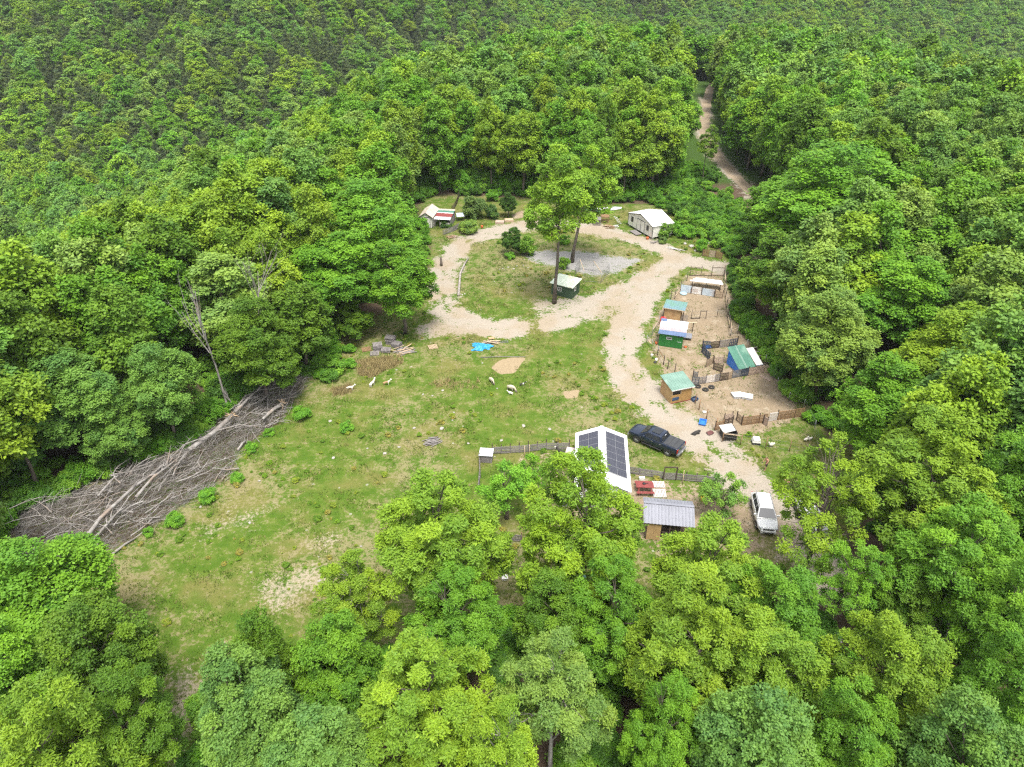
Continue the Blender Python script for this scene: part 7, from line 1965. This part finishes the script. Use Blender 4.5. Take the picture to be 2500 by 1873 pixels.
# ------------------------------------------------------------------ shrubs, small trees, thickets
FG = (0.10, 0.24, 0.026)
def shrub(label, loc, Rm, h, tint, group=None, name='shrub', cat='shrub', var=None):
    return plant('bush', loc[0], loc[1], Rm, float(zt(*loc)) + h * 0.56, jitter(tuple(v * 1.4 for v in tint), .06), label, cat, group, name, var=var)
_b0 = shrub('large rounded bush behind the bowed picket fence', (-7.00, 129.50), 2.1, 4.0, (0.075, 0.13, 0.04), var=0)
_b1 = shrub('darker bush touching the large rounded one, nearer the planters', (-3.93, 129.08), 1.3, 2.6, (0.055, 0.115, 0.03), var=1)
shrub('bright bush with white blossom beside the picket fence', (-7.82, 121.90), 1.7, 2.2, (0.13, 0.22, 0.05))
shrub('low dark bush in front of the striped lean-to opening', (-12.02, 124.62), 1.0, 1.2, (0.05, 0.11, 0.025))
shrub('bush among the trunks behind the sand heap', (-3.93, 138.81), 1.2, 2.0, FG)
shrub('light green feathery bush inside the loop', (2.22, 111.60), 1.5, 3.2, (0.10, 0.20, 0.025))
shrub('small bush at the foot of the little tree inside the loop', (-0.30, 110.12), .8, 1.0, FG)
shrub('round bush at the right corner of the white shed', (26.97, 119.89), 1.5, 2.6, (0.09, 0.19, 0.025))
shrub('second bush right of the white shed', (29.09, 121.39), 1.3, 2.2, FG)
shrub('low pale leafy plant beside the white shed corner', (26.25, 116.98), .8, 1.0, (0.10, 0.17, 0.05))
shrub('bush between the cut logs and the boulders', (30.84, 119.52), 1.4, 2.2, FG)
shrub('upright bush at the left end of the pallet row', (32.17, 113.49), 1.0, 2.2, FG)
shrub('small shrub on the grass island between the two tall trees', (9.04, 116.62), 1.0, 1.5, FG)
shrub('leafy young bush at the corner of the wire run', (8.41, 106.37), .9, 1.9, (0.10, 0.20, 0.02))
for p, r_, lab in (((-23.87, 65.38), 1.2, 'rounded weed bush by the upper right end of the brush pile'), ((-26.75, 62.24), .7, 'small weed bush below the uprooted log'), ((-27.86, 59.53), .8, 'leafy weed bush at the foot of the thick cut log'), ((-27.77, 54.56), .8, 'weed bush midway along the brush pile edge'), ((-29.71, 51.66), 1.0, 'weed bush above the orange stone at the pile edge'), ((-31.59, 48.40), 1.0, 'tall weed bush on the lower half of the pile edge'), ((-33.56, 47.13), .6, 'little weed bush below the tall one at the pile edge'), ((-36.30, 43.55), 1.1, 'weed bush at the bottom tip of the brush pile'), ((-18.36, 63.06), .9, 'weed clump alone in the left field'), ((-20.59, 76.25), 1.0, 'weed bush beside the dry grass below the pallets')):
    shrub(lab, p, r_ * .8, r_ * random.uniform(1.0, 1.5), FG, 'weed bushes along the brush pile', 'weed_bush')
rock((-30.17, 50.77), .3, 'orange stained stone beside the brush pile', None, 'orange_stone')
def small_tree(label, loc, Rm, Zc, tint, kind='mid'):
    plant(kind, loc[0], loc[1], Rm, Zc + float(zt(*loc)), jitter(tint, .06), label, name='small_tree')
small_tree('little dark green tree on the rubble bed inside the loop', (-0.13, 111.76), 1.7, 2.9, (0.055, 0.135, 0.02))
small_tree('little round tree on a thin stem above the planters', (-0.72, 129.71), 1.6, 2.9, (0.055, 0.125, 0.025))
small_tree('airy ornamental tree at the end of the grey roofed shed', (19.74, 49.48), 2.15, 3.3, (0.16, 0.31, 0.06), 'airy')
small_tree('young tree with a thin top beside the forest track', (40.35, 149.05), 2.2, 8.6, (0.14, 0.26, 0.03), 'tall')

def scatter_zone(polys, n, smin, smax, seed, dens=None):
    g = np.random.default_rng(seed); out = []
    for poly, k in polys:
        xs = [p[0] for p in poly]; ys = [p[1] for p in poly]
        c = 0
        while c < k:
            x, y = g.uniform(min(xs), max(xs)), g.uniform(min(ys), max(ys))
            if sdf(poly, np.array([x]), np.array([y]))[0] < 0:
                out.append((x, y)); c += 1
    return np.array(out)
BANK = [(27.16, 141.25), (33.58, 153.34), (40.37, 161.79), (44.65, 157.64), (45.39, 142.67), (45.55, 122.37), (38.04, 110.00), (34.74, 113.90), (32.52, 120.16), (30.56, 129.41)]
THICKET = [(-28.94, 80.54), (-28.61, 85.59), (-25.97, 84.76), (-21.58, 81.56), (-21.27, 79.28), (-21.64, 72.95), (-24.55, 72.95), (-27.19, 75.21)]
RIGHTEDGE = [(34.87, 103.89), (36.52, 103.89), (34.86, 94.69), (33.60, 85.29), (34.65, 82.46), (34.98, 69.63), (35.08, 65.53), (34.22, 64.75), (33.76, 67.46), (33.04, 69.63), (32.65, 76.37), (31.85, 83.76), (32.08, 90.33)]
LEFTEDGE = [(-47.60, 47.46), (-47.13, 51.18), (-43.19, 55.99), (-39.27, 61.39), (-36.11, 66.58), (-32.66, 74.47), (-31.30, 77.76), (-30.08, 75.54), (-32.68, 67.50), (-34.56, 60.98), (-41.85, 54.21), (-46.71, 49.28), (-46.90, 46.29)]
def undergrowth():
    g = np.random.default_rng(31)
    P = scatter_zone([(BANK, 170), (THICKET, 34), (RIGHTEDGE, 70), (LEFTEDGE, 130)], 0, 0, 0, 5)
    # fringe under the trees all round the clearing
    X = g.uniform(-60, 75, 9000); Y = g.uniform(28, 150, 9000)
    d = sdf(CLEARING, X, Y)
    ok = (d > 0.8) & (d < 9) & (line_dist(TRACK, X, Y) > 3) & (line_dist(LOOP, X, Y) > 3.4) & ((fbm(X / 6, Y / 6, 15, 2) > 0.05) | (Y > 118)) & (sdf(BRUSHZONE, X, Y) > 0.8)
    F = np.stack([X[ok], Y[ok]], -1)[:640]
    X = g.uniform(28, 70, 4000); Y = g.uniform(120, 250, 4000)
    ld = line_dist(TRACK, X, Y); ok = (ld > 2.0) & (ld < 8)
    X = g.uniform(-34, 52, 700); Y = g.uniform(22, 46, 700); ok = (sdf(CLEARING, X, Y) > 0.5) & (fbm(X / 5, Y / 5, 71, 2) > -0.05)
    P = np.concatenate([P, np.stack([X[ok], Y[ok]], -1)[:150], F, np.stack([X[ok], Y[ok]], -1)[:420]])
    n = len(P)
    z = zt(P[:, 0], P[:, 1])
    s = g.uniform(0.5, 1.15, n); h = s * g.uniform(.6, 1.15, n)
    back = (P[:, 1] > 122) & (sdf(CLEARING, P[:, 0], P[:, 1]) > 3.5) & (P[:, 0] < 28); s = np.where(back, s * 1.5, s); h = np.where(back, h * 2.0, h)
    t = np.array([(0.085, 0.21, 0.02), (0.115, 0.24, 0.03), (0.06, 0.145, 0.022)])[g.integers(0, 3, n)] * g.uniform(1.1, 1.6, (n, 1))
    o = scatter('undergrowth', np.stack([P[:, 0], P[:, 1], z - .05], -1), t, g.integers(0, 2, n), np.stack([s, s, h], -1), g.uniform(0, 6.28, n), [(_b0.children[0], None), (_b1.children[0], None)])
    tag(o, 'tangled green undergrowth along the wood edge and on the bank', 'undergrowth', kind='stuff')
undergrowth()
def field_weeds():
    g = np.random.default_rng(37)
    X = g.uniform(-46, 44, 6000); Y = g.uniform(28, 130, 6000)
    A, B = ground_masks(X, Y)
    ok = (sdf(CLEARING, X, Y) < -1.5) & (A[:, 0] < .35) & (A[:, 1] < .35) & (B[:, 0] < .1) & (fbm(X / 5, Y / 5, 83, 3) > 0.1) & (sdf(BRUSHZONE, X, Y) > .6)
    X, Y = X[ok][:520], Y[ok][:520]; n = len(X)
    s = g.uniform(.06, .24, n) * g.uniform(.7, 1.3, n)
    t = np.array([(0.16, 0.30, 0.03), (0.24, 0.33, 0.045), (0.13, 0.25, 0.03), (0.30, 0.30, 0.08)])[g.integers(0, 4, n)]
    o = scatter('field_weeds', np.stack([X, Y, zt(X, Y) - .03], -1), t, g.integers(0, 2, n), np.stack([s, s, s * .8], -1), g.uniform(0, 6.28, n), [(_b0.children[0], None), (_b1.children[0], None)])
    tag(o, 'low weeds dotted through the turf of the clearing', 'weeds', kind='stuff')
field_weeds()

# ------------------------------------------------------------------ grass: short tufts over the turf, dry bents in places
def blades(name, P, h, cols_i, mats_, per, seed, spread, width):
    g = np.random.default_rng(seed); n = len(P) * per
    B = np.repeat(P, per, 0) + np.concatenate([g.normal(0, spread, (n, 2)), np.zeros((n, 1))], 1)
    B[:, 2] = zt(B[:, 0], B[:, 1]) - 0.02
    a = g.uniform(0, 6.28, n); hh = np.repeat(h, per) * g.uniform(.6, 1.3, n); w = width * g.uniform(.7, 1.3, n)
    dx, dy = np.cos(a) * w, np.sin(a) * w
    T = B + np.stack([g.normal(0, .35, n) * hh, g.normal(0, .35, n) * hh, hh], -1)
    V = np.stack([B - np.stack([dx, dy, 0 * dx], -1), B + np.stack([dx, dy, 0 * dx], -1), T], 1).reshape(-1, 3)
    me = bpy.data.meshes.new(name)
    me.vertices.add(3 * n); me.vertices.foreach_set('co', V.astype(np.float32).ravel())
    me.loops.add(3 * n); me.loops.foreach_set('vertex_index', np.arange(3 * n, dtype=np.int32))
    me.polygons.add(n); me.polygons.foreach_set('loop_start', np.arange(0, 3 * n, 3, dtype=np.int32))
    for m in mats_: me.materials.append(m)
    me.polygons.foreach_set('material_index', np.repeat(cols_i, per).astype(np.int32))
    me.update(calc_edges=True)
    return link(bpy.data.objects.new(name, me))
def grass():
    g = np.random.default_rng(41)
    X = g.uniform(-48, 46, 130000); Y = g.uniform(26, 134, 130000)
    A, B = ground_masks(X, Y)
    want = (1 - smooth01(A[:, 0], .15, .6)) * (1 - .8 * A[:, 1]) * (1 - A[:, 2]) * (1 - .7 * A[:, 3]) * (1 - B[:, 0]) * (1 - .8 * B[:, 1])
    clump = smooth01(fbm(X / 1.7, Y / 1.7, 52, 3), -0.35, 0.45)
    ok = g.uniform(size=len(X)) < want * (0.15 + 0.85 * clump)
    X, Y, cl = X[ok][:52000], Y[ok][:52000], clump[ok][:52000]
    k = np.where(g.uniform(size=len(X)) < .16, 2, np.where(fbm(X / 7, Y / 7, 19, 2) + g.normal(0, .3, len(X)) > 0, 0, 1))
    G1 = mat('grass_fresh', (0.078, 0.135, 0.015), (0.060, 0.105, 0.013), 0.7, scale=.6, spec=.2)
    G2 = mat('grass_olive', (0.130, 0.165, 0.028), (0.105, 0.135, 0.024), 0.7, scale=.6, spec=.2)
    G3 = mat('grass_dry', (0.36, 0.29, 0.13), (0.28, 0.22, 0.10), 0.8, scale=.6, spec=.2)
    P = np.stack([X, Y, 0 * X], -1)
    o = blades('grass', P, 0.08 + 0.17 * cl * g.uniform(.3, 1, len(X)), k, [G1, G2, G3], 4, 3, 0.13, 0.04)
    tag(o, 'short green and olive grass tufts over the clearing', 'grass', kind='stuff')
    # dry standing bents below the pallet store
    zone = [(-19.97, 77.47), (-17.87, 78.22), (-14.39, 78.73), (-13.94, 77.23), (-15.07, 76.01), (-16.47, 75.05), (-17.38, 73.65), (-19.15, 74.35)]
    Q = scatter_zone([(zone, 800), ([(-21.85, 70.95), (-19.64, 72.28), (-19.07, 70.51), (-21.21, 69.65)], 120), ([(-10.16, 73.19), (-3.89, 73.19), (-4.07, 71.39), (-9.98, 71.39)], 60), ([(6.64, 121.77), (8.39, 122.53), (8.05, 118.78), (6.51, 118.78)], 80)], 0, 0, 0, 6)
    o = blades('dry_grass', np.concatenate([Q, np.zeros((len(Q), 1))], 1), g.uniform(.35, .8, len(Q)), np.full(len(Q), 0), [G3], 7, 4, 0.12, 0.03)
    tag(o, 'tall straw coloured dead grass below the stacked pallets', 'dry grass', kind='stuff')
grass()

# ------------------------------------------------------------------ moist summer air over the valley
_hm = bpy.data.materials.new('haze_air'); _hm.use_nodes = True
_n = _hm.node_tree.nodes; _n.remove(_n['Principled BSDF'])
_v = _n.new('ShaderNodeVolumePrincipled')
_v.inputs['Color'].default_value = (0.86, 0.92, 1.0, 1.0); _v.inputs['Density'].default_value = 0.0001; _v.inputs['Anisotropy'].default_value = 0.2
_hm.node_tree.links.new(_v.outputs[0], _n['Material Output'].inputs['Volume'])
_top = 260.0
_hz = box('haze', None, _hm, (1700, 1400, _top + 120), (0, 540, (_top - 120) / 2))
tag(_hz, 'thin pale summer haze over the whole valley', 'haze', kind='stuff')
